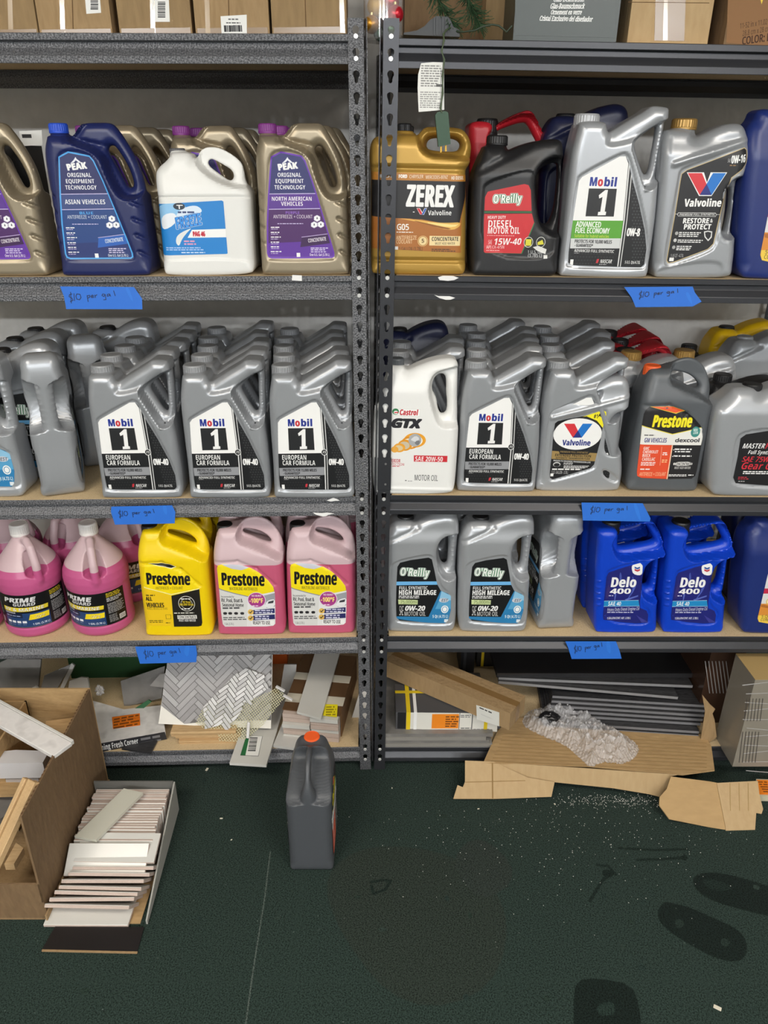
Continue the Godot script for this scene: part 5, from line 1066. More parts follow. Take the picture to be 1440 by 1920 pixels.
	solo("price_tape", plate([-.0963,-.0194,.0019,.0755,-.0241,-.0015,.0758,-.0142,-.0015,.0502,.0272,-.001,-.1052,.0305,.002], .0005, [-.106,-.0215,.002, .9997,-.0145,-.0193,.0145,.9999,-.0003, .1817, .0519]), print_mat(c5, 0.55), "blue tape price note on the rail above the bright blue jugs", "tape", at(.602, .8333, -1.77))
	var c6 := Cv.new(self, -24.3, 0, 139.5, 58.3, 2.4, "#2a6fd2")
	c6.poly([88.4,58.3,100.1,58.3,108.1,14.2,94.5,28.2],"#2f79da",1)
	scrawl(c6, 4, 16.4, 82.4, 30.5, 28.8)
	solo("price_tape", plate([-.0582,-.0297,.0011,.0813,-.0307,-.0016,.0719,-.0033,-.0014,.0583,.027,-.0011,-.0816,.0288,.0016,-.0717,.0079,.0014], .0005, [-.0824,-.0293,.0016, .9997,-.0145,-.0193,.0145,.9999,-.0003, .1638, .0583]), print_mat(c6, 0.55), "blue tape price note on the rail below the bright blue jugs", "tape", at(.5786, .4187, -1.7695))
	solo("torn_sticker", plate([-.0117,-.0049,.0003,.0105,-.0067,-.0003,.0111,.0052,-.0003,-.0099,.0064,.0003], .0005), paper, "small white price sticker on the rail under the purple-labelled jug", "sticker", at(-.1919, 1.411, -1.7559))
	solo("torn_sticker", plate([-.0183,-.0037,.0004,.0007,-.0055,0,.0148,-.0038,-.0003,.0241,.0008,-.0005,.0121,.0048,-.0002,-.0115,.0054,.0002,-.022,.002,.0004], .0005), paper, "torn white sticker on the lip below the gold jug", "sticker", at(.1412, 1.4093, -1.7629))
	solo("torn_sticker", plate([-.024,.0058,.0005,-.0118,-.0012,.0002,.0026,-.0051,-.0001,.0134,-.0048,-.0003,.0234,-.0008,-.0005,.0107,.0028,-.0002,-.0144,.0034,.0003], .0005), paper, "torn white sticker on the lower rail edge below the gold jug", "sticker", at(.1359, 1.3677, -1.7628))
	solo("torn_sticker", plate([-.0176,-.001,.0005,-.0078,-.004,.0002,.0043,-.002,-.0001,.0149,-.0021,-.0004,.0071,.0031,-.0002,-.0008,.0061,0], .0005), paper, "torn white sticker on the lip below the jugs beside the post", "sticker", at(-.1255, .8751, -1.7579))
	solo("torn_sticker", plate([-.0268,.0052,.0008,-.0197,-.0008,.0006,-.0025,-.0063,.0001,.0056,-.0056,-.0002,.0111,-.002,-.0003,.0273,.0015,-.0008,.0086,.0047,-.0003,-.0035,.0034,.0001], .0005), paper, "torn white sticker on the rail edge above the pink jugs", "sticker", at(-.1521, .8364, -1.7571))
	t = thing("carton", "brown carton at the left edge of the top shelf, shiny tape down its middle", "box", at(-.7462, 1.8723, -1.8967))
	part(t, "body", hexa([-.0646,0,.1519,.0733,0,.1479,.0646,0,-.1519,-.0733,0,-.1479,-.0646,.24,.1519,.0733,.24,.1479,.0646,.24,-.1519,-.0733,.24,-.1479]), cardboard_b)
	part(t, "tape", plate([.0157,-.0047,.1502,.025,-.0046,.1499,.0386,.0792,.1495,.0296,.0792,.1498], .0007), clear_tape)
	part(t, "tape", plate([-.0611,-.0054,.1524,.0705,-.0049,.1486,.0716,.0062,.1486,-.0601,.0039,.1524], .0007), brown_tape)
	part(t, "flap_seam", plate([-.0023,-.0052,.1507,-.0009,-.0052,.1507,.0138,.0791,.1503,.0124,.0791,.1503], .0009), cut)
	t = thing("carton", "brown carton second from the left on the top shelf, white label at its top", "box", at(-.6053, 1.8723, -1.9048))
	part(t, "body", hexa([-.0658,0,.152,.0746,0,.1479,.0658,0,-.152,-.0746,0,-.1479,-.0658,.24,.152,.0746,.24,.1479,.0658,.24,-.152,-.0746,.24,-.1479]), cardboard)
	part(t, "tape", plate([-.0263,-.0029,.1514,-.017,-.0029,.1512,-.0058,.0804,.1508,-.0149,.0803,.1511], .0007), clear_tape)
	part(t, "tape", plate([-.0624,-.0035,.1525,.0717,-.003,.1486,.0723,.0081,.1486,-.0617,.0058,.1525], .0007), brown_tape)
	part(t, "flap_seam", plate([-.0025,-.0033,.1507,-.0011,-.0033,.1507,.0102,.0805,.1504,.0088,.0805,.1504], .0009), cut)
	var c7 := Cv.new(self, 95.2, 32.2, 125.8, 72.2, 2.4, "#e6e6e2")
	c7.rect(104.4,39.2,119,40.9,"#2c2c2e")
	c7.rect(104.8,41.5,119.3,42.6,"#2c2c2e")
	c7.rect(105.2,43.8,119.6,44.9,"#2c2c2e")
	c7.rect(105.5,46,120,47.7,"#2c2c2e")
	c7.rect(105.9,48.3,120.3,49.4,"#2c2c2e")
	c7.rect(106.2,50.5,120.6,51.7,"#2c2c2e")
	c7.rect(106.6,52.8,121.1,54.4,"#2c2c2e")
	c7.rect(106.9,55.1,121.3,56.2,"#2c2c2e")
	c7.rect(107.3,57.3,121.7,58.4,"#2c2c2e")
	c7.rect(107.6,59.5,122.1,61.2,"#2c2c2e")
	c7.rect(108,61.8,122.4,62.9,"#2c2c2e")
	c7.rect(108.4,64,122.7,65.1,"#2c2c2e")
	part(t, "label", plate([.0293,.0322,.1498,.0577,.0341,.149,.06,.0722,.1489,.0314,.0703,.1498], .0006, [.0293,.0322,.1498, .9996,0,-.0291,0,1,0, .0307, .04]), print_mat(c7, 0.6)).set_meta("label", "white barcode label")
	t = thing("carton", "brown carton in the middle of the row, tall barcode label", "box", at(-.4514, 1.8723, -1.9132))
	part(t, "body", hexa([-.0663,0,.152,.075,0,.1479,.0663,0,-.152,-.075,0,-.1479,-.0663,.24,.152,.075,.24,.1479,.0663,.24,-.152,-.075,.24,-.1479]), cardboard_b)
	part(t, "tape", plate([-.0058,0,.1508,.0035,.0001,.1506,.0105,.0819,.1504,.0014,.0819,.1506], .0007), clear_tape)
	part(t, "tape", plate([-.063,-.0006,.1525,.0721,-.0001,.1486,.0722,.011,.1486,-.0627,.0087,.1525], .0007), brown_tape)
	part(t, "flap_seam", plate([-.0026,-.0004,.1507,-.0012,-.0004,.1507,.0063,.0819,.1505,.0049,.0819,.1505], .0009), cut)
	var c8 := Cv.new(self, 68.2, 20.1, 102.3, 64.9, 2.4, "#e6e6e2")
	c8.rect(77.3,27.2,91.9,28.8,"#2c2c2e")
	c8.rect(77.6,29.5,92.1,30.6,"#2c2c2e")
	c8.rect(77.8,31.8,92.4,32.9,"#2c2c2e")
	c8.rect(78.1,34.1,92.7,35.7,"#2c2c2e")
	c8.rect(78.4,36.4,92.9,37.5,"#2c2c2e")
	c8.rect(78.7,38.6,93.2,39.8,"#2c2c2e")
	c8.rect(79,40.9,93.5,42.6,"#2c2c2e")
	c8.rect(79.2,43.2,93.7,44.3,"#2c2c2e")
	c8.rect(79.5,45.5,94,46.6,"#2c2c2e")
	c8.rect(79.8,47.7,94.3,49.4,"#2c2c2e")
	c8.rect(80.1,50,94.5,51.1,"#2c2c2e")
	c8.rect(80.3,52.3,94.8,53.4,"#2c2c2e")
	part(t, "label", plate([.0018,.0201,.1506,.0334,.0202,.1497,.036,.0649,.1496,.0036,.063,.1506], .0006, [.0018,.0201,.1506, .9996,0,-.0291,0,1,0, .0341, .0448]), print_mat(c8, 0.6)).set_meta("label", "white barcode label")
	t = thing("carton", "brown carton with the barcode label low on its front", "box", at(-.3005, 1.8723, -1.9096))
	part(t, "body", hexa([-.0674,0,.152,.0761,0,.1478,.0674,0,-.152,-.0761,0,-.1478,-.0674,.24,.152,.0761,.24,.1478,.0674,.24,-.152,-.0761,.24,-.1478]), cardboard)
	part(t, "tape", plate([-.0485,-.0002,.1521,-.0392,-.0001,.1518,-.0346,.0811,.1517,-.0437,.081,.1519], .0007), clear_tape)
	part(t, "tape", plate([-.0641,-.0007,.1525,.0731,-.0001,.1485,.0727,.011,.1485,-.0642,.0087,.1525], .0007), brown_tape)
	part(t, "flap_seam", plate([-.0028,-.0004,.1507,-.0013,-.0004,.1507,.0027,.0813,.1506,.0013,.0813,.1506], .0009), cut)
	var c9 := Cv.new(self, 50.1, 0.4, 101.2, 31.6, 2.4, "#e6e6e2")
	c9.rect(55.5,3.1,58.4,13.8,"#2c2c2e")
	c9.rect(58.5,3.1,60.7,13.8,"#2c2c2e")
	c9.rect(61.5,3.1,63.7,13.8,"#2c2c2e")
	c9.rect(64.5,3.1,67.4,13.8,"#2c2c2e")
	c9.rect(67.5,3.2,69.8,13.8,"#2c2c2e")
	c9.rect(70.5,3.2,72.8,13.8,"#2c2c2e")
	c9.rect(73.5,3.2,76.4,13.9,"#2c2c2e")
	c9.rect(76.6,3.2,78.8,13.9,"#2c2c2e")
	c9.rect(79.6,3.2,81.8,13.9,"#2c2c2e")
	c9.rect(82.6,3.2,85.4,13.9,"#2c2c2e")
	c9.rect(85.6,3.2,87.8,13.9,"#2c2c2e")
	c9.rect(88.6,3.2,90.8,13.9,"#2c2c2e")
	c9.greek(65.2,21.4,89.6,25.7,1,"#555",1)
	c9.greek(60.5,16.2,95.4,19.6,1,"#333",1)
	part(t, "label", plate([-.0173,.0004,.1512,.032,.0006,.1497,.0338,.0316,.1497,-.0169,.0288,.1512], .0006, [-.0173,.0004,.1512, .9996,0,-.0291,0,1,0, .0512, .0312]), print_mat(c9, 0.6)).set_meta("label", "white barcode label")
	t = thing("carton", "brown carton at the right end of the row, next to the post", "box", at(-.1509, 1.8723, -1.918))
	part(t, "body", hexa([-.0686,0,.1521,.0774,0,.1478,.0686,0,-.1521,-.0774,0,-.1478,-.0686,.24,.1521,.0774,.24,.1478,.0686,.24,-.1521,-.0774,.24,-.1478]), cardboard_b)
	part(t, "tape", plate([.0648,.0027,.1488,.0743,.0027,.1485,.0729,.0831,.1485,.0637,.083,.1488], .0007), clear_tape)
	part(t, "tape", plate([-.0654,.0017,.1526,.0743,.0023,.1485,.0735,.0135,.1485,-.0659,.0111,.1526], .0007), brown_tape)
	part(t, "flap_seam", plate([-.003,.002,.1507,-.0015,.002,.1507,-.001,.0827,.1507,-.0024,.0827,.1507], .0009), cut)
	t = thing("gift_box", "dark green gift box with white italic writing", "box", at(.3581, 1.8608, -1.8859))
	part(t, "body", hexa([-.1015,.0015,.102,.1053,-.0015,.098,.1015,-.0015,-.102,-.1053,.0015,-.098,-.0977,.2615,.1019,.1091,.2585,.0979,.1052,.2585,-.1021,-.1016,.2615,-.0981]), gift_green)
	var c10 := Cv.new(self, -3.6, 9.3, 202.4, 108.4, 3.4, "#26332f")
	c10.text("Glas-Dekoration",73.3,68,60.8,7.9,0.018,"#f2f2f0","S",0.25,0.2)
	c10.text("Glas-Baumschmuck",68.2,56.4,67.3,8.4,0.017,"#f2f2f0","S",0.25,0.25)
	c10.text("Ornement en verre",70.3,46.7,61.2,7.6,0.017,"#f2f2f0","S",0.25,0.25)
	c10.text("Cristal Exclusivo del diseñador",49.1,36,104.9,8.1,0.000,"#f2f2f0","S",0.25,0.25)
	part(t, "front_print", plate([-.0986,.0119,.1025,.101,.0079,.0987,.0928,.1063,.0988,-.1035,.1099,.1026], .0006, [-.1049,.0108,.1026, .9997,-.0145,-.0193,.0145,.9999,-.0003, .206, .0991]), print_mat(c10, 0.35))
	t = thing("carton", "pale brown carton with a taped middle, right of the gift box", "box", at(.5724, 1.8577, -1.925))
	part(t, "body", hexa([-.08,.0012,.1116,.0842,-.0012,.1084,.08,-.0012,-.1116,-.0842,.0012,-.1084,-.0768,.2212,.1115,.0874,.2188,.1083,.0832,.2188,-.1116,-.081,.2212,-.1085]), cardboard_light)
	part(t, "tape", plate([-.0248,.0096,.1111,.0363,.0088,.1099,.0232,.1144,.1102,-.037,.1142,.1113], .0007), brown_tape)
	part(t, "tape", plate([-.0074,.0097,.1108,.0024,.0097,.1106,-.0138,.1142,.1109,-.0201,.1142,.111], .0007), clear_tape)
	part(t, "flap_seam", plate([-.0867,.0746,.1123,.0759,.0737,.1092,.0757,.0746,.1092,-.0868,.0755,.1123], .001), cut)
	t = thing("carton", "big brown carton with printed COLOR line cut off by the right edge", "box", at(.8306, 1.8539, -1.945))
	part(t, "body", hexa([-.1505,.0022,.1529,.1563,-.0022,.147,.1505,-.0022,-.1529,-.1563,.0022,-.147,-.1447,.4022,.1528,.1621,.3977,.1469,.1563,.3977,-.153,-.1505,.4022,-.1471]), cardboard_dark)
	var c11 := Cv.new(self, -10.1, -2.4, 124, 104.8, 3.0, "#8a6644")
	c11.text("11-52 in x 11.02 in",27.4,29,63,9.2,0.161,"#4a3422","R",0.0,0.0)
	c11.text("28.8 cm x 28 cm",35.5,16.4,54.7,9.3,0.184,"#4a3422","R",0.0,0.0)
	c11.text("COLOR: B",37.5,1.7,57.2,13.1,0.146,"#3a2418","R",0.0,0.4)
	part(t, "front_print", plate([-.145,.007,.1534,-.0266,-.0019,.1511,-.0502,.1056,.1516,-.1592,.1052,.1537], .0006, [-.1607,0,.1537, .9997,-.0145,-.0193,.0145,.9999,-.0003, .1341, .1072]), print_mat(c11, 0.85))
	part(t, "tape", plate([-.0932,.0435,.1524,-.0829,.0507,.1522,-.0764,.1055,.1521,-.096,.1141,.1525,-.0989,.0614,.1525], .0007), yellow_tape).set_meta("label", "yellow tape strip")
	t = thing("carton", "brown carton standing behind the pine sprig", "box", at(.1325, 1.864, -2.1616))
	part(t, "body", hexa([-.0868,.0013,.1017,.0907,-.0013,.0983,.0868,-.0013,-.1017,-.0907,.0013,-.0983,-.0833,.2413,.1016,.0942,.2387,.0982,.0903,.2387,-.1018,-.0872,.2413,-.0983]), cardboard_dark)
	t = thing("carton", "narrow brown carton between the pine sprig and the gift box", "box", at(.2367, 1.8625, -1.9536))
	part(t, "body", hexa([-.0223,.0003,.0304,.0235,-.0003,.0296,.0223,-.0003,-.0304,-.0235,.0003,-.0296,-.0187,.2503,.0304,.0271,.2496,.0295,.0259,.2496,-.0305,-.0199,.2503,-.0296]), cardboard_b)
	t = thing("bauble_tub", "clear plastic tub of tree baubles standing across the gap between the posts", "tub", at(-.0014, 1.866, -1.8339))
	b = MB.new()
	b.lathe(PackedVector2Array([Vector2(0.0001, 0.001), Vector2(0.036, 0.001), Vector2(0.0395, 0.005), Vector2(0.0405, 0.2), Vector2(0.0395, 0.2), Vector2(0.0385, 0.006), Vector2(0.0001, 0.003)]), 48)
	part(t, "tub_wall", b.mesh(), glass)
	t = thing("bauble", "gold glitter bauble, uppermost in the clear tub", "bauble", at(-.015, 1.9287, -1.8337))
	part(t, "shell", ball(0.019), mat("c8a04a", 0.55, 0.35, "glitter"))
	b = MB.new()
	b.lathe(PackedVector2Array([Vector2(0.004, .0184), Vector2(0.004, .023), Vector2(0.0001, .024)]), 14)
	part(t, "bauble_cap", b.mesh(), mat("c9b27a", 0.3, 0.7))
	t = thing("bauble", "plain gold bauble low in the clear tub", "bauble", at(-.0247, 1.8955, -1.8185))
	part(t, "shell", ball(0.0165), mat("c08a2e", 0.35, 0.6))
	b = MB.new()
	b.lathe(PackedVector2Array([Vector2(0.004, .016), Vector2(0.004, .0205), Vector2(0.0001, .0215)]), 14)
	part(t, "bauble_cap", b.mesh(), mat("c9b27a", 0.3, 0.7))
	t = thing("bauble", "red bauble in the right half of the clear tub", "bauble", at(.0225, 1.913, -1.8194))
	part(t, "shell", ball(0.017), mat("c02030", 0.25, 0.4))
	b = MB.new()
	b.lathe(PackedVector2Array([Vector2(0.004, .0165), Vector2(0.004, .021), Vector2(0.0001, .022)]), 14)
	part(t, "bauble_cap", b.mesh(), mat("c9b27a", 0.3, 0.7))
	t = thing("bauble", "dark red bauble at the top of the clear tub", "bauble", at(.014, 1.9376, -1.8442))
	part(t, "shell", ball(0.017), mat("b01828", 0.3, 0.4))
	b = MB.new()
	b.lathe(PackedVector2Array([Vector2(0.004, .0165), Vector2(0.004, .021), Vector2(0.0001, .022)]), 14)
	part(t, "bauble_cap", b.mesh(), mat("c9b27a", 0.3, 0.7))
	t = thing("bauble", "green bauble at the bottom of the clear tub, left one", "bauble", at(-.0087, 1.8796, -1.8238))
	part(t, "shell", ball(0.0125), mat("1f5a38", 0.25, 0.4))
	b = MB.new()
	b.lathe(PackedVector2Array([Vector2(0.004, .0121), Vector2(0.004, .0165), Vector2(0.0001, .0175)]), 14)
	part(t, "bauble_cap", b.mesh(), mat("c9b27a", 0.3, 0.7))
	t = thing("bauble", "green bauble in the lower right of the clear tub", "bauble", at(.0142, 1.8906, -1.8442))
	part(t, "shell", ball(0.0135), mat("1c5434", 0.25, 0.4))
	b = MB.new()
	b.lathe(PackedVector2Array([Vector2(0.004, .0131), Vector2(0.004, .0175), Vector2(0.0001, .0185)]), 14)
	part(t, "bauble_cap", b.mesh(), mat("c9b27a", 0.3, 0.7))
	t = thing("bauble", "red bauble at the back of the clear tub", "bauble", at(.0022, 1.9122, -1.859))
	part(t, "shell", ball(0.015), mat("8a2434", 0.3, 0.4))
	b = MB.new()
	b.lathe(PackedVector2Array([Vector2(0.004, .0145), Vector2(0.004, .019), Vector2(0.0001, .02)]), 14)
	part(t, "bauble_cap", b.mesh(), mat("c9b27a", 0.3, 0.7))
	t = thing("tree_stand", "dark grey plastic foot of a tree stand, fanned and ribbed", "stand", at(.0958, 1.8727, -1.7908))
	part(t, "foot", plate([-.0564,.0017,.0011,.0555,-.0017,-.0011,.055,.0101,-.0011,.042,.0155,-.0008,.0363,.0263,-.0007,.0308,.0326,-.0006,.0076,.0334,-.0001,-.0049,.0262,.0001,-.0153,.0163,.0003,-.03,.009,.0006,-.0469,.0063,.0009,-.0565,.0053,.0011], .05), mat("34373a", 0.5))
	part(t, "rib", plate([.0032,.0009,.0024,.0049,.0009,.0024,.0041,.0307,.0024,.0024,.0307,.0025], .003), mat("4a4d50", 0.5))
	part(t, "rib", plate([.0085,.0009,.0023,.0102,.0009,.0023,.0094,.0308,.0023,.0077,.0308,.0024], .003), mat("4a4d50", 0.5))
	part(t, "rib", plate([.0203,.001,.0021,.022,.001,.0021,.021,.0308,.0021,.0193,.0308,.0021], .003), mat("4a4d50", 0.5))
	part(t, "rib", plate([.0267,.001,.002,.0284,.001,.002,.0274,.0308,.002,.0257,.0308,.002], .003), mat("4a4d50", 0.5))
	t = thing("pine_sprig", "green pine sprig drooping over the tree stand", "garland", at(.1395, 1.8932, -1.8017))
	b = MB.new()
	var pth4 := PackedVector3Array(vec([-.0428,.0693,-.0092,-.0315,.041,-.0094,-.0141,.0169,-.0047,0,0,0]))
	b.tube(pth4, 0.0016, 6)
	part(t, "stem", b.mesh(), mat("3d3020", 0.8))
	part(t, "needles", needles(pth4, 180, 4), mat("2c4a2c", 0.6)).set_meta("kind", "stuff")
	t = thing("pine_sprig", "green pine sprig hanging beside the narrow carton", "garland", at(.1912, 1.8963, -1.8177))
	b = MB.new()
	var pth7 := PackedVector3Array(vec([-.0305,.0682,-.0044,-.0206,.037,-.0046,-.0101,.0189,-.0048,0,0,0]))
	b.tube(pth7, 0.0016, 6)
	part(t, "stem", b.mesh(), mat("3d3020", 0.8))
	part(t, "needles", needles(pth7, 190, 7), mat("2c4a2c", 0.6)).set_meta("kind", "stuff")
	t = thing("lamp_cord", "green twisted lamp cord hanging over the rail with a plug at its end", "cord", at(.1142, 1.8417, -1.7512))
	b = MB.new()
	b.tube(PackedVector3Array(vec([.0341,.0401,-.0607,.0183,.0447,-.0404,.0077,.0387,-.0222,.0031,.0295,-.0061,.002,.018,0,0,0,0,.0036,-.0145,-.0001,.0035,-.0401,-.0021,.0024,-.0727,-.002,.001,-.0994,0,.0012,-.1071,0])), 0.0013)
	b.tube(PackedVector3Array(vec([.0361,.0401,-.0591,.0163,.0447,-.0388,.0097,.0387,-.0206,.0011,.0295,-.0045,.004,.018,.0016,-.002,0,.0016,.0056,-.0145,.0015,.0015,-.0401,-.0005,.0044,-.0727,-.0004,-.001,-.0994,.0016,.0032,-.1071,.0016])), 0.0013)
	part(t, "wire", b.mesh(), mat("4c5a40", 0.5))
	b = MB.new()
	b.tube(PackedVector3Array(vec([.0203,.0406,-.0504,.0422,.0362,-.0308,.0646,.0379,-.0233,.08,.0443,-.0235,.0981,.0483,-.0269,.1123,.047,-.0302,.1222,.0407,-.0304,.1288,.0362,-.0305,.1387,.047,-.0307])), 0.0018)
	part(t, "wire", b.mesh(), mat("2c3a2a", 0.5))
	part(t, "plug", plate([-.0023,-.1695,0,.0228,-.1645,-.0004,.0158,-.1071,-.0003,.0098,-.1042,-.0002,-.0064,-.1061,.0001,-.0105,-.1119,.0002], .016), mat("24482e", 0.45))
	part(t, "prong", plate([.0023,-.1804,-.007,.0055,-.1794,-.0071,.0051,-.1655,-.0071,.0018,-.1655,-.007], .0015), mat("b08a3a", 0.3, 0.9))
	part(t, "prong", plate([.0121,-.1786,-.0072,.0154,-.1776,-.0073,.015,-.1655,-.0073,.0117,-.1655,-.0072], .0015), mat("b08a3a", 0.3, 0.9))
	var c12 := Cv.new(self, -28.7, -47.8, 26.6, 40.3, 4, "#e9e9e4")
	c12.greek(-22.6,-3.4,23.7,35.8,9,"#8a8a88",3)
	c12.greek(-23.1,-41.3,21.1,-10.7,8,"#9a9a98",5)
	c12.rect(8.5,-2.5,22.6,2,"#5a5a58")
	c12.line([16.9,28.1,17.9,-42.3],0.9,"#8c8c8a")
	solo("safety_tag", plate([-.0248,-.0872,.0005,.027,-.0833,-.0005,.0238,0,-.0005,.0021,.0005,0,-.0216,-.0014,.0004,-.0271,-.0212,.0005,-.0277,-.0445,.0005], .0004, [-.0283,-.0872,.0005, .9997,-.0145,-.0193,.0145,.9999,-.0003, .0553, .0881]), print_mat(c12, 0.6), "white printed safety tag hanging from the lamp cord", "tag", at(.095, 1.823, -1.7548))
	t = thing("carton", "black carton with a white top label between the champagne and navy jugs", "box", at(-.8367, 1.415, -1.956))
	part(t, "body", hexa([-.0297,0,.0509,.0326,0,.0491,.0297,0,-.0509,-.0326,0,-.0491,-.0297,.262,.0509,.0326,.262,.0491,.0297,.262,-.0509,-.0326,.262,-.0491]), mat("1d1d20", 0.5))
	var c13 := Cv.new(self, 52.2, 260.4, 105.3, 292.5, 2.4, "#dcdcd8")
	c13.rect(60.3,276.5,81.2,284,"#1c1c1e")
	part(t, "label", plate([.0225,.2604,.05,.0725,.2626,.0485,.0756,.2925,.0484,.026,.2904,.0499], .0006, [.0225,.2604,.05, .9996,0,-.0291,0,1,0, .0531, .0321]), print_mat(c13, 0.6))
	t = thing("carton", "slim white carton with black marks wedged behind the gold-capped jug", "box", at(.6531, 1.4064, -1.9716))
	part(t, "body", hexa([-.0214,.0003,.0304,.0226,-.0003,.0296,.0214,-.0003,-.0304,-.0226,.0003,-.0296,-.0185,.2003,.0304,.0255,.1997,.0295,.0243,.1997,-.0305,-.0197,.2003,-.0296]), mat("c9c9c6", 0.5))
	var c14 := Cv.new(self, -2.2, 134.3, 22.5, 216, 2.4, "#dededa")
	c14.rect(-3.3,178.4,3.9,184,"#141415")
	c14.rect(-1.6,144.9,3.1,150.6,"#141415")
	c14.rect(-0.2,161.2,8,172.6,"#8a8a88")
	part(t, "label", plate([-.0184,.1346,.031,.003,.1346,.0305,.0006,.2161,.0306,-.0205,.2161,.031], .0006, [-.0217,.1347,.031, .9997,-.0145,-.0193,.0145,.9999,-.0003, .0247, .0817]), print_mat(c14, 0.6))
	t = thing("carton", "dark green carton at the back of the lowest shelf", "box", at(-.8587, .0825, -2.1955))
	part(t, "body", hexa([-.1787,0,.1052,.1845,0,.0947,.1787,0,-.1052,-.1845,0,-.0947,-.1787,.22,.1052,.1845,.22,.0947,.1787,.22,-.1052,-.1845,.22,-.0947]), mat("1f4a26", 0.7))
	part(t, "lid_seam", plate([-.1787,.16,.1057,.1846,.16,.0952,.1846,.163,.0952,-.1787,.163,.1057], .0006), mat("12301a", 0.8))
	solo("tile", plate([0,0,0,.2241,-.0041,-.005,.2463,.1452,-.0597,.1436,.1469,-.0573,.0042,.0875,-.0318], .009), slate, "large grey tile leaning leftmost above the open carton", "tile", at(-1.3085, .0959, -1.915))
	solo("tile", plate([0,0,0,.039,-.0007,-.0009,.064,.0574,-.0226,.1121,.1323,-.0511,.0282,.0991,-.0367,.0116,.0473,-.0175], .009), slate, "grey tile leaning beside the large one, above the open carton", "tile", at(-1.0726, .1064, -1.902))
	solo("tile", plate([0,0,0,.0308,-.0006,-.0007,.0461,.0624,-.0239,.08,.1279,-.0486,.0714,.1343,-.0507], .009), mat("b4b2ae", 0.4), "narrow pale tile strip standing on edge above the open carton", "tile", at(-1.0295, .1094, -1.8983))
	solo("tile", plate([0,0,0,.0774,-.0014,-.0017,.0747,.0614,-.0244,.0709,.0912,-.0351,.05,.0931,-.0352,.0159,.0828,-.0304], .009), mat("a5a29c", 0.5), "small pale tile offcut next to the crumpled clear plastic", "tile", at(-.975, .1202, -1.885))
	solo("tile", plate([0,0,0,.0723,-.0013,-.0016,.0826,.0598,-.0241,.0749,.0646,-.0255,.0429,.0498,-.0193,.0056,.0581,-.0212], .009), mat("a8a7a3", 0.4), "pale tile low behind the back wall of the open carton", "tile", at(-1.1148, .1557, -1.8413))
	solo("crumpled_plastic", lump(0.034, 0.04, 0.03, 3, 0.9), film, "crumpled clear plastic in front of the dark green carton", "plastic", at(-.867, .1769, -1.9051))
	solo("tile", plate([0,0,0,.1167,.0237,-.0147,.1263,.1145,-.0584,-.0121,.0743,-.0352], .008), slate, "grey stone tile leaning on the dark green carton", "tile", at(-.8188, .0787, -1.9466))
	solo("tile", plate([0,0,0,.0508,-.0068,.0018,.0572,.0347,-.0183,.031,.0322,-.0163], .008), mat("8f8c88", 0.4), "small grey tile tucked behind the herringbone board", "tile", at(-.7249, .1668, -1.9393))
	solo("label_card", plate([0,0,0,.0196,-.0062,.0024,.0553,.0197,-.011,.0455,.0258,-.0137], .008), mat("1e5a34", 0.5), "small green label card lying by the leaning grey tile", "card", at(-.7715, .1097, -1.8979))
	t = thing("wrapped_slab", "white wrapped marble slab with an orange sticker and black printed edge", "slab", at(-.8187, .1125, -1.843))
	part(t, "slab", plate([-.0697,0,.118,.0005,0,.0992,.1731,0,.0502,.13,0,-.0718,.019,0,-.0515,-.0884,0,-.0925,-.1645,0,-.0515], .026), marble)
	var c15 := Cv.new(self, 25.6, 49.6, 108.1, 110.7, 2.4, "#ee7c14")
	c15.greek(32,50,106.6,103.8,4,"#8a4a10",4)
	c15.line([29.3,91.9,106.4,85.2],0.8,"#8a4a10")
	part(t, "sticker", plate([.0151,0,.0385,.091,0,.0219,.074,0,-.0315,-.0051,0,-.0143], .0008, [.0116,0,.0445, .9619,0,-.2733,-.2733,0,-.9619, .0825, .0611]), print_mat(c15, 0.6)).set_meta("label", "orange sticker")
	t.get_child(-1).position.y = 0.0012
	var c16 := Cv.new(self, -77.1, -30.6, 181.1, 0.3, 3, "#26262a")
	c16.text("ning Fresh Corner",-1.8,-25.2,102.8,20.3,0.009,"#f2f2f0","B",0.0,0.0)
	c16.greek(108.6,-34.7,169.6,11.7,3,"#77777a",3)
	part(t, "edge_print", plate([-.0736,-.0305,.1215,-.0034,-.0306,.1015,.1748,-.0274,.0509,.172,.0003,.0517,.0009,0,.1003,-.069,-.0001,.1201], .001, [-.0736,-.0306,.1215, .9619,0,-.2733,0,1,0, .2582, .0309]), print_mat(c16, 0.6))
	solo("floor_sample", plate([0,0,0,.0903,0,.0177,.095,0,-.0339,.041,0,-.0408], .006), plank, "black wood-look floor sample under the wrapped slab", "sample", at(-.7642, .0895, -1.7485))
	t = thing("pine_moulding", "pine moulding under the herringbone board, bottom one of three", "moulding", at(-.5092, .0825, -1.8085), "pine mouldings")
	part(t, "moulding", moulding(.012, .07, .19), pine)
	t.rotation.y = 0.0291
	t.get_child(-1).position.y = 0
	t = thing("pine_moulding", "pine moulding under the herringbone board, middle one of three", "moulding", at(-.5198, .095, -1.8212), "pine mouldings")
	part(t, "moulding", moulding(.0115, .08, .19), pine)
	t.rotation.y = 0.0291
	t.get_child(-1).position.y = 0
	t = thing("pine_moulding", "pine moulding under the herringbone board, top one of three", "moulding", at(-.5305, .107, -1.8249), "pine mouldings")
	part(t, "moulding", moulding(.0195, .1, .19), pine)
	t.rotation.y = 0.0291
	t.get_child(-1).position.y = 0
	t = thing("herringbone_board", "white sample board of grey herringbone tiles leaning back on the shelf", "tile board", at(-.6666, .1326, -1.8043))
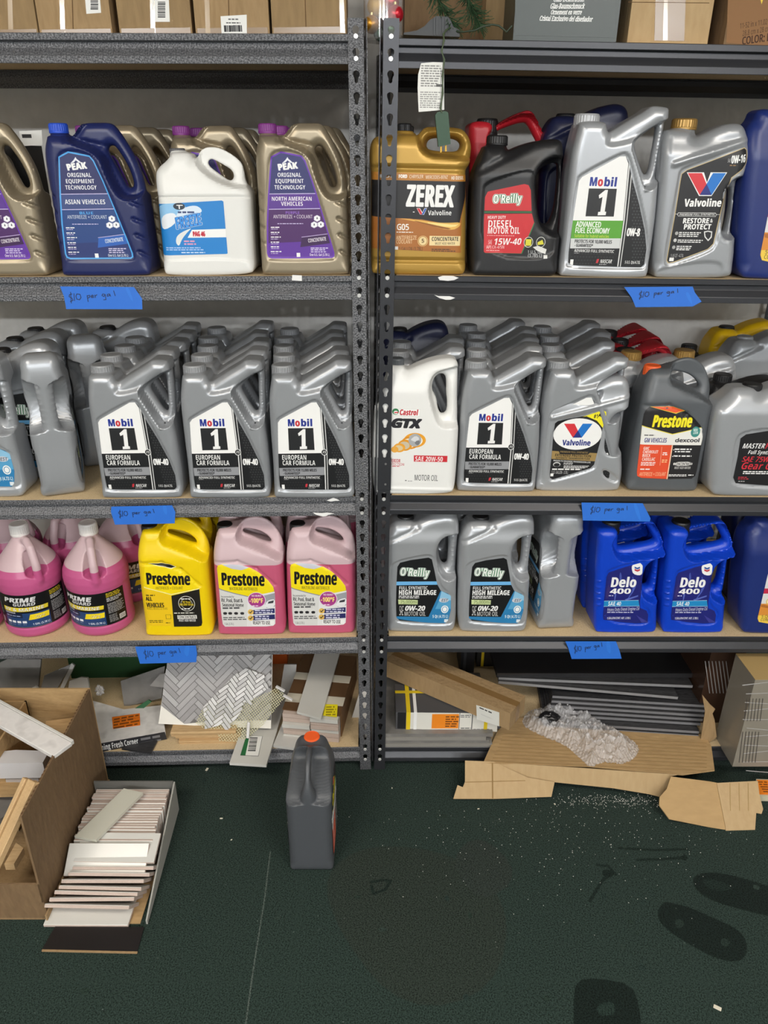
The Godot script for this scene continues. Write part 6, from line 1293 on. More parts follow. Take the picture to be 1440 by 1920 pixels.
	part(t, "board", plate([0,0,0,.193,-.0112,.0009,.3315,-.0175,.0005,.3333,.1717,-.1088,.0245,.1762,-.1024], .006), mat("e4e1d8", 0.5))
	part(t, "grout", plate([.0276,.1766,-.1016,.0151,.1199,-.0685,.008,.0459,-.0256,.0767,-.0008,-.0006,.1613,.0045,-.0062,.3312,.0044,-.011,.3317,.1722,-.1079], .0008), mat("6a6766", 0.8))
	herring(t, [.0047,-.0001,-.0001, .9996,0,-.0291,-.0145,.8661,-.4996], pv([25.9,203.4,12.5,137.9,4.1,52.5,72,-1.4,156.7,4.8,326.7,4.6,330,198.3]), 78.0, 15.6, 2.5, [mat("908d8c", 0.35), mat("989594", 0.35), mat("a09e9d", 0.35), mat("878483", 0.38)], 0.785)
	t = thing("mosaic_sheet", "torn sheet of white marble herringbone mosaic on a cream net", "mosaic", at(-.4871, .1259, -1.7895))
	part(t, "net", net([-.1748,.0136,-.0028, .9996,0,-.0291,-.0145,.8661,-.4996], pv([107.4,2.7,126.6,40.8,148.1,63.9,196,56.6,274.4,68.1,344.2,99.1,374.8,77,331,24.1,309.2,-3.3,274.5,-34.7,239.8,-55.3,177,-50.7,168.2,-15.6,140,-19.3]), 9.0), mesh_net).set_meta("kind", "stuff")
	herring(t, [-.1748,.0136,-.0028, .9996,0,-.0291,-.0145,.8661,-.4996], pv([239.3,155,256.7,159,309.3,138.6,322.4,99.5,283.1,74.4,274.4,50.9,252.6,62,243.9,34.3,215.8,0.6,200.7,-33.2,185.4,-3.1,135.7,-14.9,130.9,49.3,165.4,85.1,208.8,127.4]), 36.0, 10.5, 5.0, [mat("bdbbb9", 0.3), mat("cac8c6", 0.3), mat("aeacaa", 0.3)], 0.62)
	part(t, "tile", bar_mesh([.1677,.108,-.0603,.1941,.0949,-.0535], 0.0085, 0.006), mat("d2d0ce", 0.3))
	part(t, "tile", bar_mesh([.1899,.0853,-.0478,.2163,.0722,-.0411], 0.0085, 0.006), mat("d2d0ce", 0.3))
	part(t, "tile", bar_mesh([.0872,-.0206,.0163,.0899,.02,-.0072], 0.0085, 0.006), mat("d2d0ce", 0.3))
	t = thing("white_tile", "white tile with a green and barcode label, jutting over the rail", "tile", at(-.3773, .0985, -1.8364))
	part(t, "tile_face", plate([-.0594,0,.1564,.0457,0,.1652,.0694,0,-.1331,-.0081,0,-.1766,-.0476,0,-.012], .009), ceramic)
	var c17 := Cv.new(self, 20.3, 30.6, 75.6, 115.3, 3, "#eeeeea")
	c17.poly([23.3,30.6,37.9,30.6,29.9,112.1,19.5,111.3],"#1f6b3a",0)
	c17.poly([40.5,49,62.7,50.2,62.1,54.8,39.9,52.9],"#2e2e30",0)
	c17.poly([39.7,54.8,62,56,61.7,59.1,39.5,57.2],"#2e2e30",0)
	c17.poly([38.9,60.5,61.3,61.8,61,64.9,38.7,63],"#2e2e30",0)
	c17.poly([38.1,66.4,60.6,67.6,59.9,72.2,37.6,70.3],"#2e2e30",0)
	c17.poly([37.4,72.2,59.8,73.5,59.5,76.5,37.2,74.7],"#2e2e30",0)
	c17.poly([36.6,78.1,59.1,79.3,58.8,82.4,36.4,80.6],"#2e2e30",0)
	c17.poly([35.8,84,58.4,85.2,57.7,89.9,35.2,88],"#2e2e30",0)
	c17.poly([35,89.9,57.6,91.2,57.3,94.3,34.8,92.4],"#2e2e30",0)
	c17.poly([34.2,95.9,56.9,97.1,56.6,100.3,34,98.4],"#2e2e30",0)
	c17.poly([33.4,101.8,56.2,103.1,55.5,107.8,32.9,106],"#2e2e30",0)
	c17.line([23.3,30.6,75.6,31.3,68.3,115.3,20.3,111.3,23.3,30.6],1,"#2a2a2c")
	part(t, "label", plate([-.0337,0,.1279,.0186,0,.1315,.0183,0,.0472,-.0299,0,.0472], .0008, [-.0366,0,.1277, .9965,0,.0832,.0832,0,-.9965, .0553, .0848]), print_mat(c17, 0.6))
	t.get_child(-1).position.y = 0.0012
	solo("white_slab", plate([0,0,0,.0795,0,.0157,.1269,0,-.1353,.0507,0,-.2394,.0303,0,-.1916], .009), mat("c9c8c4", 0.3), "grey white slab lying between the barcode tile and the tile bundle", "slab", at(-.3242, .0925, -1.7586))
	solo("tile", plate([0,0,0,.0494,-.0009,-.0011,.0634,.1403,-.0462,.0245,.141,-.0452], .008), mat("b9b7b3", 0.4), "pale grey tile standing behind the mosaic sheet", "tile", at(-.3416, .0475, -1.9746))
	t = thing("carton", "orange carton at the back beside the herringbone board", "box", at(-.3627, .0825, -2.2099))
	part(t, "body", hexa([-.0307,0,.0409,.033,0,.0391,.0307,0,-.0409,-.033,0,-.0391,-.0307,.2,.0409,.033,.2,.0391,.0307,.2,-.0409,-.033,.2,-.0391]), mat("c85a14", 0.7))
	part(t, "lid_seam", plate([-.0307,.17,.0414,.0331,.17,.0396,.0331,.172,.0396,-.0307,.172,.0414], .0006), cut)
	t = thing("tile_bundle", "bundle of long white tiles in brown paper with white bands and a yellow label", "bundle", at(-.2987, .0825, -1.7985))
	part(t, "tile", hexa([.0002,.0008,-.0015,.0809,.0008,.0092,.1199,.0008,-.2868,.0392,.0008,-.2974,.0002,.0141,-.0015,.0809,.0141,.0092,.1199,.0141,-.2868,.0392,.0141,-.2974]), ceramic)
	part(t, "tile", hexa([.0836,.0008,.0081,.1651,.0008,.0188,.2039,.0008,-.2757,.1224,.0008,-.2865,.0836,.0141,.0081,.1651,.0141,.0188,.2039,.0141,-.2757,.1224,.0141,-.2865]), biscuit)
	part(t, "tile", hexa([.0005,.0157,-.0035,.0812,.0157,.0071,.1199,.0157,-.2868,.0392,.0157,-.2974,.0005,.029,-.0035,.0812,.029,.0071,.1199,.029,-.2868,.0392,.029,-.2974]), biscuit)
	part(t, "tile", hexa([.0839,.0157,.0057,.1654,.0157,.0165,.2039,.0157,-.2757,.1224,.0157,-.2865,.0839,.029,.0057,.1654,.029,.0165,.2039,.029,-.2757,.1224,.029,-.2865]), biscuit)
	part(t, "tile", hexa([.0004,.0306,-.0029,.0811,.0306,.0078,.1199,.0306,-.2868,.0392,.0306,-.2974,.0004,.044,-.0029,.0811,.044,.0078,.1199,.044,-.2868,.0392,.044,-.2974]), biscuit)
	part(t, "tile", hexa([.0838,.0306,.0059,.1654,.0306,.0167,.2039,.0306,-.2757,.1224,.0306,-.2865,.0838,.044,.0059,.1654,.044,.0167,.2039,.044,-.2757,.1224,.044,-.2865]), ceramic)
	part(t, "tile", hexa([-.0007,.0456,.0056,.08,.0456,.0162,.1199,.0456,-.2868,.0392,.0456,-.2974,-.0007,.0589,.0056,.08,.0589,.0162,.1199,.0589,-.2868,.0392,.0589,-.2974]), ceramic)
	part(t, "tile", hexa([.0831,.0456,.0114,.1646,.0456,.0221,.2039,.0456,-.2757,.1224,.0456,-.2865,.0831,.0589,.0114,.1646,.0589,.0221,.2039,.0589,-.2757,.1224,.0589,-.2865]), biscuit)
	part(t, "tile", hexa([.0007,.0605,-.0053,.0814,.0605,.0054,.1199,.0605,-.2868,.0392,.0605,-.2974,.0007,.0738,-.0053,.0814,.0738,.0054,.1199,.0738,-.2868,.0392,.0738,-.2974]), biscuit)
	part(t, "tile", hexa([.0834,.0605,.0092,.1649,.0605,.0199,.2039,.0605,-.2757,.1224,.0605,-.2865,.0834,.0738,.0092,.1649,.0738,.0199,.2039,.0738,-.2757,.1224,.0738,-.2865]), biscuit)
	part(t, "tile", hexa([.0006,.0754,-.0048,.0813,.0754,.0059,.1199,.0754,-.2868,.0392,.0754,-.2974,.0006,.0887,-.0048,.0813,.0887,.0059,.1199,.0887,-.2868,.0392,.0887,-.2974]), biscuit)
	part(t, "tile", hexa([.0826,.0754,.0156,.1641,.0754,.0263,.2039,.0754,-.2757,.1224,.0754,-.2865,.0826,.0887,.0156,.1641,.0887,.0263,.2039,.0887,-.2757,.1224,.0887,-.2865]), ceramic)
	part(t, "paper_wrap", plate([-.0014,.0925,-.0204,.1702,.0925,.0103,.2092,.0925,-.2851,.0366,.0925,-.3079], .003), mat("5c4126", 0.7))
	part(t, "paper_wrap", hexa([.0019,0,-.03,0,0,-.0303,.0366,0,-.3079,.0386,0,-.3076,.0019,.0915,-.03,0,.0915,-.0303,.0366,.0915,-.3079,.0386,.0915,-.3076]), mat("7a5833", 0.7))
	part(t, "paper_wrap", hexa([.1706,0,-.0078,.1726,0,-.0075,.2092,0,-.2851,.2072,0,-.2854,.1706,.0915,-.0078,.1726,.0915,-.0075,.2092,.0915,-.2851,.2072,.0915,-.2854]), mat("7a5833", 0.7))
	part(t, "paper_band", plate([.0022,.094,-.0552,.1768,.094,-.0322,.1821,.094,-.0718,.0075,.094,-.0948], .001), mat("cfc8b6", 0.6))
	part(t, "paper_band", plate([.0166,.094,-.1642,.1912,.094,-.1412,.1958,.094,-.1759,.0212,.094,-.1989], .001), mat("cfc8b6", 0.6))
	var c18 := Cv.new(self, 120.6, -22.7, 162.3, 36.6, 2.4, "#ecdc1c")
	c18.greek(128.7,-17.5,161.2,28.8,4,"#9a8a10",3)
	part(t, "label", plate([.1209,.0945,.0106,.1619,.0945,.018,.1613,.0945,-.0387,.1252,.0945,-.0403], .0005, [.1212,.0945,.0192, .9996,0,-.0291,-.0291,0,-.9996, .0418, .0594]), print_mat(c18, 0.6)).set_meta("label", "yellow label")
	solo("white_tile", plate([0,0,0,.0722,0,.0296,.1095,0,-.2938,.0292,0,-.2976], .008), ceramic, "long white tile lying on top of the brown paper bundle", "tile", at(-.2539, .186, -1.7941))
	solo("white_slab", plate([0,0,0,.0861,.0087,-.0045,.0867,.1512,-.0368,.0607,.1654,-.0393,.0337,.0745,-.0179], .009), mat("cfcdc8", 0.4), "pale slab leaning in the corner behind the post", "slab", at(-.1325, .0084, -1.8751))
	solo("grey_slab", hexa([-.1561,.0023,.151,.1618,-.0023,.1449,.1561,-.0023,-.151,-.1618,.0023,-.1449,-.1559,.0137,.151,.162,.0091,.1449,.1563,.0091,-.151,-.1616,.0137,-.1449]), mat("8a8781", 0.5), "grey slab at the foot of the right-hand post, lowest of four", "slab", at(.1562, .0789, -1.914), "grey slabs by the right-hand post")
	solo("grey_slab", hexa([-.1496,.0022,.1494,.1553,-.0022,.1435,.1496,-.0022,-.1494,-.1553,.0022,-.1435,-.1495,.0136,.1494,.1554,.0092,.1435,.1498,.0092,-.1494,-.1551,.0136,-.1435]), slate, "grey slab at the foot of the right-hand post, second of four", "slab", at(.1528, .0908, -1.9154), "grey slabs by the right-hand post")
	solo("grey_slab", hexa([-.1461,.0022,.1508,.1518,-.0022,.1451,.1461,-.0022,-.1508,-.1518,.0022,-.1451,-.1459,.0136,.1508,.152,.0092,.1451,.1463,.0092,-.1509,-.1516,.0136,-.1451]), mat("8a8781", 0.5), "grey slab at the foot of the right-hand post, third of four", "slab", at(.1465, .1027, -1.9138), "grey slabs by the right-hand post")
	solo("grey_slab", hexa([-.1546,.0023,.1495,.1603,-.0023,.1434,.1546,-.0023,-.1495,-.1603,.0023,-.1434,-.1545,.0137,.1495,.1604,.0091,.1434,.1548,.0091,-.1495,-.1601,.0137,-.1434]), slate, "grey slab at the foot of the right-hand post, topmost of four", "slab", at(.1582, .1143, -1.9155), "grey slabs by the right-hand post")
	t = thing("strapped_pack", "dark flat pack bound with yellow straps, white and orange printed edge", "pack", at(.1865, .1259, -1.854))
	part(t, "body", hexa([-.1524,.0022,.0678,.1549,-.0022,.0619,.1524,-.0022,-.0678,-.1549,.0022,-.0619,-.1515,.0648,.0678,.1558,.0604,.0618,.1533,.0604,-.0678,-.154,.0648,-.0619]), mat("4a4a4d", 0.55))
	var c19 := Cv.new(self, 4.9, -9.8, 299.5, 61.3, 2.4, "#dcdad2")
	c19.rect(5,-1.3,29.9,65.1,"#17171a")
	c19.rect(105.2,2.5,184,55.3,"#e8861c")
	c19.greek(145.3,6.3,185.1,49.5,5,"#7a4410",3)
	c19.rect(185.3,-1.7,187.1,59.1,"#444")
	c19.rect(222.6,-5.7,225.1,59.1,"#444")
	c19.greek(188.7,41.6,220.6,53.3,2,"#666",1)
	c19.greek(191.4,0.2,223.2,6.3,1,"#555",4)
	c19.greek(229.4,-5.8,288.2,2.2,1,"#555",5)
	part(t, "edge_print", plate([-.1474,.0048,.0685,.147,-.012,.0628,.1444,.055,.0629,-.1463,.0635,.0685], .0008, [-.1476,-.0077,.0685, .9997,-.0145,-.0193,.0145,.9999,-.0003, .2946, .0712]), print_mat(c19, 0.6))
	part(t, "strap", plate([-.1221,.0018,.069,-.1101,.0016,.0688,-.1092,.0652,.0688,-.1212,.0654,.069], .0006), yellow_tape)
	part(t, "strap", plate([-.1212,.0656,.069,-.1092,.0654,.0688,-.1117,.0654,-.0627,-.1237,.0656,-.0625], .0006), yellow_tape)
	part(t, "strap", plate([.1064,-.0015,.0646,.1164,-.0017,.0644,.1173,.0619,.0644,.1073,.0621,.0646], .0006), yellow_tape)
	part(t, "strap", plate([.1073,.0623,.0646,.1173,.0621,.0644,.1148,.0621,-.0671,.1048,.0623,-.0669], .0006), yellow_tape)
	part(t, "strap", plate([-.1004,.0015,.0686,-.0914,.0013,.0684,-.0905,.0649,.0684,-.0995,.0651,.0686], .0006), paper)
	part(t, "strap", plate([-.0995,.0653,.0686,-.0905,.0651,.0684,-.093,.0651,-.0631,-.102,.0653,-.0629], .0006), paper)
	part(t, "strap", plate([-.1531,.0668,-.0165,.1542,.0624,-.0224,.154,.0624,-.0344,-.1533,.0668,-.0285], .0006), yellow_tape)
	t = thing("long_carton", "long narrow brown carton lying aslant with a taped lid and white label", "box", at(.3508, .1902, -1.7089))
	part(t, "body", hexa([0,0,0,-.3494,.005,-.2432,-.2946,.0042,-.322,.0548,-.0008,-.0788,.0008,.0581,0,-.3486,.0631,-.2432,-.2937,.0623,-.322,.0557,.0573,-.0788]), cardboard)
	part(t, "tape", plate([.0217,.0586,-.03,-.3277,.0636,-.2732,-.3146,.0634,-.2921,.0349,.0584,-.0489], .0007), brown_tape)
	part(t, "tape", plate([.0215,-.0003,-.0295,.0347,-.0005,-.0484,.0355,.0576,-.0484,.0223,.0578,-.0295], .0007), brown_tape)
	var c20 := Cv.new(self, -105.8, -10.8, -29.5, 46.7, 2.4, "#deded8")
	c20.greek(-94.9,30.5,-46.1,38.7,1,"#333",3)
	c20.greek(-88.7,12.5,-49.1,16.2,3,"#c4c4c0",5)
	part(t, "label", plate([-.0832,-.0096,-.0568,-.0248,-.0004,-.0161,-.0275,.0471,-.018,-.087,.0399,-.0594], .0006, [-.0874,-.0096,-.0598, .8207,-.0117,.5712,.0096,.9999,.0067, .0763, .0575]), print_mat(c20, 0.6)).set_meta("label", "white label")
	t = thing("upright_pack", "black pack standing upright behind the long carton", "pack", at(.2772, .0767, -2.1744))
	part(t, "body", hexa([-.0223,.0003,.0504,.0242,-.0003,.0495,.0223,-.0003,-.0504,-.0242,.0003,-.0495,-.0188,.2403,.0504,.0277,.2396,.0495,.0258,.2396,-.0505,-.0208,.2403,-.0496]), mat("1b1b1e", 0.45))
	part(t, "strap", plate([-.013,.0002,.0513,-.004,.0001,.0511,-.0005,.24,.051,-.0095,.2402,.0512], .0006), mat("3a3a3d", 0.4))
	t = thing("upright_pack", "black pack with a yellow strap standing upright beside the planks", "pack", at(.3505, .0756, -2.2158))
	part(t, "body", hexa([-.0356,.0005,.0507,.0375,-.0005,.0493,.0356,-.0005,-.0507,-.0375,.0005,-.0493,-.0321,.2405,.0506,.041,.2394,.0492,.039,.2394,-.0508,-.034,.2405,-.0494]), mat("1b1b1e", 0.45))
	part(t, "strap", plate([-.0209,.0003,.0514,-.0119,.0002,.0512,-.0085,.2402,.0512,-.0175,.2403,.0513], .0006), yellow_tape)
	t = thing("floor_plank", "dark wood-look floor plank at the very bottom of the stack", "plank", at(.4849, .0773, -1.8535), "dark floor planks")
	part(t, "plank", hexa([0,0,0,.4585,-.0066,.0371,.4778,-.007,-.2021,.0194,-.0003,-.2392,.0001,.0085,0,.4586,.0019,.0371,.4779,.0015,-.2021,.0195,.0082,-.2392]), plank)
	part(t, "worn_edge", plate([-.0001,0,.0008,.4584,-.0066,.0379,.4585,.0019,.0379,.0001,.0085,.0008], .0006), plank_edge)
	t = thing("floor_plank", "dark wood-look floor plank, second from the bottom of the stack", "plank", at(.4867, .0877, -1.859), "dark floor planks")
	part(t, "plank", hexa([0,0,0,.4585,-.0066,.0371,.4778,-.007,-.2021,.0194,-.0003,-.2392,.0001,.0085,0,.4586,.0019,.0371,.4779,.0015,-.2021,.0195,.0082,-.2392]), plank)
	part(t, "worn_edge", plate([-.0001,0,.0008,.4584,-.0066,.0379,.4585,.0019,.0379,.0001,.0085,.0008], .0006), plank_edge)
	t = thing("floor_plank", "dark wood-look floor plank, third from the bottom of the stack", "plank", at(.4986, .0981, -1.8827), "dark floor planks")
	part(t, "plank", hexa([0,0,0,.4585,-.0066,.0371,.4778,-.007,-.2021,.0194,-.0003,-.2392,.0001,.0085,0,.4586,.0019,.0371,.4779,.0015,-.2021,.0195,.0082,-.2392]), plank)
	part(t, "worn_edge", plate([-.0001,0,.0008,.4584,-.0066,.0379,.4585,.0019,.0379,.0001,.0085,.0008], .0006), plank_edge)
	t = thing("floor_plank", "dark wood-look floor plank, fourth from the bottom of the stack", "plank", at(.5059, .1085, -1.8897), "dark floor planks")
	part(t, "plank", hexa([0,0,0,.4585,-.0066,.0371,.4778,-.007,-.2021,.0194,-.0003,-.2392,.0001,.0085,0,.4586,.0019,.0371,.4779,.0015,-.2021,.0195,.0082,-.2392]), plank)
	part(t, "worn_edge", plate([-.0001,0,.0008,.4584,-.0066,.0379,.4585,.0019,.0379,.0001,.0085,.0008], .0006), plank_edge)
	t = thing("floor_plank", "dark wood-look floor plank, fifth from the bottom of the stack", "plank", at(.5116, .1189, -1.8967), "dark floor planks")
	part(t, "plank", hexa([0,0,0,.4585,-.0066,.0371,.4778,-.007,-.2021,.0194,-.0003,-.2392,.0001,.0085,0,.4586,.0019,.0371,.4779,.0015,-.2021,.0195,.0082,-.2392]), plank)
	part(t, "worn_edge", plate([-.0001,0,.0008,.4584,-.0066,.0379,.4585,.0019,.0379,.0001,.0085,.0008], .0006), plank_edge)
	t = thing("floor_plank", "dark wood-look floor plank, sixth from the bottom of the stack", "plank", at(.5149, .1293, -1.9061), "dark floor planks")
	part(t, "plank", hexa([0,0,0,.4585,-.0066,.0371,.4778,-.007,-.2021,.0194,-.0003,-.2392,.0001,.0085,0,.4586,.0019,.0371,.4779,.0015,-.2021,.0195,.0082,-.2392]), plank)
	part(t, "worn_edge", plate([-.0001,0,.0008,.4584,-.0066,.0379,.4585,.0019,.0379,.0001,.0085,.0008], .0006), plank_edge)
	t = thing("floor_plank", "dark wood-look floor plank, seventh from the bottom of the stack", "plank", at(.5184, .1398, -1.9156), "dark floor planks")
	part(t, "plank", hexa([0,0,0,.4585,-.0066,.0371,.4778,-.007,-.2021,.0194,-.0003,-.2392,.0001,.0085,0,.4586,.0019,.0371,.4779,.0015,-.2021,.0195,.0082,-.2392]), plank)
	part(t, "worn_edge", plate([-.0001,0,.0008,.4584,-.0066,.0379,.4585,.0019,.0379,.0001,.0085,.0008], .0006), plank_edge)
	t = thing("floor_plank", "pale edged floor plank tilted on the stack, shorter at its right end", "plank", at(.3513, .1957, -1.9251), "dark floor planks")
	part(t, "plank", hexa([-.0006,-.009,0,.545,-.0459,.0289,.5566,-.0461,-.1908,.011,-.0092,-.2197,0,0,0,.5456,-.0369,.0289,.5572,-.0371,-.1908,.0116,-.0002,-.2197]), plank)
	part(t, "worn_edge", plate([-.0006,-.009,.0008,.545,-.0459,.0297,.5456,-.0369,.0297,0,0,.0008], .0006), mat("8a8a8c", 0.35))
	t = thing("floor_plank", "pale edged floor plank tilted under the plastic wrapped top plank", "plank", at(.3521, .2027, -1.9344), "dark floor planks")
	part(t, "plank", hexa([-.0004,-.009,0,.5998,-.0377,.0019,.6005,-.0378,-.2181,.0003,-.0091,-.22,0,0,0,.6002,-.0287,.0019,.6009,-.0288,-.2181,.0007,-.0001,-.22]), plank)
	part(t, "worn_edge", plate([-.0004,-.009,.0008,.5998,-.0377,.0027,.6002,-.0287,.0027,0,0,.0008], .0006), mat("8a8a8c", 0.35))
	t = thing("floor_plank", "black plank in clear wrapping on top of the stack", "plank", at(.3472, .2148, -1.9397), "dark floor planks")
	part(t, "plank", hexa([-.0006,-.016,0,.6654,-.0397,-.0306,.6553,-.0396,-.2504,-.0107,-.0159,-.2197,0,0,0,.666,-.0237,-.0306,.6559,-.0236,-.2504,-.0101,.0001,-.2198]), mat("1c1c1e", 0.3))
	part(t, "wrapping_edge", plate([-.0005,-.016,.0008,.6655,-.0397,-.0298,.6661,-.0237,-.0298,0,0,.0008], .0006), mat("2c2c2e", 0.2))
	t = thing("flattened_carton", "torn open brown carton spread out under the planks, its flaps hanging to the floor", "box", at(.5791, .0814, -1.6985))
	part(t, "panel", plate([-.2964,.0043,.0047,-.0031,0,.0128,.2601,-.0038,.0421,.3573,-.0052,.024,.3855,-.0056,-.0721,.386,-.0056,-.123,.1693,-.0025,-.1624,-.1187,.0017,-.1918,-.1926,.0027,-.193,-.2393,.0034,-.1266], .004), inside)
	part(t, "crease", plate([-.2196,.004,-.1189,.3769,-.0047,-.087,.3761,-.0047,-.085,-.2199,.004,-.1168], .0008), mat("9a7d52", 0.9))
	part(t, "crease", plate([-.2266,.0041,-.1036,.3712,-.0046,-.0721,.3704,-.0046,-.0701,-.2269,.0041,-.1015], .0008), mat("9a7d52", 0.9))
	part(t, "crease", plate([-.2334,.0042,-.0884,.3656,-.0045,-.0574,.3648,-.0045,-.0554,-.2337,.0042,-.0864], .0008), mat("9a7d52", 0.9))
	part(t, "crease", plate([-.2402,.0043,-.0735,.36,-.0044,-.0429,.3593,-.0044,-.0409,-.2405,.0043,-.0714], .0008), mat("9a7d52", 0.9))
	part(t, "crease", plate([-.2469,.0044,-.0587,.3545,-.0043,-.0285,.3538,-.0043,-.0265,-.2472,.0044,-.0567], .0008), mat("9a7d52", 0.9))
	part(t, "crease", plate([-.2535,.0045,-.0441,.3491,-.0043,-.0143,.3484,-.0043,-.0123,-.2538,.0045,-.0421], .0008), mat("9a7d52", 0.9))
	part(t, "crease", plate([-.2601,.0046,-.0296,.3437,-.0042,-.0003,.343,-.0042,.0017,-.2603,.0046,-.0277], .0008), mat("9a7d52", 0.9))
	part(t, "crease", plate([-.2665,.0047,-.0154,.3384,-.0041,.0136,.3377,-.0041,.0155,-.2668,.0047,-.0134], .0008), mat("9a7d52", 0.9))
	part(t, "crease", plate([-.2729,.0048,-.0013,.3332,-.004,.0273,.3325,-.004,.0292,-.2732,.0048,.0007], .0008), mat("9a7d52", 0.9))
	part(t, "flap", plate([-.2657,.004,.0022,-.1764,-.0328,.022,-.0909,-.043,.0321,.0698,-.0505,.0469,.1674,-.0613,.0581,.197,-.067,.0624,.2196,-.0422,.0553,.2273,-.0096,.0443,.2475,-.0035,.0437], .004), cardboard_light)
	part(t, "flap", plate([-.348,.0093,.0015,-.2658,.0057,.002,-.1703,-.0283,.0288,-.095,-.0381,.0351,-.1066,-.0678,.0616,-.2639,-.0693,.068,-.3842,-.0673,.07,-.3712,-.0399,.0455,-.3563,-.0444,.049,-.3498,-.0338,.0395], .004), cardboard_light)
	part(t, "crease", plate([-.3498,-.0332,.0403,-.1783,-.0329,.0345,-.1784,-.0342,.0356,-.3498,-.0345,.0414], .0008), mat("8f7247", 0.9))
	part(t, "crease", plate([-.272,.0043,.0048,-.2682,.0042,.0047,-.2713,-.0676,.068,-.2751,-.0675,.068], .0008), mat("8f7247", 0.9))
	part(t, "flap", plate([.2208,.0031,.0576,.3263,-.0063,.066,.3493,-.0092,.069,.3458,-.0819,.1662,.3021,-.0771,.1615,.1965,-.0632,.147,.1748,-.0415,.1189,.1801,-.0283,.1011,.2028,-.0169,.0851], .004), inside)
	part(t, "flap", plate([.3453,-.0074,.0709,.462,-.0059,.0644,.4579,-.0278,.0937,.4594,-.0503,.1237,.4521,-.0576,.1336,.438,-.0557,.1317,.4198,-.091,.1795,.34,-.0896,.1807,.3457,-.0777,.1646], .004), cardboard_light)
	part(t, "crease", plate([.3812,-.0074,.0711,.383,-.0074,.071,.3688,-.0506,.1292,.367,-.0506,.1293], .0008), mat("a58a5c", 0.9))
	part(t, "crease", plate([.4067,-.0078,.0706,.4085,-.0078,.0706,.3939,-.0511,.1288,.3921,-.051,.1288], .0008), mat("a58a5c", 0.9))
	part(t, "crease", plate([.4322,-.0082,.0702,.434,-.0083,.0702,.4189,-.0515,.1284,.4171,-.0514,.1284], .0008), mat("a58a5c", 0.9))
	part(t, "torn_flap", plate([.3668,-.0196,-.1039,.3814,-.0271,-.101,.4077,.0098,-.0957,.3919,.0706,-.0991,.3825,.0925,-.1011,.387,.1088,-.1003,.3719,.1218,-.1033,.3454,.1521,-.1088,.3618,.0949,-.1053], .004), cardboard)
	t = thing("bubble_wrap", "crumpled sheet of clear bubble wrap lying on the torn carton", "bubble wrap", at(.5937, .0852, -1.8056))
	part(t, "film_heap", bubbles([-.1804,.0026,-.0496,-.1483,.0021,-.1148,-.1096,.0016,-.1258,-.0507,.0007,-.1528,.0018,-.0001,-.1381,.0418,-.0006,-.0954,.0819,-.0012,-.059,.1242,-.0018,-.007,.1563,-.0023,.0452,.1387,-.002,.0832,.0962,-.0014,.1182,.0586,-.0008,.1167,.0298,-.0004,.1108,-.0116,.0002,.1367,-.0345,.0005,.0924,-.0621,.0009,.0421,-.1322,.0019,-.0027], 0.045, 3), bubble)
	part(t, "black_contents", lump(0.045, 0.022, 0.03, 9, 0.4), mat("1a1a1c", 0.3), at(-.0931, .0273, -.0516))
	t = thing("shrink_wrapped_carton", "tall brown carton in shiny shrink wrap at the right edge of the lowest shelf", "box", at(1.1198, .0606, -1.7661))
	part(t, "body", hexa([-.1188,.0017,.0628,.1211,-.0017,.0582,.1188,-.0017,-.0628,-.1211,.0017,-.0582,-.1144,.3061,.0627,.1255,.3026,.0581,.1232,.3026,-.0629,-.1167,.3061,-.0583]), mat("8a8478", 0.2))
	part(t, "lid", plate([-.1144,.3076,.0627,.1255,.3041,.0581,.1232,.3041,-.0629,-.1167,.3076,-.0583], .0012), mat("b59a68", 0.18))
	part(t, "print_bar", plate([-.1184,.1671,.0638,-.1166,.1671,.0638,-.1244,.2444,.0639,-.1262,.2444,.064], .0007), mat("4a4642", 0.5))
	part(t, "print_bar", plate([-.1033,.0171,.0635,-.1014,.017,.0635,-.1128,.1295,.0637,-.1146,.1295,.0637], .0007), mat("4a4642", 0.5))
	part(t, "print_bar", plate([-.1094,.167,.0636,-.1076,.167,.0636,-.1155,.2443,.0638,-.1173,.2443,.0638], .0007), mat("4a4642", 0.5))
	part(t, "print_bar", plate([-.094,.0169,.0634,-.0922,.0169,.0633,-.1037,.1293,.0635,-.1055,.1293,.0636], .0007), mat("4a4642", 0.5))
	part(t, "print_bar", plate([-.1004,.1668,.0635,-.0986,.1668,.0634,-.1067,.2441,.0636,-.1084,.2442,.0636], .0007), mat("4a4642", 0.5))
	part(t, "print_bar", plate([-.0847,.0168,.0632,-.0829,.0167,.0631,-.0946,.1292,.0634,-.0965,.1292,.0634], .0007), mat("4a4642", 0.5))
	part(t, "print_bar", plate([-.0914,.1667,.0633,-.0896,.1667,.0633,-.0978,.244,.0634,-.0996,.244,.0635], .0007), mat("4a4642", 0.5))
	part(t, "print_bar", plate([-.0755,.0166,.063,-.0736,.0166,.063,-.0856,.129,.0632,-.0874,.129,.0632], .0007), mat("4a4642", 0.5))
	part(t, "print_bar", plate([-.0824,.1666,.0631,-.0806,.1665,.0631,-.0889,.2439,.0633,-.0907,.2439,.0633], .0007), mat("4a4642", 0.5))
	part(t, "print_bar", plate([-.0662,.0164,.0628,-.0643,.0164,.0628,-.0765,.1289,.063,-.0783,.1289,.063], .0007), mat("4a4642", 0.5))
	part(t, "print_bar", plate([-.0733,.1664,.063,-.0715,.1664,.0629,-.08,.2437,.0631,-.0818,.2438,.0631], .0007), mat("4a4642", 0.5))
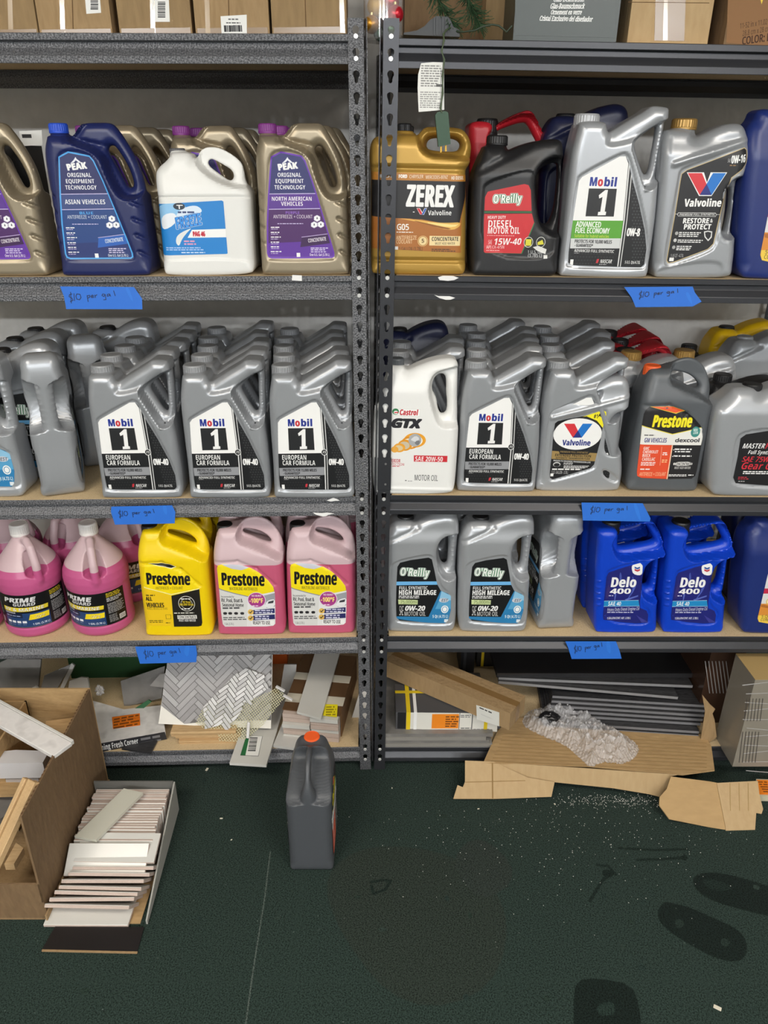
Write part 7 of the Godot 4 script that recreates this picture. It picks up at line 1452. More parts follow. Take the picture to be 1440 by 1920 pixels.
	part(t, "print_bar", plate([-.0569,.0163,.0626,-.055,.0162,.0626,-.0674,.1287,.0628,-.0692,.1287,.0629], .0007), mat("4a4642", 0.5))
	part(t, "wrap_fold", plate([-.1465,.2896,.0644,-.0642,.3008,.0628,-.0639,.2996,.0628,-.1463,.2883,.0644], .0018), film)
	part(t, "wrap_fold", plate([-.1306,.2607,.0641,-.0562,.2632,.0626,-.0559,.262,.0626,-.1303,.2595,.0641], .0018), film)
	part(t, "wrap_fold", plate([-.1278,.2318,.064,-.048,.2251,.0625,-.0478,.2238,.0625,-.1276,.2305,.064], .0018), film)
	part(t, "wrap_fold", plate([-.125,.2025,.0639,-.0449,.2104,.0624,-.0446,.2091,.0624,-.1247,.2012,.0639], .0018), film)
	part(t, "wrap_fold", plate([-.1221,.1728,.0639,-.0366,.1714,.0622,-.0363,.1701,.0622,-.1219,.1715,.0639], .0018), film)
	part(t, "wrap_fold", plate([-.1057,.1426,.0636,-.0282,.1318,.0621,-.0279,.1305,.0621,-.1054,.1412,.0636], .0018), film)
	part(t, "wrap_fold", plate([-.1027,.1122,.0635,-.0249,.1166,.062,-.0246,.1153,.062,-.1024,.1108,.0635], .0018), film)
	part(t, "wrap_fold", plate([-.0996,.0815,.0635,-.0163,.0762,.0619,-.016,.0748,.0618,-.0994,.0801,.0635], .0018), film)
	part(t, "wrap_fold", plate([-.0966,.0504,.0634,-.013,.0606,.0618,-.0127,.0592,.0618,-.0963,.049,.0634], .0018), film)
	part(t, "wrap_fold", plate([-.0935,.0189,.0633,-.0042,.0193,.0616,-.0039,.0179,.0616,-.0932,.0175,.0633], .0018), film)
	part(t, "wrap_fold", plate([-.0763,-.0132,.063,.0048,-.0227,.0614,.0051,-.0241,.0614,-.0761,-.0146,.063], .0018), film)
	t = thing("wrapped_carton", "dark brown carton in clear wrap standing behind the shrink-wrapped one", "box", at(1.0105, .0661, -2.0335))
	part(t, "body", hexa([-.0495,.0008,.146,.0551,-.0008,.144,.0495,-.0008,-.146,-.0551,.0008,-.144,-.0453,.2907,.1459,.0593,.2892,.1439,.0537,.2892,-.1461,-.0508,.2907,-.144]), mat("3e2c22", 0.22))
	part(t, "wrap_fold", plate([-.0255,.1129,.1465,-.0236,.1129,.1465,-.0576,.2304,.1471,-.0595,.2304,.1472], .0015), film)
	part(t, "wrap_fold", plate([-.0149,.1128,.1463,-.013,.1127,.1463,-.0472,.2303,.1469,-.0491,.2303,.147], .0015), film)
	part(t, "wrap_fold", plate([-.0043,.1126,.1461,-.0024,.1126,.1461,-.0368,.2301,.1467,-.0387,.2301,.1468], .0015), film)
	part(t, "wrap_fold", plate([.0063,.1124,.1459,.0083,.1124,.1459,-.0264,.23,.1465,-.0283,.23,.1466], .0015), film)
	part(t, "wrap_fold", plate([.0169,.1123,.1457,.0189,.1123,.1457,-.016,.2298,.1463,-.018,.2299,.1464], .0015), film)
	part(t, "wrap_fold", plate([.0275,.1121,.1455,.0295,.1121,.1455,-.0057,.2297,.1461,-.0076,.2297,.1462], .0015), film)
	part(t, "wrap_fold", plate([.0381,.112,.1453,.0401,.1119,.1453,.0047,.2295,.1459,.0028,.2296,.146], .0015), film)
	t = thing("parcel", "pale parcel with an orange label on the floor at the right edge", "parcel", at(1.1087, .02, -1.6653))
	part(t, "body", plate([-.0606,-.001,.0308,.0305,-.001,.0347,.0619,-.001,-.0306,-.0318,-.001,-.0349], .018), mat("c9c2a8", 0.6))
	var c21 := Cv.new(self, 3.5, 5.3, 114.4, 62, 2.4, "#f08418")
	c21.greek(25.4,11.3,90.1,57.8,5,"#8a4a10",3)
	part(t, "label", plate([-.0569,.0006,.0254,.03,.0006,.0294,.0564,.0006,-.0258,-.0325,.0006,-.03], .0006, [-.0569,.0006,.0256, .999,0,.0437,.0437,0,-.999, .1109, .0566]), print_mat(c21, 0.6)).set_meta("label", "orange label")
	t = thing("open_carton", "big open brown carton of trim pieces on the floor at the left edge", "box", at(-1, 0, -1.49))
	part(t, "side_panel", hexa([.2,0,.228,.194,0,-.222,.189,0,-.222,.195,0,.228,.2,.33,.228,.194,.33,-.222,.189,.33,-.222,.195,.33,.228]), cardboard_dark)
	part(t, "side_panel", hexa([-.2,0,-.222,.194,0,-.222,.194,0,-.227,-.2,0,-.227,-.2,.33,-.222,.194,.33,-.222,.194,.33,-.227,-.2,.33,-.227]), inside)
	part(t, "side_panel", hexa([-.2,0,.228,.2,0,.228,.2,0,.223,-.2,0,.223,-.2,.118,.228,.2,.118,.228,.2,.118,.223,-.2,.118,.223]), cardboard_dark)
	part(t, "side_panel", hexa([-.2,0,.228,-.195,0,.228,-.195,0,-.222,-.2,0,-.222,-.2,.33,.228,-.195,.33,.228,-.195,.33,-.222,-.2,.33,-.222]), cardboard)
	part(t, "floor_panel", hexa([-.2,.0005,.228,.2,.0005,.228,.2,.0005,-.222,-.2,.0005,-.222,-.2,.006,.228,.2,.006,.228,.2,.006,-.222,-.2,.006,-.222]), cardboard)
	for i in 34:
		part(t, "flute", box_mesh(Vector3(0.0034, 0.0014, 0.006), 0.0003), cut, at(.1965 - 0.0002 * i, 0.3302, .218 - 0.013 * i))
	t = thing("small_carton", "small open carton set in the back corner of the big open carton", "box", at(-1.06, .006, -1.6))
	part(t, "side_panel", hexa([-.13,.002,.08,.075,.002,.08,.075,.002,.075,-.13,.002,.075,-.13,.294,.08,.075,.294,.08,.075,.294,.075,-.13,.294,.075]), inside)
	part(t, "side_panel", hexa([.075,.002,.08,.08,.002,.08,.08,.002,-.1,.075,.002,-.1,.075,.294,.08,.08,.294,.08,.08,.294,-.1,.075,.294,-.1]), inside)
	part(t, "side_panel", hexa([-.13,.002,-.095,.08,.002,-.095,.08,.002,-.1,-.13,.002,-.1,-.13,.294,-.095,.08,.294,-.095,.08,.294,-.1,-.13,.294,-.1]), inside)
	part(t, "floor_panel", hexa([-.13,.001,.08,.08,.001,.08,.08,.001,-.1,-.13,.001,-.1,-.13,.006,.08,.08,.006,.08,.08,.006,-.1,-.13,.006,-.1]), cardboard)
	solo("pine_block", plate([-.0193,0,.0568,.0451,0,.0404,.0239,0,-.0564,-.0498,0,-.0408], .02), pine, "pine board corner in the back of the big open carton", "board", at(-.883, .24, -1.6467))
	solo("pine_block", plate([-.0215,0,.02,.0335,0,.0078,.0257,0,-.0211,-.0377,0,-.0066], .02), pine, "pine board just under the other in the big open carton", "board", at(-.8682, .215, -1.6095))
	solo("white_trim", plate([-.0668,0,.0277,.08,0,.0239,.0794,0,-.0185,-.0077,0,-.0225,-.0849,0,-.0107], .05), mat("c9c7c8", 0.35), "white glazed trim block lying across the big open carton", "trim", at(-.9443, .26, -1.529))
	solo("white_trim", plate([-.0635,0,.022,.0757,0,.0183,.0712,0,-.0201,-.0834,0,-.0201], .06), mat("b9b3b0", 0.4), "pale grey trim block below the white one in the open carton", "trim", at(-.9712, .19, -1.541))
	solo("cardboard_divider", plate([-.0447,0,.023,.0487,0,.0194,.0633,0,-.0174,-.0674,0,-.025], .01), inside, "cardboard divider under the pale trim blocks", "divider", at(-.9726, .18, -1.5006))
	solo("stone_trim", plate([-.003,0,.0738,.0327,0,.0054,.0243,0,-.0451,-.054,0,-.0341], .02), slate, "dark stone trim lying in the big open carton beside the pine moulding", "trim", at(-.984, .14, -1.469))
	solo("pine_block", plate([-.0125,0,.0278,.0107,0,.0278,.0137,0,-.0197,-.0119,0,-.036], .02), pine, "short pine moulding end at the bottom of the open carton", "moulding", at(-.9057, .1, -1.3628))
	t = thing("stone_trim_board", "long white stone-look trim board laid aslant over the open carton", "trim", at(-1.0521, .34, -1.6248))
	part(t, "board", bar_mesh([-.0524,.003,-.0299,.2618,-.015,.1497], 0.055, 0.012), marble)
	part(t, "bullnose_edge", bar_mesh([-.0384,.004,-.0589,.2758,-.014,.1207], 0.008, 0.0135), ceramic)
	t = thing("pine_moulding", "long pine moulding leaning in the near corner of the open carton", "moulding", at(-.9036, .17, -1.2455))
	part(t, "moulding_bead", bar_mesh([.0681,.165,-.1278,-.013,0,-.0052], .012, .014), pine)
	part(t, "moulding_bead", bar_mesh([.0811,.165,-.1226,0,0,0], .012, .009), pine)
	part(t, "moulding_bead", bar_mesh([.0941,.165,-.1174,.013,0,.0052], .014, .016), pine)
	t = thing("tile_tray", "low carton tray of white wall tiles on the floor, black flap folded out in front", "box", at(-.69, 0, -1.42))
	part(t, "floor_panel", hexa([-.105,.0005,.17,.112,.0005,.17,.112,.0005,-.185,-.105,.0005,-.185,-.105,.003,.17,.112,.003,.17,.112,.003,-.185,-.105,.003,-.185]), inside)
	part(t, "side_panel", hexa([-.105,.0005,-.185,.112,.0005,-.185,.112,.0005,-.189,-.105,.0005,-.189,-.105,.1,-.185,.112,.1,-.185,.112,.1,-.189,-.105,.1,-.189]), mat("6a6a66", 0.6))
	part(t, "side_panel", hexa([.126,0,.17,.13,0,.17,.118,0,-.185,.114,0,-.185,.126,.012,.17,.13,.012,.17,.118,.1,-.185,.114,.1,-.185]), mat("a3a39c", 0.6))
	part(t, "side_panel", hexa([-.109,.0005,.17,-.105,.0005,.17,-.105,.0005,-.185,-.109,.0005,-.185,-.109,.03,.17,-.105,.03,.17,-.105,.03,-.185,-.109,.03,-.185]), cardboard)
	part(t, "black_flap", plate([-.0937,.004,.2383,.1263,.004,.2435,.1249,.006,.1819,-.0846,.006,.1792], .003), mat("1d1a1a", 0.4)).set_meta("label", "black printed flap")
	part(t, "flap_edge", plate([-.0925,.0045,.2412,.1272,.0045,.2464,.1273,.0045,.2425,-.0928,.0045,.2373], .003), cardboard)
	var tile_body := box_mesh(Vector3(0.2, 0.0072, 0.075), 0.001)
	var tile_glaze := box_mesh(Vector3(0.1995, 0.0016, 0.0745), 0.0007)
	for i in range(0, 0):
		pass
	tile_glaze = shifted(tile_glaze, Vector3(0, 0.0042, 0))
	t = thing("ceramic_tile", "white tile standing on edge, rearmost in the tray", "tile", at(-.6872, .044, -1.597), "white wall tiles in the tray")
	part(t, "biscuit_body", tile_body, biscuit)
	part(t, "glaze", tile_glaze, ceramic)
	t.rotation = Vector3(-1.45, .0007, 0)
	t = thing("ceramic_tile", "white tile standing on edge, second from the back in the tray", "tile", at(-.6866, .0431, -1.5881), "white wall tiles in the tray")
	part(t, "biscuit_body", tile_body, biscuit)
	part(t, "glaze", tile_glaze, ceramic)
	t.rotation = Vector3(-1.45, -.0045, 0)
	t = thing("ceramic_tile", "white tile standing on edge, third from the back in the tray", "tile", at(-.6883, .0467, -1.5792), "white wall tiles in the tray")
	part(t, "biscuit_body", tile_body, biscuit)
	part(t, "glaze", tile_glaze, ceramic)
	t.rotation = Vector3(-1.45, .0043, 0)
	t = thing("ceramic_tile", "white tile standing on edge, fourth from the back in the tray", "tile", at(-.689, .0462, -1.5703), "white wall tiles in the tray")
	part(t, "biscuit_body", tile_body, biscuit)
	part(t, "glaze", tile_glaze, ceramic)
	t.rotation = Vector3(-1.45, -.0058, 0)
	t = thing("ceramic_tile", "white tile standing on edge, fifth from the back in the tray", "tile", at(-.6863, .0435, -1.5614), "white wall tiles in the tray")
	part(t, "biscuit_body", tile_body, biscuit)
	part(t, "glaze", tile_glaze, ceramic)
	t.rotation = Vector3(1.45, -.008, 0)
	t = thing("ceramic_tile", "white tile standing on edge, sixth from the back in the tray", "tile", at(-.6848, .0438, -1.5525), "white wall tiles in the tray")
	part(t, "biscuit_body", tile_body, biscuit)
	part(t, "glaze", tile_glaze, ceramic)
	t.rotation = Vector3(1.45, -.0046, 0)
	t = thing("ceramic_tile", "white tile standing on edge, seventh from the back in the tray", "tile", at(-.6841, .0465, -1.5436), "white wall tiles in the tray")
	part(t, "biscuit_body", tile_body, biscuit)
	part(t, "glaze", tile_glaze, ceramic)
	t.rotation = Vector3(1.45, -.0034, 0)
	t = thing("ceramic_tile", "white tile standing on edge, eighth from the back in the tray", "tile", at(-.6842, .0452, -1.5347), "white wall tiles in the tray")
	part(t, "biscuit_body", tile_body, biscuit)
	part(t, "glaze", tile_glaze, ceramic)
	t.rotation = Vector3(1.45, .0028, 0)
	t = thing("ceramic_tile", "white tile standing on edge, ninth from the back in the tray", "tile", at(-.6888, .0468, -1.5258), "white wall tiles in the tray")
	part(t, "biscuit_body", tile_body, biscuit)
	part(t, "glaze", tile_glaze, ceramic)
	t.rotation = Vector3(1.45, .0031, 0)
	t = thing("ceramic_tile", "white tile standing on edge, tenth from the back in the tray", "tile", at(-.6842, .0466, -1.5169), "white wall tiles in the tray")
	part(t, "biscuit_body", tile_body, biscuit)
	part(t, "glaze", tile_glaze, ceramic)
	t.rotation = Vector3(1.45, -.0032, 0)
	t = thing("ceramic_tile", "white tile standing on edge in the middle of the tray, face hidden", "tile", at(-.6878, .0437, -1.508), "white wall tiles in the tray")
	part(t, "biscuit_body", tile_body, biscuit)
	part(t, "glaze", tile_glaze, ceramic)
	t.rotation = Vector3(1.45, -.0057, 0)
	t = thing("ceramic_tile", "white tile standing on edge in the middle of the tray, face hidden", "tile", at(-.6896, .0442, -1.4991), "white wall tiles in the tray")
	part(t, "biscuit_body", tile_body, biscuit)
	part(t, "glaze", tile_glaze, ceramic)
	t.rotation = Vector3(1.45, .0016, 0)
	t = thing("ceramic_tile", "white tile standing on edge in the middle of the tray, face hidden", "tile", at(-.69, .0457, -1.4902), "white wall tiles in the tray")
	part(t, "biscuit_body", tile_body, biscuit)
	part(t, "glaze", tile_glaze, ceramic)
	t.rotation = Vector3(1.45, -.0026, 0)
	t = thing("ceramic_tile", "white tile standing on edge in the middle of the tray, face hidden", "tile", at(-.6881, .0463, -1.4813), "white wall tiles in the tray")
	part(t, "biscuit_body", tile_body, biscuit)
	part(t, "glaze", tile_glaze, ceramic)
	t.rotation = Vector3(1.45, -.0003, 0)
	t = thing("ceramic_tile", "white tile standing on edge in the middle of the tray, face hidden", "tile", at(-.6881, .0449, -1.4724), "white wall tiles in the tray")
	part(t, "biscuit_body", tile_body, biscuit)
	part(t, "glaze", tile_glaze, ceramic)
	t.rotation = Vector3(1.45, .0033, 0)
	t = thing("ceramic_tile", "white tile standing on edge in the middle of the tray, face hidden", "tile", at(-.6897, .0469, -1.4635), "white wall tiles in the tray")
	part(t, "biscuit_body", tile_body, biscuit)
	part(t, "glaze", tile_glaze, ceramic)
	t.rotation = Vector3(1.45, -.0076, 0)
	t = thing("ceramic_tile", "white tile standing on edge in the middle of the tray, face hidden", "tile", at(-.6855, .0464, -1.4546), "white wall tiles in the tray")
	part(t, "biscuit_body", tile_body, biscuit)
	part(t, "glaze", tile_glaze, ceramic)
	t.rotation = Vector3(1.45, -.0077, 0)
	t = thing("ceramic_tile", "white tile standing on edge in the middle of the tray, face hidden", "tile", at(-.6853, .0445, -1.4457), "white wall tiles in the tray")
	part(t, "biscuit_body", tile_body, biscuit)
	part(t, "glaze", tile_glaze, ceramic)
	t.rotation = Vector3(1.45, .0013, 0)
	t = thing("ceramic_tile", "white tile standing on edge in the middle of the tray, face hidden", "tile", at(-.6899, .0432, -1.4368), "white wall tiles in the tray")
	part(t, "biscuit_body", tile_body, biscuit)
	part(t, "glaze", tile_glaze, ceramic)
	t.rotation = Vector3(1.45, -.0051, 0)
	t = thing("ceramic_tile", "white tile standing on edge in the middle of the tray, face hidden", "tile", at(-.6843, .0438, -1.4279), "white wall tiles in the tray")
	part(t, "biscuit_body", tile_body, biscuit)
	part(t, "glaze", tile_glaze, ceramic)
	t.rotation = Vector3(1.45, .0041, 0)
	t = thing("ceramic_tile", "white tile standing on edge in the middle of the tray, face hidden", "tile", at(-.6844, .0468, -1.419), "white wall tiles in the tray")
	part(t, "biscuit_body", tile_body, biscuit)
	part(t, "glaze", tile_glaze, ceramic)
	t.rotation = Vector3(1.45, -.0025, 0)
	t = thing("ceramic_tile", "white tile lying face up under the loose diagonal tile", "tile", at(-.689, .064, -1.379), "white wall tiles in the tray")
	part(t, "biscuit_body", tile_body, biscuit)
	part(t, "glaze", tile_glaze, ceramic)
	t.rotation = Vector3(.62, 0, 0)
	t = thing("ceramic_tile", "white wall tile, lying face up at the very front in the tray", "tile", at(-.7022, .009, -1.2765), "white wall tiles in the tray")
	part(t, "biscuit_body", tile_body, biscuit)
	part(t, "glaze", tile_glaze, ceramic)
	t.rotation = Vector3(.06, -.0038, 0)
	t = thing("ceramic_tile", "white wall tile, first of the seven leaning forward in the tray", "tile", at(-.6946, .0331, -1.275), "white wall tiles in the tray")
	part(t, "biscuit_body", tile_body, biscuit)
	part(t, "glaze", tile_glaze, ceramic)
	t.rotation = Vector3(-.8, -.0246, 0)
	t = thing("ceramic_tile", "white wall tile, second of the seven leaning forward in the tray", "tile", at(-.6906, .0331, -1.2943), "white wall tiles in the tray")
	part(t, "biscuit_body", tile_body, biscuit)
	part(t, "glaze", tile_glaze, ceramic)
	t.rotation = Vector3(-.8, .0099, 0)
	t = thing("ceramic_tile", "white wall tile, third of the seven leaning forward in the tray", "tile", at(-.6855, .0331, -1.3109), "white wall tiles in the tray")
	part(t, "biscuit_body", tile_body, biscuit)
	part(t, "glaze", tile_glaze, ceramic)
	t.rotation = Vector3(-.8, -.0282, 0)
	t = thing("ceramic_tile", "white wall tile, fourth of the seven leaning forward in the tray", "tile", at(-.6806, .0331, -1.3249), "white wall tiles in the tray")
	part(t, "biscuit_body", tile_body, biscuit)
	part(t, "glaze", tile_glaze, ceramic)
	t.rotation = Vector3(-.8, -.0254, 0)
	t = thing("ceramic_tile", "white wall tile, fifth of the seven leaning forward in the tray", "tile", at(-.6813, .0331, -1.3444), "white wall tiles in the tray")
	part(t, "biscuit_body", tile_body, biscuit)
	part(t, "glaze", tile_glaze, ceramic)
	t.rotation = Vector3(-.8, .0005, 0)
	t = thing("ceramic_tile", "white wall tile, sixth of the seven leaning forward in the tray", "tile", at(-.6725, .0331, -1.3642), "white wall tiles in the tray")
	part(t, "biscuit_body", tile_body, biscuit)
	part(t, "glaze", tile_glaze, ceramic)
	t.rotation = Vector3(-.8, -.013, 0)
	t = thing("ceramic_tile", "white wall tile, last of the seven leaning forward in the tray", "tile", at(-.6682, .0331, -1.3829), "white wall tiles in the tray")
	part(t, "biscuit_body", tile_body, biscuit)
	part(t, "glaze", tile_glaze, ceramic)
	t.rotation = Vector3(-.8, -.0027, 0)
	t = thing("ceramic_tile", "white wall tile, lying face up on the leaning ones in the tray", "tile", at(-.6689, .0734, -1.4066), "white wall tiles in the tray")
	part(t, "biscuit_body", tile_body, biscuit)
	part(t, "glaze", tile_glaze, ceramic)
	t.rotation = Vector3(.28, -.0142, 0)
	solo("loose_tile", plate([-.0667,-.003,.0715,-.0089,-.003,.0832,.0659,.003,-.0696,.0097,.003,-.085], .008), mat("c9c8ba", 0.25), "loose narrow white tile lying diagonally on the tray", "tile", at(-.7129, .101, -1.492))
	var gj := jug(form("arch_handle_gallon"), mat("4c4f53", 0.4), mat("ea5c20", 0.5), CAPS.arch_handle_gallon, [sticker("arch_handle_gallon", "grey"), sticker("arch_handle_gallon", "grey", true)])
	put(gj, "antifreeze_jug", at(-0.184, 0.0, -1.49, -1.5708), "dark grey jug with orange cap standing alone on the green carpet", "jug")
	gj.free()
	crumbs([[-.4475, -1.5708, .008], [-.5262, -1.7578, .012], [.7125, -1.0516, .016], [-.4065, -1.4978, .005], [.48, -1.6227, .006], [.2635, -1.6051, .006], [.0231, -1.6832, .005]])
	var mm := plaster_dust()

# the round jug: a turned body and a handle tube, joined smoothly
func round_jug() -> Node3D:
	var cell := 3.6
	var half := pv([0, 0, 70, 0, 79, 3, 84, 12, 84.5, 28, 82.5, 33, 82.5, 136, 85, 145, 86, 163, 83, 183, 74, 203, 60, 222, 45, 240, 31, 258, 23, 268, 21, 276, 21, 286, 0, 286])
	var mirror := PackedVector2Array(half)
	for i in range(half.size() - 1, -1, -1):
		mirror.append(Vector2(-half[i].x, half[i].y))
	var nr := 30
	var ny := 84
	var g := sd_grid(mirror, -4.0, -8.0, cell, nr, ny)
	var path := [Vector3(14, 266, 0), Vector3(40, 270, 0), Vector3(62, 258, 0), Vector3(77, 215, 0), Vector3(80, 172, 0), Vector3(66, 150, 0)]
	var nx := 56
	var f := PackedFloat32Array()
	f.resize(nx * ny * nx)
	var org := Vector3(-98, -8, -98)
	for k in nx:
		for j in ny:
			for i in nx:
				var p := org + Vector3(i, j, k) * cell
				var r := (sqrt(p.x * p.x + p.z * p.z) + 4.0) / cell
				var a := 60.0
				if r < nr - 1.01:
					var q := int(r)
					a = lerpf(g[j * nr + q], g[j * nr + q + 1], r - q)
				if p.x > 0.0 and p.y > 130.0 and absf(p.z) < 34.0:
					# hollow behind the handle
					var c := Vector3(74 - (p.y - 215) * 0.32, p.y, 0)
					var hol := (p - c).length() - 30.0 + 40.0 * smoothstep(24.0, 52.0, absf(p.y - 215.0))
					a = maxf(a, -hol)
					var t := 1e9
					for s in path.size() - 1:
						var e: Vector3 = path[s + 1] - path[s]
						var w: Vector3 = p - path[s]
						t = minf(t, (w - e * clampf(w.dot(e) / e.length_squared(), 0.0, 1.0)).length())
					t -= 11.0
					var h := clampf(0.5 + 0.5 * (t - a) / 7.0, 0.0, 1.0)
					a = lerpf(t, a, h) - 7.0 * h * (1.0 - h)
				f[(k * ny + j) * nx + i] = a
	var cutm := cut_mesh(nets(f, nx, ny, nx, org, cell), 0.2)
	var o := Node3D.new()
	part(o, "body", cutm[1], mat("cdb3b8", 0.36))
	part(o, "liquid", cutm[0], mat("bd5686", 0.34))
	part(o, "cap", cap_mesh(24.5, 32, 0.3), mat("e2dfdc", 0.45), at(0, 0.277, 0))
	part(o, "neck", cap_mesh(22.5, 6, 0.0), mat("cdb3b8", 0.4), at(0, 0.271, 0))
	var c := Cv.new(self, 0, 0, 252, 102, 2.6, "121214")
	c.rect(65, 3, 190, 46, "24406e")
	c.rect(65, 32, 120, 48, "16203a")
	c.text("PRIME", 72, 80, 88, 13, 0.0, "d8d8d8", "B", 0.25, 0.9)
	c.text("GUARD", 98, 68, 60, 9.5, 0.0, "c8c8c8", "B", 0.25, 0.4)
	c.poly([65, 50, 188, 52, 190, 64, 65, 64], "e2cc30")
	c.text("RV & MARINE", 70, 52.5, 108, 9.5, 0.0, "8a7a3a", "B", 0.1, 0.7)
	c.text("RV & MARINE", 70, 52.5, 108, 9.5, 0.0, "e6e2d2", "B", 0.1, 0.1)
	c.text("ANTIFREEZE", 68, 44, 34, 5, 0.0, "e0e0e0")
	c.greek(70, 34, 128, 40, 1, "8a98b8", 3)
	c.poly([134, 24, 187, 26, 189, 42, 140, 41], "ecd224")
	c.text("-50°F", 150, 28, 28, 8, 0.0, "f6f2d8")
	c.text("-50°F", 150.4, 27.6, 28, 8, 0.0, "a08a2a", "R")
	for i in 4:
		c.rect(72 + i * 15, 15, 83 + i * 15, 22, "e4e4e6")
		c.greek(72 + i * 15, 9, 83 + i * 15, 12, 1, "8a98a8", i)
	c.text("1 GAL (3.78 L)", 142, 7, 44, 6, 0.0, "e8e8ea")
	c.line([64, 1.8, 190, 1.8], 0.8, "b8b8ba")
	for s: float in [0.0, 196.0]:
		c.greek(s + 3, 84, s + 50, 98, 3, "d8c22c", 4)
		c.greek(s + 3, 70, s + 48, 83, 3, "c8c8c8", 5)
		c.greek(s + 3, 34, s + 52, 66, 8, "9a9a9a", 6)
		c.greek(s + 3, 6, s + 28, 30, 6, "8a8a8a", 7)
		c.rect(s + 31, 7, s + 51, 22, "d8d8d6")
		for i in 9:
			c.rect(s + 33 + i * 1.9, 9, s + 33.8 + i * 1.9, 20, "3a3a3c")
	var b := MB.new()
	for i in 60:
		var t0 := deg_to_rad(-35.0 + 174.0 * i / 60.0)
		var t1 := deg_to_rad(-35.0 + 174.0 * (i + 1) / 60.0)
		var d0 := Vector3(sin(t0), 0, cos(t0))
		var d1 := Vector3(sin(t1), 0, cos(t1))
		var lo := Vector3(0, 0.034, 0)
		var hi := Vector3(0, 0.135, 0)
		b.tri(d0 * 0.0832 + lo, d1 * 0.0832 + lo, d1 * 0.0832 + hi, d0, d1, d1, Vector2(i / 60.0, 1), Vector2((i + 1) / 60.0, 1), Vector2((i + 1) / 60.0, 0))
		b.tri(d0 * 0.0832 + lo, d1 * 0.0832 + hi, d0 * 0.0832 + hi, d0, d1, d0, Vector2(i / 60.0, 1), Vector2((i + 1) / 60.0, 0), Vector2(i / 60.0, 0))
	part(o, "label", b.mesh(), print_mat(c, 0.3))
	return o

func needles(path: PackedVector3Array, count: int, sd: int) -> ArrayMesh:
	var g := RandomNumberGenerator.new()
	g.seed = sd
	var b := MB.new()
	for i in count:
		var s := g.randf() * (path.size() - 1.001)
		var k := int(s)
		var p := path[k].lerp(path[k + 1], s - k)
		var along := (path[k + 1] - path[k]).normalized()
		var side := Vector3(g.randfn(), g.randfn(), g.randfn()).normalized()
		var d := (along * 0.7 + side * 0.8).normalized()
		b.bar(p, p + d * g.randf_range(0.022, 0.036), Vector3(0.0011, 0.0011, 0), Vector3(0.3, 0.9, 0.2), 0.0003)
	return b.mesh()

# a crumpled lump: a ball pushed in and out by folds
func lump(rx: float, ry: float, rz: float, sd: int, rough: float) -> ArrayMesh:
	var n := FastNoiseLite.new()
	n.seed = sd
	n.frequency = 1.6
	n.noise_type = FastNoiseLite.TYPE_CELLULAR
	var g := []
	var w := 34
	for j in 25:
		for i in w:
			var a := TAU * i / (w - 1)
			var e := PI * (j / 24.0 - 0.5)
			var d := Vector3(cos(a) * cos(e), sin(e), -sin(a) * cos(e))
			var k := 1.0 + rough * n.get_noise_3dv(d * 1.3) + rough * 0.5 * n.get_noise_3dv(d * 3.1)
			g.append(Vector3(d.x * rx, d.y * ry, d.z * rz) * k)
	var b := MB.new()
	b.grid(g, w)
	return b.mesh()

func shifted(m: ArrayMesh, by: Vector3) -> ArrayMesh:
	var a := m.surface_get_arrays(0)
	var v: PackedVector3Array = a[Mesh.ARRAY_VERTEX]
	for i in v.size():
		v[i] += by
	a[Mesh.ARRAY_VERTEX] = v
	var r := ArrayMesh.new()
	r.add_surface_from_arrays(Mesh.PRIMITIVE_TRIANGLES, a)
	return r

func bar_mesh(a: Array, w: float, h: float) -> ArrayMesh:
	var p := vec(a)
	var b := MB.new()
	b.bar(p[0], p[1], Vector3(w, h, 0), Vector3.UP, 0.0012)
	return b.mesh()

# a moulding with a stepped front, lying along x, centred on its base
func moulding(h: float, d: float, l: float) -> ArrayMesh:
	var p := pv([-0.5, 0, 0.44, 0, 0.44, 0.3, 0.47, 0.5, 0.5, 0.62, 0.5, 0.9, 0.47, 1, -0.5, 1])
	for i in p.size():
		p[i] = Vector2(p[i].x * d, p[i].y * h)
	var b := MB.new()
	b.extrude(p, -l / 2, l / 2, Transform3D(Basis(Vector3(0, 0, 1), Vector3.UP, Vector3(1, 0, 0)), Vector3.ZERO))
	return b.mesh()

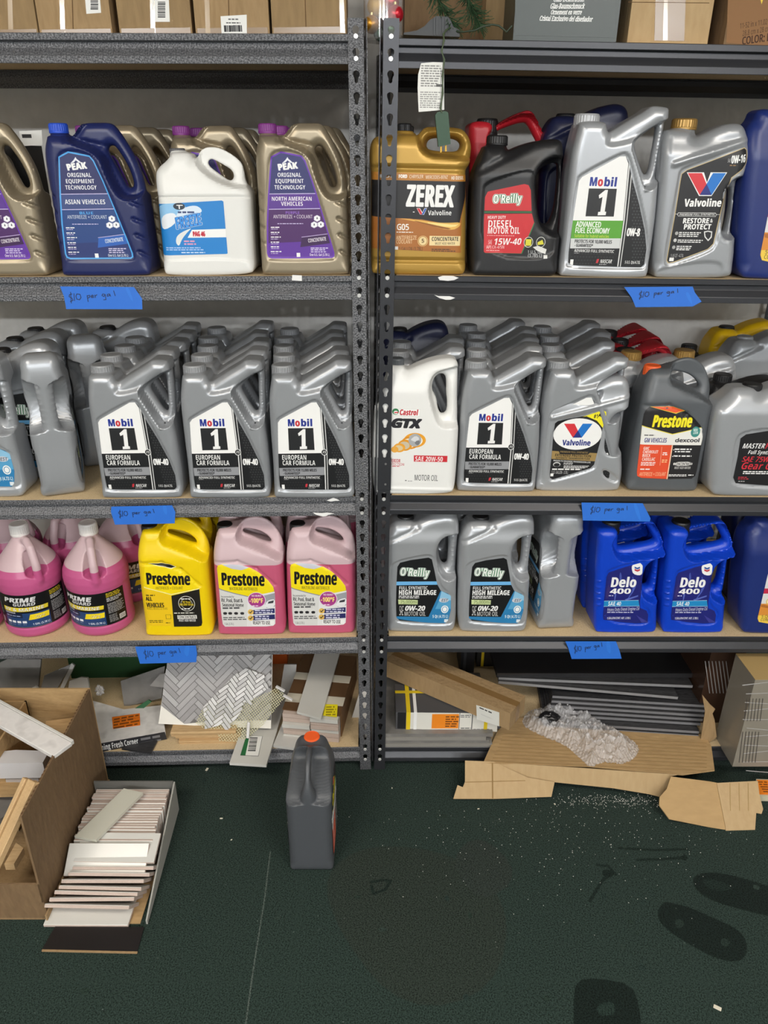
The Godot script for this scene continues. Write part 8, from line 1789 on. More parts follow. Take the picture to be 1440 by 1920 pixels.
# small oblong tiles laid herringbone on a plane, cut to a region; f: origin, right, up
func herring(t: Node3D, f: Array, region: PackedVector2Array, l: float, w: float, th: float, ms: Array, turn: float) -> void:
	var fr := vec(f)
	var lo := region[0]
	var hi := region[0]
	for p in region:
		lo = lo.min(p)
		hi = hi.max(p)
	var mid := (lo + hi) / 2
	var g := RandomNumberGenerator.new()
	g.seed = int(l * 10)
	var nz: Vector3 = (fr[1] as Vector3).cross(fr[2])
	var gap := w * 0.055 if l > 50.0 else w * 0.09
	for a in range(-24, 25):
		for k in range(-14, 15):
			for s in 2:
				# one tile across and one along, stepped by a tile's width
				var o := Vector2(a * w + k * l, a * w - k * l)
				var r := Rect2(o, Vector2(l, w)) if s == 0 else Rect2(o + Vector2(0, w), Vector2(w, l))
				r = r.grow(-gap)
				var q := PackedVector2Array()
				for c: Vector2 in [r.position, r.position + Vector2(r.size.x, 0), r.end, r.position + Vector2(0, r.size.y)]:
					q.append(c.rotated(turn) + mid)
				for piece: PackedVector2Array in Geometry2D.intersect_polygons(q, region):
					var area := 0.0
					for i in piece.size():
						area += piece[i].cross(piece[(i + 1) % piece.size()])
					if absf(area) < l * w * 0.25:
						continue
					var pts := []
					for c in piece:
						var p3: Vector3 = fr[0] + (fr[1] * c.x + fr[2] * c.y) * 0.001 + nz * th * 0.001 * g.randf_range(0.85, 1.1)
						pts.append_array([p3.x, p3.y, p3.z])
					part(t, "tile", plate(pts, th * 0.001), ms[g.randi() % ms.size()])

# the woven net under a mosaic: threads both ways, cut to a region
func net(f: Array, region: PackedVector2Array, step: float) -> ArrayMesh:
	var fr := vec(f)
	var b := MB.new()
	var lo := region[0]
	var hi := region[0]
	for p in region:
		lo = lo.min(p)
		hi = hi.max(p)
	var mid := (lo + hi) / 2
	var reach := (hi - lo).length() / 2
	for s in 2:
		var d := Vector2.from_angle(0.62 + s * PI / 2)
		var x := -reach
		while x < reach:
			var o := mid + d.orthogonal() * x
			for piece: PackedVector2Array in Geometry2D.intersect_polyline_with_polygon(PackedVector2Array([o - d * reach, o + d * reach]), region):
				var e: Array = []
				for c in piece:
					e.append(fr[0] + (fr[1] * c.x + fr[2] * c.y) * 0.001)
				b.bar(e[0], e[-1], Vector3(0.0013, 0.0009, 0), Vector3.UP, 0.0002)
			x += step * 0.7
	return b.mesh()

# a heap of bubble film: a sheet over the outline with rows of round blisters
func bubbles(a: Array, high: float, sd: int) -> ArrayMesh:
	var p := vec(a)
	var flat := PackedVector2Array()
	for q: Vector3 in p:
		flat.append(Vector2(q.x, q.z) * 1000.0)
	flat = chaikin(flat, 1)
	var lo := flat[0]
	var hi := flat[0]
	for q in flat:
		lo = lo.min(q)
		hi = hi.max(q)
	var c := 2.0
	var nx := int((hi.x - lo.x) / c) + 2
	var ny := int((hi.y - lo.y) / c) + 2
	var sd_ := sd_grid(flat, lo.x, lo.y, c, nx, ny)
	var n := FastNoiseLite.new()
	n.seed = sd
	n.frequency = 0.018
	var b := MB.new()
	var hs := PackedVector3Array()
	for j in ny:
		for i in nx:
			var x := lo.x + i * c
			var y := lo.y + j * c
			var d := -sd_[j * nx + i]
			var h := smoothstep(0.0, 45.0, d) * high * 1000.0 * (0.62 + 0.75 * n.get_noise_2d(x, y)) + 5.0 * n.get_noise_2d(x * 3.0, y * 3.0)
			var row := floorf(y / 9.0)
			var u := Vector2(fposmod(x + fposmod(row, 2.0) * 5.2, 10.4) - 5.2, y - (row + 0.5) * 9.0).length()
			h += 3.2 * sqrt(maxf(0.0, 1.0 - u * u / 19.0))
			hs.append(Vector3(x, maxf(h, 0.5), y) * 0.001)
	var ns := PackedVector3Array()
	for j in ny:
		for i in nx:
			var dx := hs[j * nx + mini(i + 1, nx - 1)] - hs[j * nx + maxi(i - 1, 0)]
			var dy := hs[mini(j + 1, ny - 1) * nx + i] - hs[maxi(j - 1, 0) * nx + i]
			ns.append(dy.cross(dx).normalized())
	for j in ny - 1:
		for i in nx - 1:
			var q := j * nx + i
			if sd_[q] < 0.0 and sd_[q + 1] < 0.0 and sd_[q + nx] < 0.0 and sd_[q + nx + 1] < 0.0:
				b.tri(hs[q], hs[q + 1], hs[q + nx + 1], ns[q], ns[q + 1], ns[q + nx + 1])
				b.tri(hs[q], hs[q + nx + 1], hs[q + nx], ns[q], ns[q + nx + 1], ns[q + nx])
	return b.mesh()

func crumbs(list: Array) -> void:
	var names := ["pale chip on the carpet left of the grey jug", "white tile chip on the carpet just below the lowest left rail", "cream chip on the carpet at the bottom right", "tiny pale curl on the carpet left of the grey jug", "white crumb under the torn carton flap", "white crumb on the carpet below the left carton flap", "white crumb on the carpet right of the posts"]
	for i in list.size():
		var s: float = list[i][2]
		solo("crumb", box_mesh(Vector3(s, 0.002, s * 0.55), 0.0007), mat("d8d2be", 0.7), names[i], "crumb", at(list[i][0], 0.001, list[i][1], i * 1.3))

# plaster dust strewn on the carpet below the torn carton
func plaster_dust() -> MultiMeshInstance3D:
	var g := RandomNumberGenerator.new()
	g.seed = 23
	var mm := MultiMesh.new()
	mm.transform_format = MultiMesh.TRANSFORM_3D
	mm.mesh = box_mesh(Vector3(0.0016, 0.0012, 0.0011), 0.0003)
	mm.instance_count = 700
	for i in 700:
		var x := g.randfn(0.66, 0.09)
		var z := -1.635 + g.randfn(0.0, 0.014)
		if i > 420:
			x = g.randfn(0.5, 0.26)
			z = -1.6 + absf(g.randfn(0.0, 0.13))
		mm.set_instance_transform(i, Transform3D(Basis(Vector3.UP, g.randf() * TAU).scaled(Vector3.ONE * g.randf_range(0.5, 1.5)), Vector3(x, 0.0006, z)))
	var o := MultiMeshInstance3D.new()
	o.name = "plaster_dust"
	o.multimesh = mm
	o.material_override = mat("d2d0c8", 0.8)
	add_child(o)
	meta(o, "white plaster dust strewn over the carpet below the torn carton", "dust")
	o.set_meta("kind", "stuff")
	return o

# ------------------------------------------------------------------ sheets, boards and boxes with given corners
func vec(a: Array) -> Array:
	var r := []
	for i in range(0, a.size(), 3):
		r.append(Vector3(a[i], a[i + 1], a[i + 2]))
	return r

# a board of even thickness with the given outline (its upper or front face); f: origin, right, up (9 numbers), width, height of the print
func plate(a: Array, th: float, f := []) -> ArrayMesh:
	var p := vec(a)
	var n := Vector3.ZERO
	var mid := Vector3.ZERO
	for i in p.size():
		n += (p[i] as Vector3).cross(p[(i + 1) % p.size()])
		mid += p[i] / p.size()
	n = n.normalized()
	if n.dot(Vector3(0, 0.9, 1)) < 0.0:
		n = -n
	var ux: Vector3 = (p[1] - p[0]).normalized()
	var uy := n.cross(ux)
	var flat := PackedVector2Array()
	for q: Vector3 in p:
		flat.append(Vector2((q - p[0]).dot(ux), (q - p[0]).dot(uy)))
	var b := MB.new()
	var uv := []
	for i in p.size():
		if f.is_empty():
			uv.append(flat[i])
		else:
			var d: Vector3 = p[i] - Vector3(f[0], f[1], f[2])
			uv.append(Vector2(d.dot(Vector3(f[3], f[4], f[5])) / f[9], 1.0 - d.dot(Vector3(f[6], f[7], f[8])) / f[10]))
	var ix := Geometry2D.triangulate_polygon(flat)
	for i in range(0, ix.size(), 3):
		b.tri(p[ix[i]], p[ix[i + 1]], p[ix[i + 2]], n, n, n, uv[ix[i]], uv[ix[i + 1]], uv[ix[i + 2]])
		b.tri(p[ix[i]] - n * th, p[ix[i + 1]] - n * th, p[ix[i + 2]] - n * th, -n, -n, -n)
	var ccw := -1.0 if Geometry2D.is_polygon_clockwise(flat) else 1.0
	for i in p.size():
		var j := (i + 1) % p.size()
		var e := (flat[j] - flat[i]).normalized() * ccw
		b.quad(p[i], p[j], p[j] - n * th, p[i] - n * th, ux * e.y - uy * e.x, uv[i], uv[j], uv[j], uv[i])
	return b.mesh()

# a box with eight given corners, the lower four first
func hexa(a: Array) -> ArrayMesh:
	var p := vec(a)
	var m := Vector3.ZERO
	for q: Vector3 in p:
		m += q / 8.0
	var b := MB.new()
	b.fquad(p[0], p[1], p[2], p[3], m)
	b.fquad(p[4], p[5], p[6], p[7], m)
	for i in 4:
		var j := (i + 1) % 4
		b.fquad(p[i], p[j], p[j + 4], p[i + 4], m)
	return b.mesh()

func ball(r: float, seg := 24) -> ArrayMesh:
	var s := SphereMesh.new()
	s.radius = r
	s.height = r * 2
	s.radial_segments = seg
	s.rings = seg / 2
	var a := ArrayMesh.new()
	a.add_surface_from_arrays(Mesh.PRIMITIVE_TRIANGLES, s.get_mesh_arrays())
	return a

const SCRAWL := [[100, 83, 43, 77, 29, 60, 80, 45, 91, 25, 29, 15], [80, 100, 43, 0], [143, 85, 120, 20], [200, 80, 263, 75, 271, 45, 229, 25, 177, 33, 171, 60, 200, 80], [406, 60, 400, 3], [406, 55, 457, 60, 463, 45, 409, 35], [486, 45, 537, 50, 520, 60, 486, 53, 491, 37, 543, 39], [566, 59, 571, 35], [571, 50, 614, 60], [777, 60, 737, 63, 714, 50, 749, 39, 786, 57, 780, 10, 729, 10], [863, 60, 829, 55, 823, 39, 871, 45, 880, 60, 891, 37], [977, 85, 989, 39]]

# «$10 per gal» in thin pen strokes
func scrawl(c: Cv, x0: float, y0: float, x1: float, y1: float, h: float, dot := false) -> void:
	var d := Vector2(x1 - x0, y1 - y0)
	var up := Vector2(-d.y, d.x).normalized() * h
	var ss := SCRAWL.duplicate()
	if dot:
		ss.append([1030, 40, 1040, 37])
	for s: Array in ss:
		var q := []
		for i in range(0, s.size(), 2):
			var w: Vector2 = Vector2(x0, y0) + d * (s[i] / 1000.0) + up * (s[i + 1] / 100.0)
			q.append(w.x)
			q.append(w.y)
		c.line(q, 1.5, "16213f")

# ------------------------------------------------------------------ mesh helpers
class MB:
	var v := PackedVector3Array()
	var n := PackedVector3Array()
	var u := PackedVector2Array()
	func tri(a: Vector3, b: Vector3, c: Vector3, na: Vector3, nb: Vector3, nc: Vector3, ua := Vector2.ZERO, ub := Vector2.ZERO, uc := Vector2.ZERO) -> void:
		if (b - a).cross(c - a).dot(na + nb + nc) > 0.0:
			v.append_array(PackedVector3Array([a, c, b]))
			n.append_array(PackedVector3Array([na, nc, nb]))
			u.append_array(PackedVector2Array([ua, uc, ub]))
		else:
			v.append_array(PackedVector3Array([a, b, c]))
			n.append_array(PackedVector3Array([na, nb, nc]))
			u.append_array(PackedVector2Array([ua, ub, uc]))
	func quad(a: Vector3, b: Vector3, c: Vector3, d: Vector3, nn: Vector3, ua := Vector2(0, 1), ub := Vector2(1, 1), uc := Vector2(1, 0), ud := Vector2(0, 0)) -> void:
		tri(a, b, c, nn, nn, nn, ua, ub, uc)
		tri(a, c, d, nn, nn, nn, ua, uc, ud)
	func fquad(a: Vector3, b: Vector3, c: Vector3, d: Vector3, away: Vector3) -> void:
		# flat quad whose normal points away from the given point
		var nn := (c - a).cross(d - b).normalized()
		if nn.dot((a + b + c + d) * 0.25 - away) < 0.0:
			nn = -nn
		quad(a, b, c, d, nn)
	func box(t: Transform3D, s: Vector3, ch := 0.001) -> void:
		var h := s * 0.5
		ch = minf(ch, minf(h.x, minf(h.y, h.z)) * 0.9)
		var k := h - Vector3.ONE * ch
		var b := t.basis
		for sx: float in [-1.0, 1.0]:
			quad(t * Vector3(sx * h.x, -k.y, -k.z), t * Vector3(sx * h.x, k.y, -k.z), t * Vector3(sx * h.x, k.y, k.z), t * Vector3(sx * h.x, -k.y, k.z), b * Vector3(sx, 0, 0))
			quad(t * Vector3(-k.x, sx * h.y, -k.z), t * Vector3(k.x, sx * h.y, -k.z), t * Vector3(k.x, sx * h.y, k.z), t * Vector3(-k.x, sx * h.y, k.z), b * Vector3(0, sx, 0))
			quad(t * Vector3(-k.x, -k.y, sx * h.z), t * Vector3(k.x, -k.y, sx * h.z), t * Vector3(k.x, k.y, sx * h.z), t * Vector3(-k.x, k.y, sx * h.z), b * Vector3(0, 0, sx), Vector2(0, 1), Vector2(1, 1), Vector2(1, 0), Vector2(0, 0))
			for sy: float in [-1.0, 1.0]:
				var r := 0.70711
				quad(t * Vector3(sx * h.x, sy * k.y, -k.z), t * Vector3(sx * h.x, sy * k.y, k.z), t * Vector3(sx * k.x, sy * h.y, k.z), t * Vector3(sx * k.x, sy * h.y, -k.z), b * Vector3(sx * r, sy * r, 0))
				quad(t * Vector3(sx * h.x, -k.y, sy * k.z), t * Vector3(sx * h.x, k.y, sy * k.z), t * Vector3(sx * k.x, k.y, sy * h.z), t * Vector3(sx * k.x, -k.y, sy * h.z), b * Vector3(sx * r, 0, sy * r))
				quad(t * Vector3(-k.x, sx * h.y, sy * k.z), t * Vector3(k.x, sx * h.y, sy * k.z), t * Vector3(k.x, sx * k.y, sy * h.z), t * Vector3(-k.x, sx * k.y, sy * h.z), b * Vector3(0, sx * r, sy * r))
				for sz: float in [-1.0, 1.0]:
					var nn := b * Vector3(sx, sy, sz).normalized()
					tri(t * Vector3(sx * h.x, sy * k.y, sz * k.z), t * Vector3(sx * k.x, sy * h.y, sz * k.z), t * Vector3(sx * k.x, sy * k.y, sz * h.z), nn, nn, nn)
	func bar(a: Vector3, b: Vector3, s: Vector3, up := Vector3.UP, ch := 0.001) -> void:
		# box whose z runs from a to b; s.x is its width, s.y its height
		var z := (b - a).normalized()
		var x := up.cross(z).normalized()
		box(Transform3D(Basis(x, z.cross(x), z), (a + b) * 0.5), Vector3(s.x, s.y, (b - a).length()), ch)
	func extrude(p: PackedVector2Array, z0: float, z1: float, t := Transform3D(), skip_x := INF) -> void:
		var ix := Geometry2D.triangulate_polygon(p)
		var b := t.basis
		for i in range(0, ix.size(), 3):
			for z: float in [z0, z1]:
				var nn := b * Vector3(0, 0, 1.0 if z == maxf(z0, z1) else -1.0)
				tri(t * Vector3(p[ix[i]].x, p[ix[i]].y, z), t * Vector3(p[ix[i + 1]].x, p[ix[i + 1]].y, z), t * Vector3(p[ix[i + 2]].x, p[ix[i + 2]].y, z), nn, nn, nn)
		var ccw := -1.0 if Geometry2D.is_polygon_clockwise(p) else 1.0
		for i in p.size():
			var q := p[i]
			var w := p[(i + 1) % p.size()]
			if absf(q.x - skip_x) < 1e-6 and absf(w.x - skip_x) < 1e-6:
				continue
			var e := (w - q).normalized()
			var nn := b * (Vector3(e.y, -e.x, 0) * ccw)
			quad(t * Vector3(q.x, q.y, z0), t * Vector3(w.x, w.y, z0), t * Vector3(w.x, w.y, z1), t * Vector3(q.x, q.y, z1), nn)
	func lathe(pr: PackedVector2Array, seg: int, t := Transform3D(), ridge := 0.0, ridge_from := 0, ridge_to := -1) -> void:
		for i in pr.size() - 1:
			var a := pr[i]
			var c := pr[i + 1]
			var e := (c - a).normalized()
			var m := Vector2(e.y, -e.x)
			for s in seg:
				var t0 := TAU * s / seg
				var t1 := TAU * (s + 1) / seg
				var r0 := 0.0
				var r1 := 0.0
				if ridge > 0.0 and i >= ridge_from and i <= ridge_to:
					r0 = ridge * (1.0 if s % 2 == 0 else -1.0)
					r1 = -r0
				var d0 := Vector3(cos(t0), 0, sin(t0))
				var d1 := Vector3(cos(t1), 0, sin(t1))
				var p0 := d0 * (a.x + r0) + Vector3(0, a.y, 0)
				var p1 := d1 * (a.x + r1) + Vector3(0, a.y, 0)
				var p2 := d1 * (c.x + r1) + Vector3(0, c.y, 0)
				var p3 := d0 * (c.x + r0) + Vector3(0, c.y, 0)
				var n0 := (d0 * m.x + Vector3(0, m.y, 0)).normalized()
				var n1 := (d1 * m.x + Vector3(0, m.y, 0)).normalized()
				if r0 != 0.0:
					n0 = (p3 - p0).cross(p1 - p0).normalized()
					if n0.dot(d0 + d1) < 0.0:
						n0 = -n0
					n1 = n0
				n0 = t.basis * n0
				n1 = t.basis * n1
				tri(t * p0, t * p1, t * p2, n0, n1, n1)
				tri(t * p0, t * p2, t * p3, n0, n1, n0)
	func tube(path: PackedVector3Array, r: float, seg := 8) -> void:
		var up := Vector3(0.13, 0.31, 0.94)
		var pd := []
		for i in path.size():
			var tg := (path[mini(i + 1, path.size() - 1)] - path[maxi(i - 1, 0)]).normalized()
			var x := up.cross(tg).normalized()
			pd.append([x, tg.cross(x)])
		for i in path.size() - 1:
			for s in seg:
				var t0 := TAU * s / seg
				var t1 := TAU * (s + 1) / seg
				var a0: Vector3 = pd[i][0] * cos(t0) + pd[i][1] * sin(t0)
				var a1: Vector3 = pd[i][0] * cos(t1) + pd[i][1] * sin(t1)
				var b0: Vector3 = pd[i + 1][0] * cos(t0) + pd[i + 1][1] * sin(t0)
				var b1: Vector3 = pd[i + 1][0] * cos(t1) + pd[i + 1][1] * sin(t1)
				tri(path[i] + a0 * r, path[i] + a1 * r, path[i + 1] + b1 * r, a0, a1, b1)
				tri(path[i] + a0 * r, path[i + 1] + b1 * r, path[i + 1] + b0 * r, a0, b1, b0)
	func grid(g: Array, w: int, two := false) -> void:
		# rows of points (w a row), smooth normals, normal side given by winding of the first cell
		var h := g.size() / w
		var nn := PackedVector3Array()
		for j in h:
			for i in w:
				var dx: Vector3 = g[j * w + mini(i + 1, w - 1)] - g[j * w + maxi(i - 1, 0)]
				var dy: Vector3 = g[mini(j + 1, h - 1) * w + i] - g[maxi(j - 1, 0) * w + i]
				nn.append(dx.cross(dy).normalized())
		for j in h - 1:
			for i in w - 1:
				var a := j * w + i
				var q := [a, a + 1, a + w + 1, a, a + w + 1, a + w]
				for k in range(0, 6, 3):
					var uv := []
					for m in 3:
						uv.append(Vector2(float(q[k + m] % w) / (w - 1), 1.0 - float(q[k + m] / w) / (h - 1)))
					tri(g[q[k]], g[q[k + 1]], g[q[k + 2]], nn[q[k]], nn[q[k + 1]], nn[q[k + 2]], uv[0], uv[1], uv[2])
	func mesh() -> ArrayMesh:
		var m := ArrayMesh.new()
		if v.is_empty():
			return m
		var a := []
		a.resize(Mesh.ARRAY_MAX)
		a[Mesh.ARRAY_VERTEX] = v
		a[Mesh.ARRAY_NORMAL] = n
		a[Mesh.ARRAY_TEX_UV] = u
		m.add_surface_from_arrays(Mesh.PRIMITIVE_TRIANGLES, a)
		return m

func pv(a: Array) -> PackedVector2Array:
	var r := PackedVector2Array()
	for i in range(0, a.size(), 2):
		r.append(Vector2(a[i], a[i + 1]))
	return r

func chaikin(p: PackedVector2Array, times: int) -> PackedVector2Array:
	for k in times:
		var q := PackedVector2Array()
		for i in p.size():
			var a := p[i]
			var b := p[(i + 1) % p.size()]
			q.append(a.lerp(b, 0.25))
			q.append(a.lerp(b, 0.75))
		p = q
	return p

func at(x: float, y: float, z: float, ry := 0.0, rx := 0.0, rz := 0.0) -> Transform3D:
	return Transform3D(Basis.from_euler(Vector3(rx, ry, rz)), Vector3(x, y, z))

# ------------------------------------------------------------------ painting of flat print
var fonts := {}
var glyphs := {}

func font_rid(kind: String) -> RID:
	if not fonts.has(kind):
		var f := SystemFont.new()
		f.font_names = PackedStringArray([{"B": "Droid Sans", "R": "Droid Sans", "S": "Droid Serif", "SB": "Droid Serif", "M": "Droid Sans Mono"}[kind]])
		f.font_weight = 700 if kind.ends_with("B") else 400
		fonts[kind] = [f, f.get_rids()[0]]
	return fonts[kind][1]

func glyph(kind: String, code: int) -> Array:
	# [advance, outlines] of a letter at size 64, y up
	var key := kind + str(code)
	if glyphs.has(key):
		return glyphs[key]
	var ts := TextServerManager.get_primary_interface()
	var rid := font_rid(kind)
	var gi := ts.font_get_glyph_index(rid, 64, code, 0)
	var d := ts.font_get_glyph_contours(rid, 64, gi)
	var outs := []
	var pts: PackedVector3Array = d.get("points", PackedVector3Array())
	var from := 0
	for end: int in d.get("contours", PackedInt32Array()):
		var raw := []
		for i in range(from, end + 1):
			raw.append(pts[i])
		from = end + 1
		var full := []
		for i in raw.size():
			var a: Vector3 = raw[i]
			var b: Vector3 = raw[(i + 1) % raw.size()]
			full.append(a)
			if a.z == 0.0 and b.z == 0.0:
				full.append(Vector3((a.x + b.x) / 2, (a.y + b.y) / 2, 1))
		var o := PackedVector2Array()
		for i in full.size():
			var a: Vector3 = full[i]
			if a.z != 0.0:
				o.append(Vector2(a.x, -a.y))
			else:
				var p: Vector3 = full[(i - 1 + full.size()) % full.size()]
				var q: Vector3 = full[(i + 1) % full.size()]
				for s: float in [0.25, 0.5, 0.75]:
					var m := Vector2(p.x, p.y).lerp(Vector2(a.x, a.y), s).lerp(Vector2(a.x, a.y).lerp(Vector2(q.x, q.y), s), s)
					o.append(Vector2(m.x, -m.y))
		outs.append(o)
	glyphs[key] = [ts.font_get_glyph_advance(rid, 64, gi).x, outs]
	return glyphs[key]

class Cv:
	var im: Image
	var s: float
	var x0: float
	var y1: float
	var own
	func _init(o, ax: float, ay: float, bx: float, by: float, sc: float, col: String) -> void:
		own = o
		s = sc
		x0 = ax
		y1 = by
		im = Image.create(maxi(4, int(ceil((bx - ax) * s))), maxi(4, int(ceil((by - ay) * s))), false, Image.FORMAT_RGBA8)
		im.fill(Color(col))
	func paths(ps: Array, col: Color) -> void:
		var e0 := PackedFloat32Array()
		var e1 := PackedFloat32Array()
		var ex := PackedFloat32Array()
		var es := PackedFloat32Array()
		var ed := PackedInt32Array()
		var lo := 1e9
		var hi := -1e9
		var le := 1e9
		var ri := -1e9
		for p: PackedVector2Array in ps:
			for i in p.size():
				var a := p[i]
				var b := p[(i + 1) % p.size()]
				le = minf(le, a.x)
				ri = maxf(ri, a.x)
				if a.y == b.y:
					continue
				var dr := 1
				if a.y > b.y:
					var c := a
					a = b
					b = c
					dr = -1
				e0.append(a.y)
				e1.append(b.y)
				ex.append(a.x)
				es.append((b.x - a.x) / (b.y - a.y))
				ed.append(dr)
				lo = minf(lo, a.y)
				hi = maxf(hi, b.y)
		var w := im.get_width()
		var xa := clampi(int(floor(le)), 0, w - 1)
		var xb := clampi(int(ceil(ri)), 0, w - 1)
		if ri < 0 or le > w or e0.is_empty():
			return
		for y in range(maxi(0, int(floor(lo))), mini(im.get_height() - 1, int(floor(hi))) + 1):
			var cov := PackedFloat32Array()
			cov.resize(xb - xa + 2)
			for q in 4:
				var yy := y + (q + 0.5) * 0.25
				var xs := []
				for k in e0.size():
					if e0[k] <= yy and yy < e1[k]:
						xs.append(Vector2(ex[k] + es[k] * (yy - e0[k]), ed[k]))
				xs.sort()
				var wi := 0
				for k in xs.size() - 1:
					wi += int(xs[k].y)
					if wi != 0:
						var a := clampf(xs[k].x - xa, 0, xb - xa + 1)
						var b := clampf(xs[k + 1].x - xa, 0, xb - xa + 1)
						var ia := int(a)
						var ib := int(b)
						if ia == ib:
							cov[ia] += b - a
						else:
							cov[ia] += ia + 1 - a
							for m in range(ia + 1, ib):
								cov[m] += 1.0
							cov[ib] += b - ib
			for m in cov.size() - 1:
				if cov[m] > 0.01:
					var al := minf(1.0, cov[m] * 0.25) * col.a
					im.set_pixel(xa + m, y, im.get_pixel(xa + m, y).lerp(Color(col, 1.0), al) if al < 0.99 else col)
	func px(a: Array) -> PackedVector2Array:
		var r := PackedVector2Array()
		for i in range(0, a.size(), 2):
			r.append(Vector2((a[i] - x0) * s, (y1 - a[i + 1]) * s))
		return r
	func poly(a: Array, col: String, smooth := 0) -> void:
		paths([own.chaikin(px(a), smooth)], Color(col))
	func rect(a: float, b: float, c: float, d: float, col: String) -> void:
		im.fill_rect(Rect2i(Vector2i(int(round((a - x0) * s)), int(round((y1 - d) * s))), Vector2i(maxi(1, int(round((c - a) * s))), maxi(1, int(round((d - b) * s))))), Color(col))
	func oval(cx: float, cy: float, rx: float, ry: float, col: String) -> void:
		var p := PackedVector2Array()
		for i in 40:
			p.append(Vector2((cx + rx * cos(TAU * i / 40) - x0) * s, (y1 - cy - ry * sin(TAU * i / 40)) * s))
		paths([p], Color(col))
	func dots(x: float, y: float, dx: float, dy: float, nx: int, ny: int, rx: float, ry: float, col: String, sl: float) -> void:
		for j in ny:
			for i in nx:
				oval(x + (i + 0.5 * (j % 2)) * dx + j * sl, y - j * dy, rx, ry, col)
	func line(a: Array, wd: float, col: String) -> void:
		var p := px(a)
		for i in p.size() - 1:
			var d := (p[i + 1] - p[i]).normalized()
			var m := Vector2(d.y, -d.x) * wd * s * 0.5
			var e := d * wd * s * 0.3
			paths([PackedVector2Array([p[i] + m - e, p[i + 1] + m + e, p[i + 1] - m + e, p[i] - m - e])], Color(col))
	func greek(xa: float, ya: float, xb: float, yb: float, rows: int, col: String, sd := 1) -> void:
		# lines of print too small to be read
		var g := RandomNumberGenerator.new()
		g.seed = sd * 77 + rows
		var p := (yb - ya) / rows
		for k in rows:
			var x := xa
			var end := xb - (xb - xa) * g.randf() * 0.25
			while x < end:
				var w := p * g.randf_range(0.8, 2.4)
				rect(x, ya + k * p + p * 0.25, minf(x + w, end), ya + k * p + p * 0.78, col)
				x += w + p * 0.35
	func text(t: String, x: float, y: float, w: float, h: float, rot: float, col: String, font := "B", shear := 0.0, bold := 0.0) -> void:
		var adv := 0.0
		var gs := []
		for i in t.length():
			var g: Array = own.glyph(font, t.unicode_at(i))
			gs.append([g, adv])
			adv += g[0]
		var cap := 46.0
		var sy := h / cap
		var sx := w / adv if w > 0.0 else sy
		var cs := cos(rot)
		var sn := sin(rot)
		var offs := [Vector2.ZERO]
		if bold > 0.0:
			offs = [Vector2(-bold, 0), Vector2(bold, 0), Vector2(0, bold * 0.6), Vector2(0, -bold * 0.6), Vector2(bold, bold) * 0.6, Vector2(-bold, -bold) * 0.6, Vector2(bold, -bold) * 0.6, Vector2(-bold, bold) * 0.6]
		for ga: Array in gs:
			for o: Vector2 in offs:
				var ps := []
				for c: PackedVector2Array in ga[0][1]:
					var q := PackedVector2Array()
					for p in c:
						var lx: float = (ga[1] + p.x) * sx + p.y * sy * shear + o.x
						var ly: float = p.y * sy + o.y
						q.append(Vector2((x + lx * cs - ly * sn - x0) * s, (y1 - (y + lx * sn + ly * cs)) * s))
					ps.append(q)
				paths(ps, Color(col))

func tex(c: Cv) -> ImageTexture:
	return ImageTexture.create_from_image(c.im)

# ------------------------------------------------------------------ materials
var mats := {}

func mat(col: String, rough := 0.5, metal := 0.0, key := "") -> StandardMaterial3D:
	var k := col + str(rough) + "/" + str(metal) + key
	if not mats.has(k):
		var m := StandardMaterial3D.new()
		m.albedo_color = Color(col)
		m.roughness = rough
		m.metallic = metal
		mats[k] = m
	return mats[k]

func print_mat(c: Cv, rough := 0.45) -> StandardMaterial3D:
	var m := StandardMaterial3D.new()
	m.albedo_texture = tex(c)
	m.roughness = rough
	m.texture_repeat = false
	return m

func noise_tex(freq: float, sd: int, cols: Array, size := 256, octaves := 3, normal := 0.0) -> NoiseTexture2D:
	var f := FastNoiseLite.new()
	f.noise_type = FastNoiseLite.TYPE_SIMPLEX_SMOOTH
	f.seed = sd
	f.frequency = freq
	f.fractal_octaves = octaves
	var t := NoiseTexture2D.new()
	t.width = size
	t.height = size
	t.seamless = true
	t.noise = f
	if normal > 0.0:
		t.as_normal_map = true
		t.bump_strength = normal
	elif not cols.is_empty():
		var g := Gradient.new()
		g.offsets = PackedFloat32Array([0.0, 1.0])
		g.colors = PackedColorArray([Color(cols[0]), Color(cols[1])])
		if cols.size() == 3:
			g.offsets = PackedFloat32Array([0.0, 0.5, 1.0])
			g.colors = PackedColorArray([Color(cols[0]), Color(cols[1]), Color(cols[2])])
		t.color_ramp = g
	return t

# a material with a speckle of two tones and a fine relief, mapped on three planes
func grain(cols: Array, scale: float, rough := 0.8, relief := 0.0, stretch := Vector3.ONE, freq := 0.05, sd := 3) -> StandardMaterial3D:
	var m := StandardMaterial3D.new()
	m.albedo_texture = noise_tex(freq, sd, cols)
	m.roughness = rough
	m.uv1_triplanar = true
	m.uv1_scale = stretch * scale
	if relief > 0.0:
		m.normal_enabled = true
		m.normal_texture = noise_tex(freq, sd + 1, [], 256, 3, 6.0)
		m.normal_scale = relief
	return m

# ------------------------------------------------------------------ objects
var taken := {}

func numbered(called: String) -> String:
	var k: int = taken.get(called, 0)
	taken[called] = k + 1
	return called if k == 0 else "%s_%03d" % [called, k]

func meta(o: Node, label: String, category: String, group := "") -> void:
	o.set_meta("kind", "thing")
	o.set_meta("label", label)
	o.set_meta("category", category)
	if group:
		o.set_meta("group", group)

func thing(called: String, label: String, category: String, xf: Transform3D, group := "") -> Node3D:
	var o := Node3D.new()
	o.name = numbered(called)
	add_child(o)
	o.transform = xf
	meta(o, label, category, group)
	return o

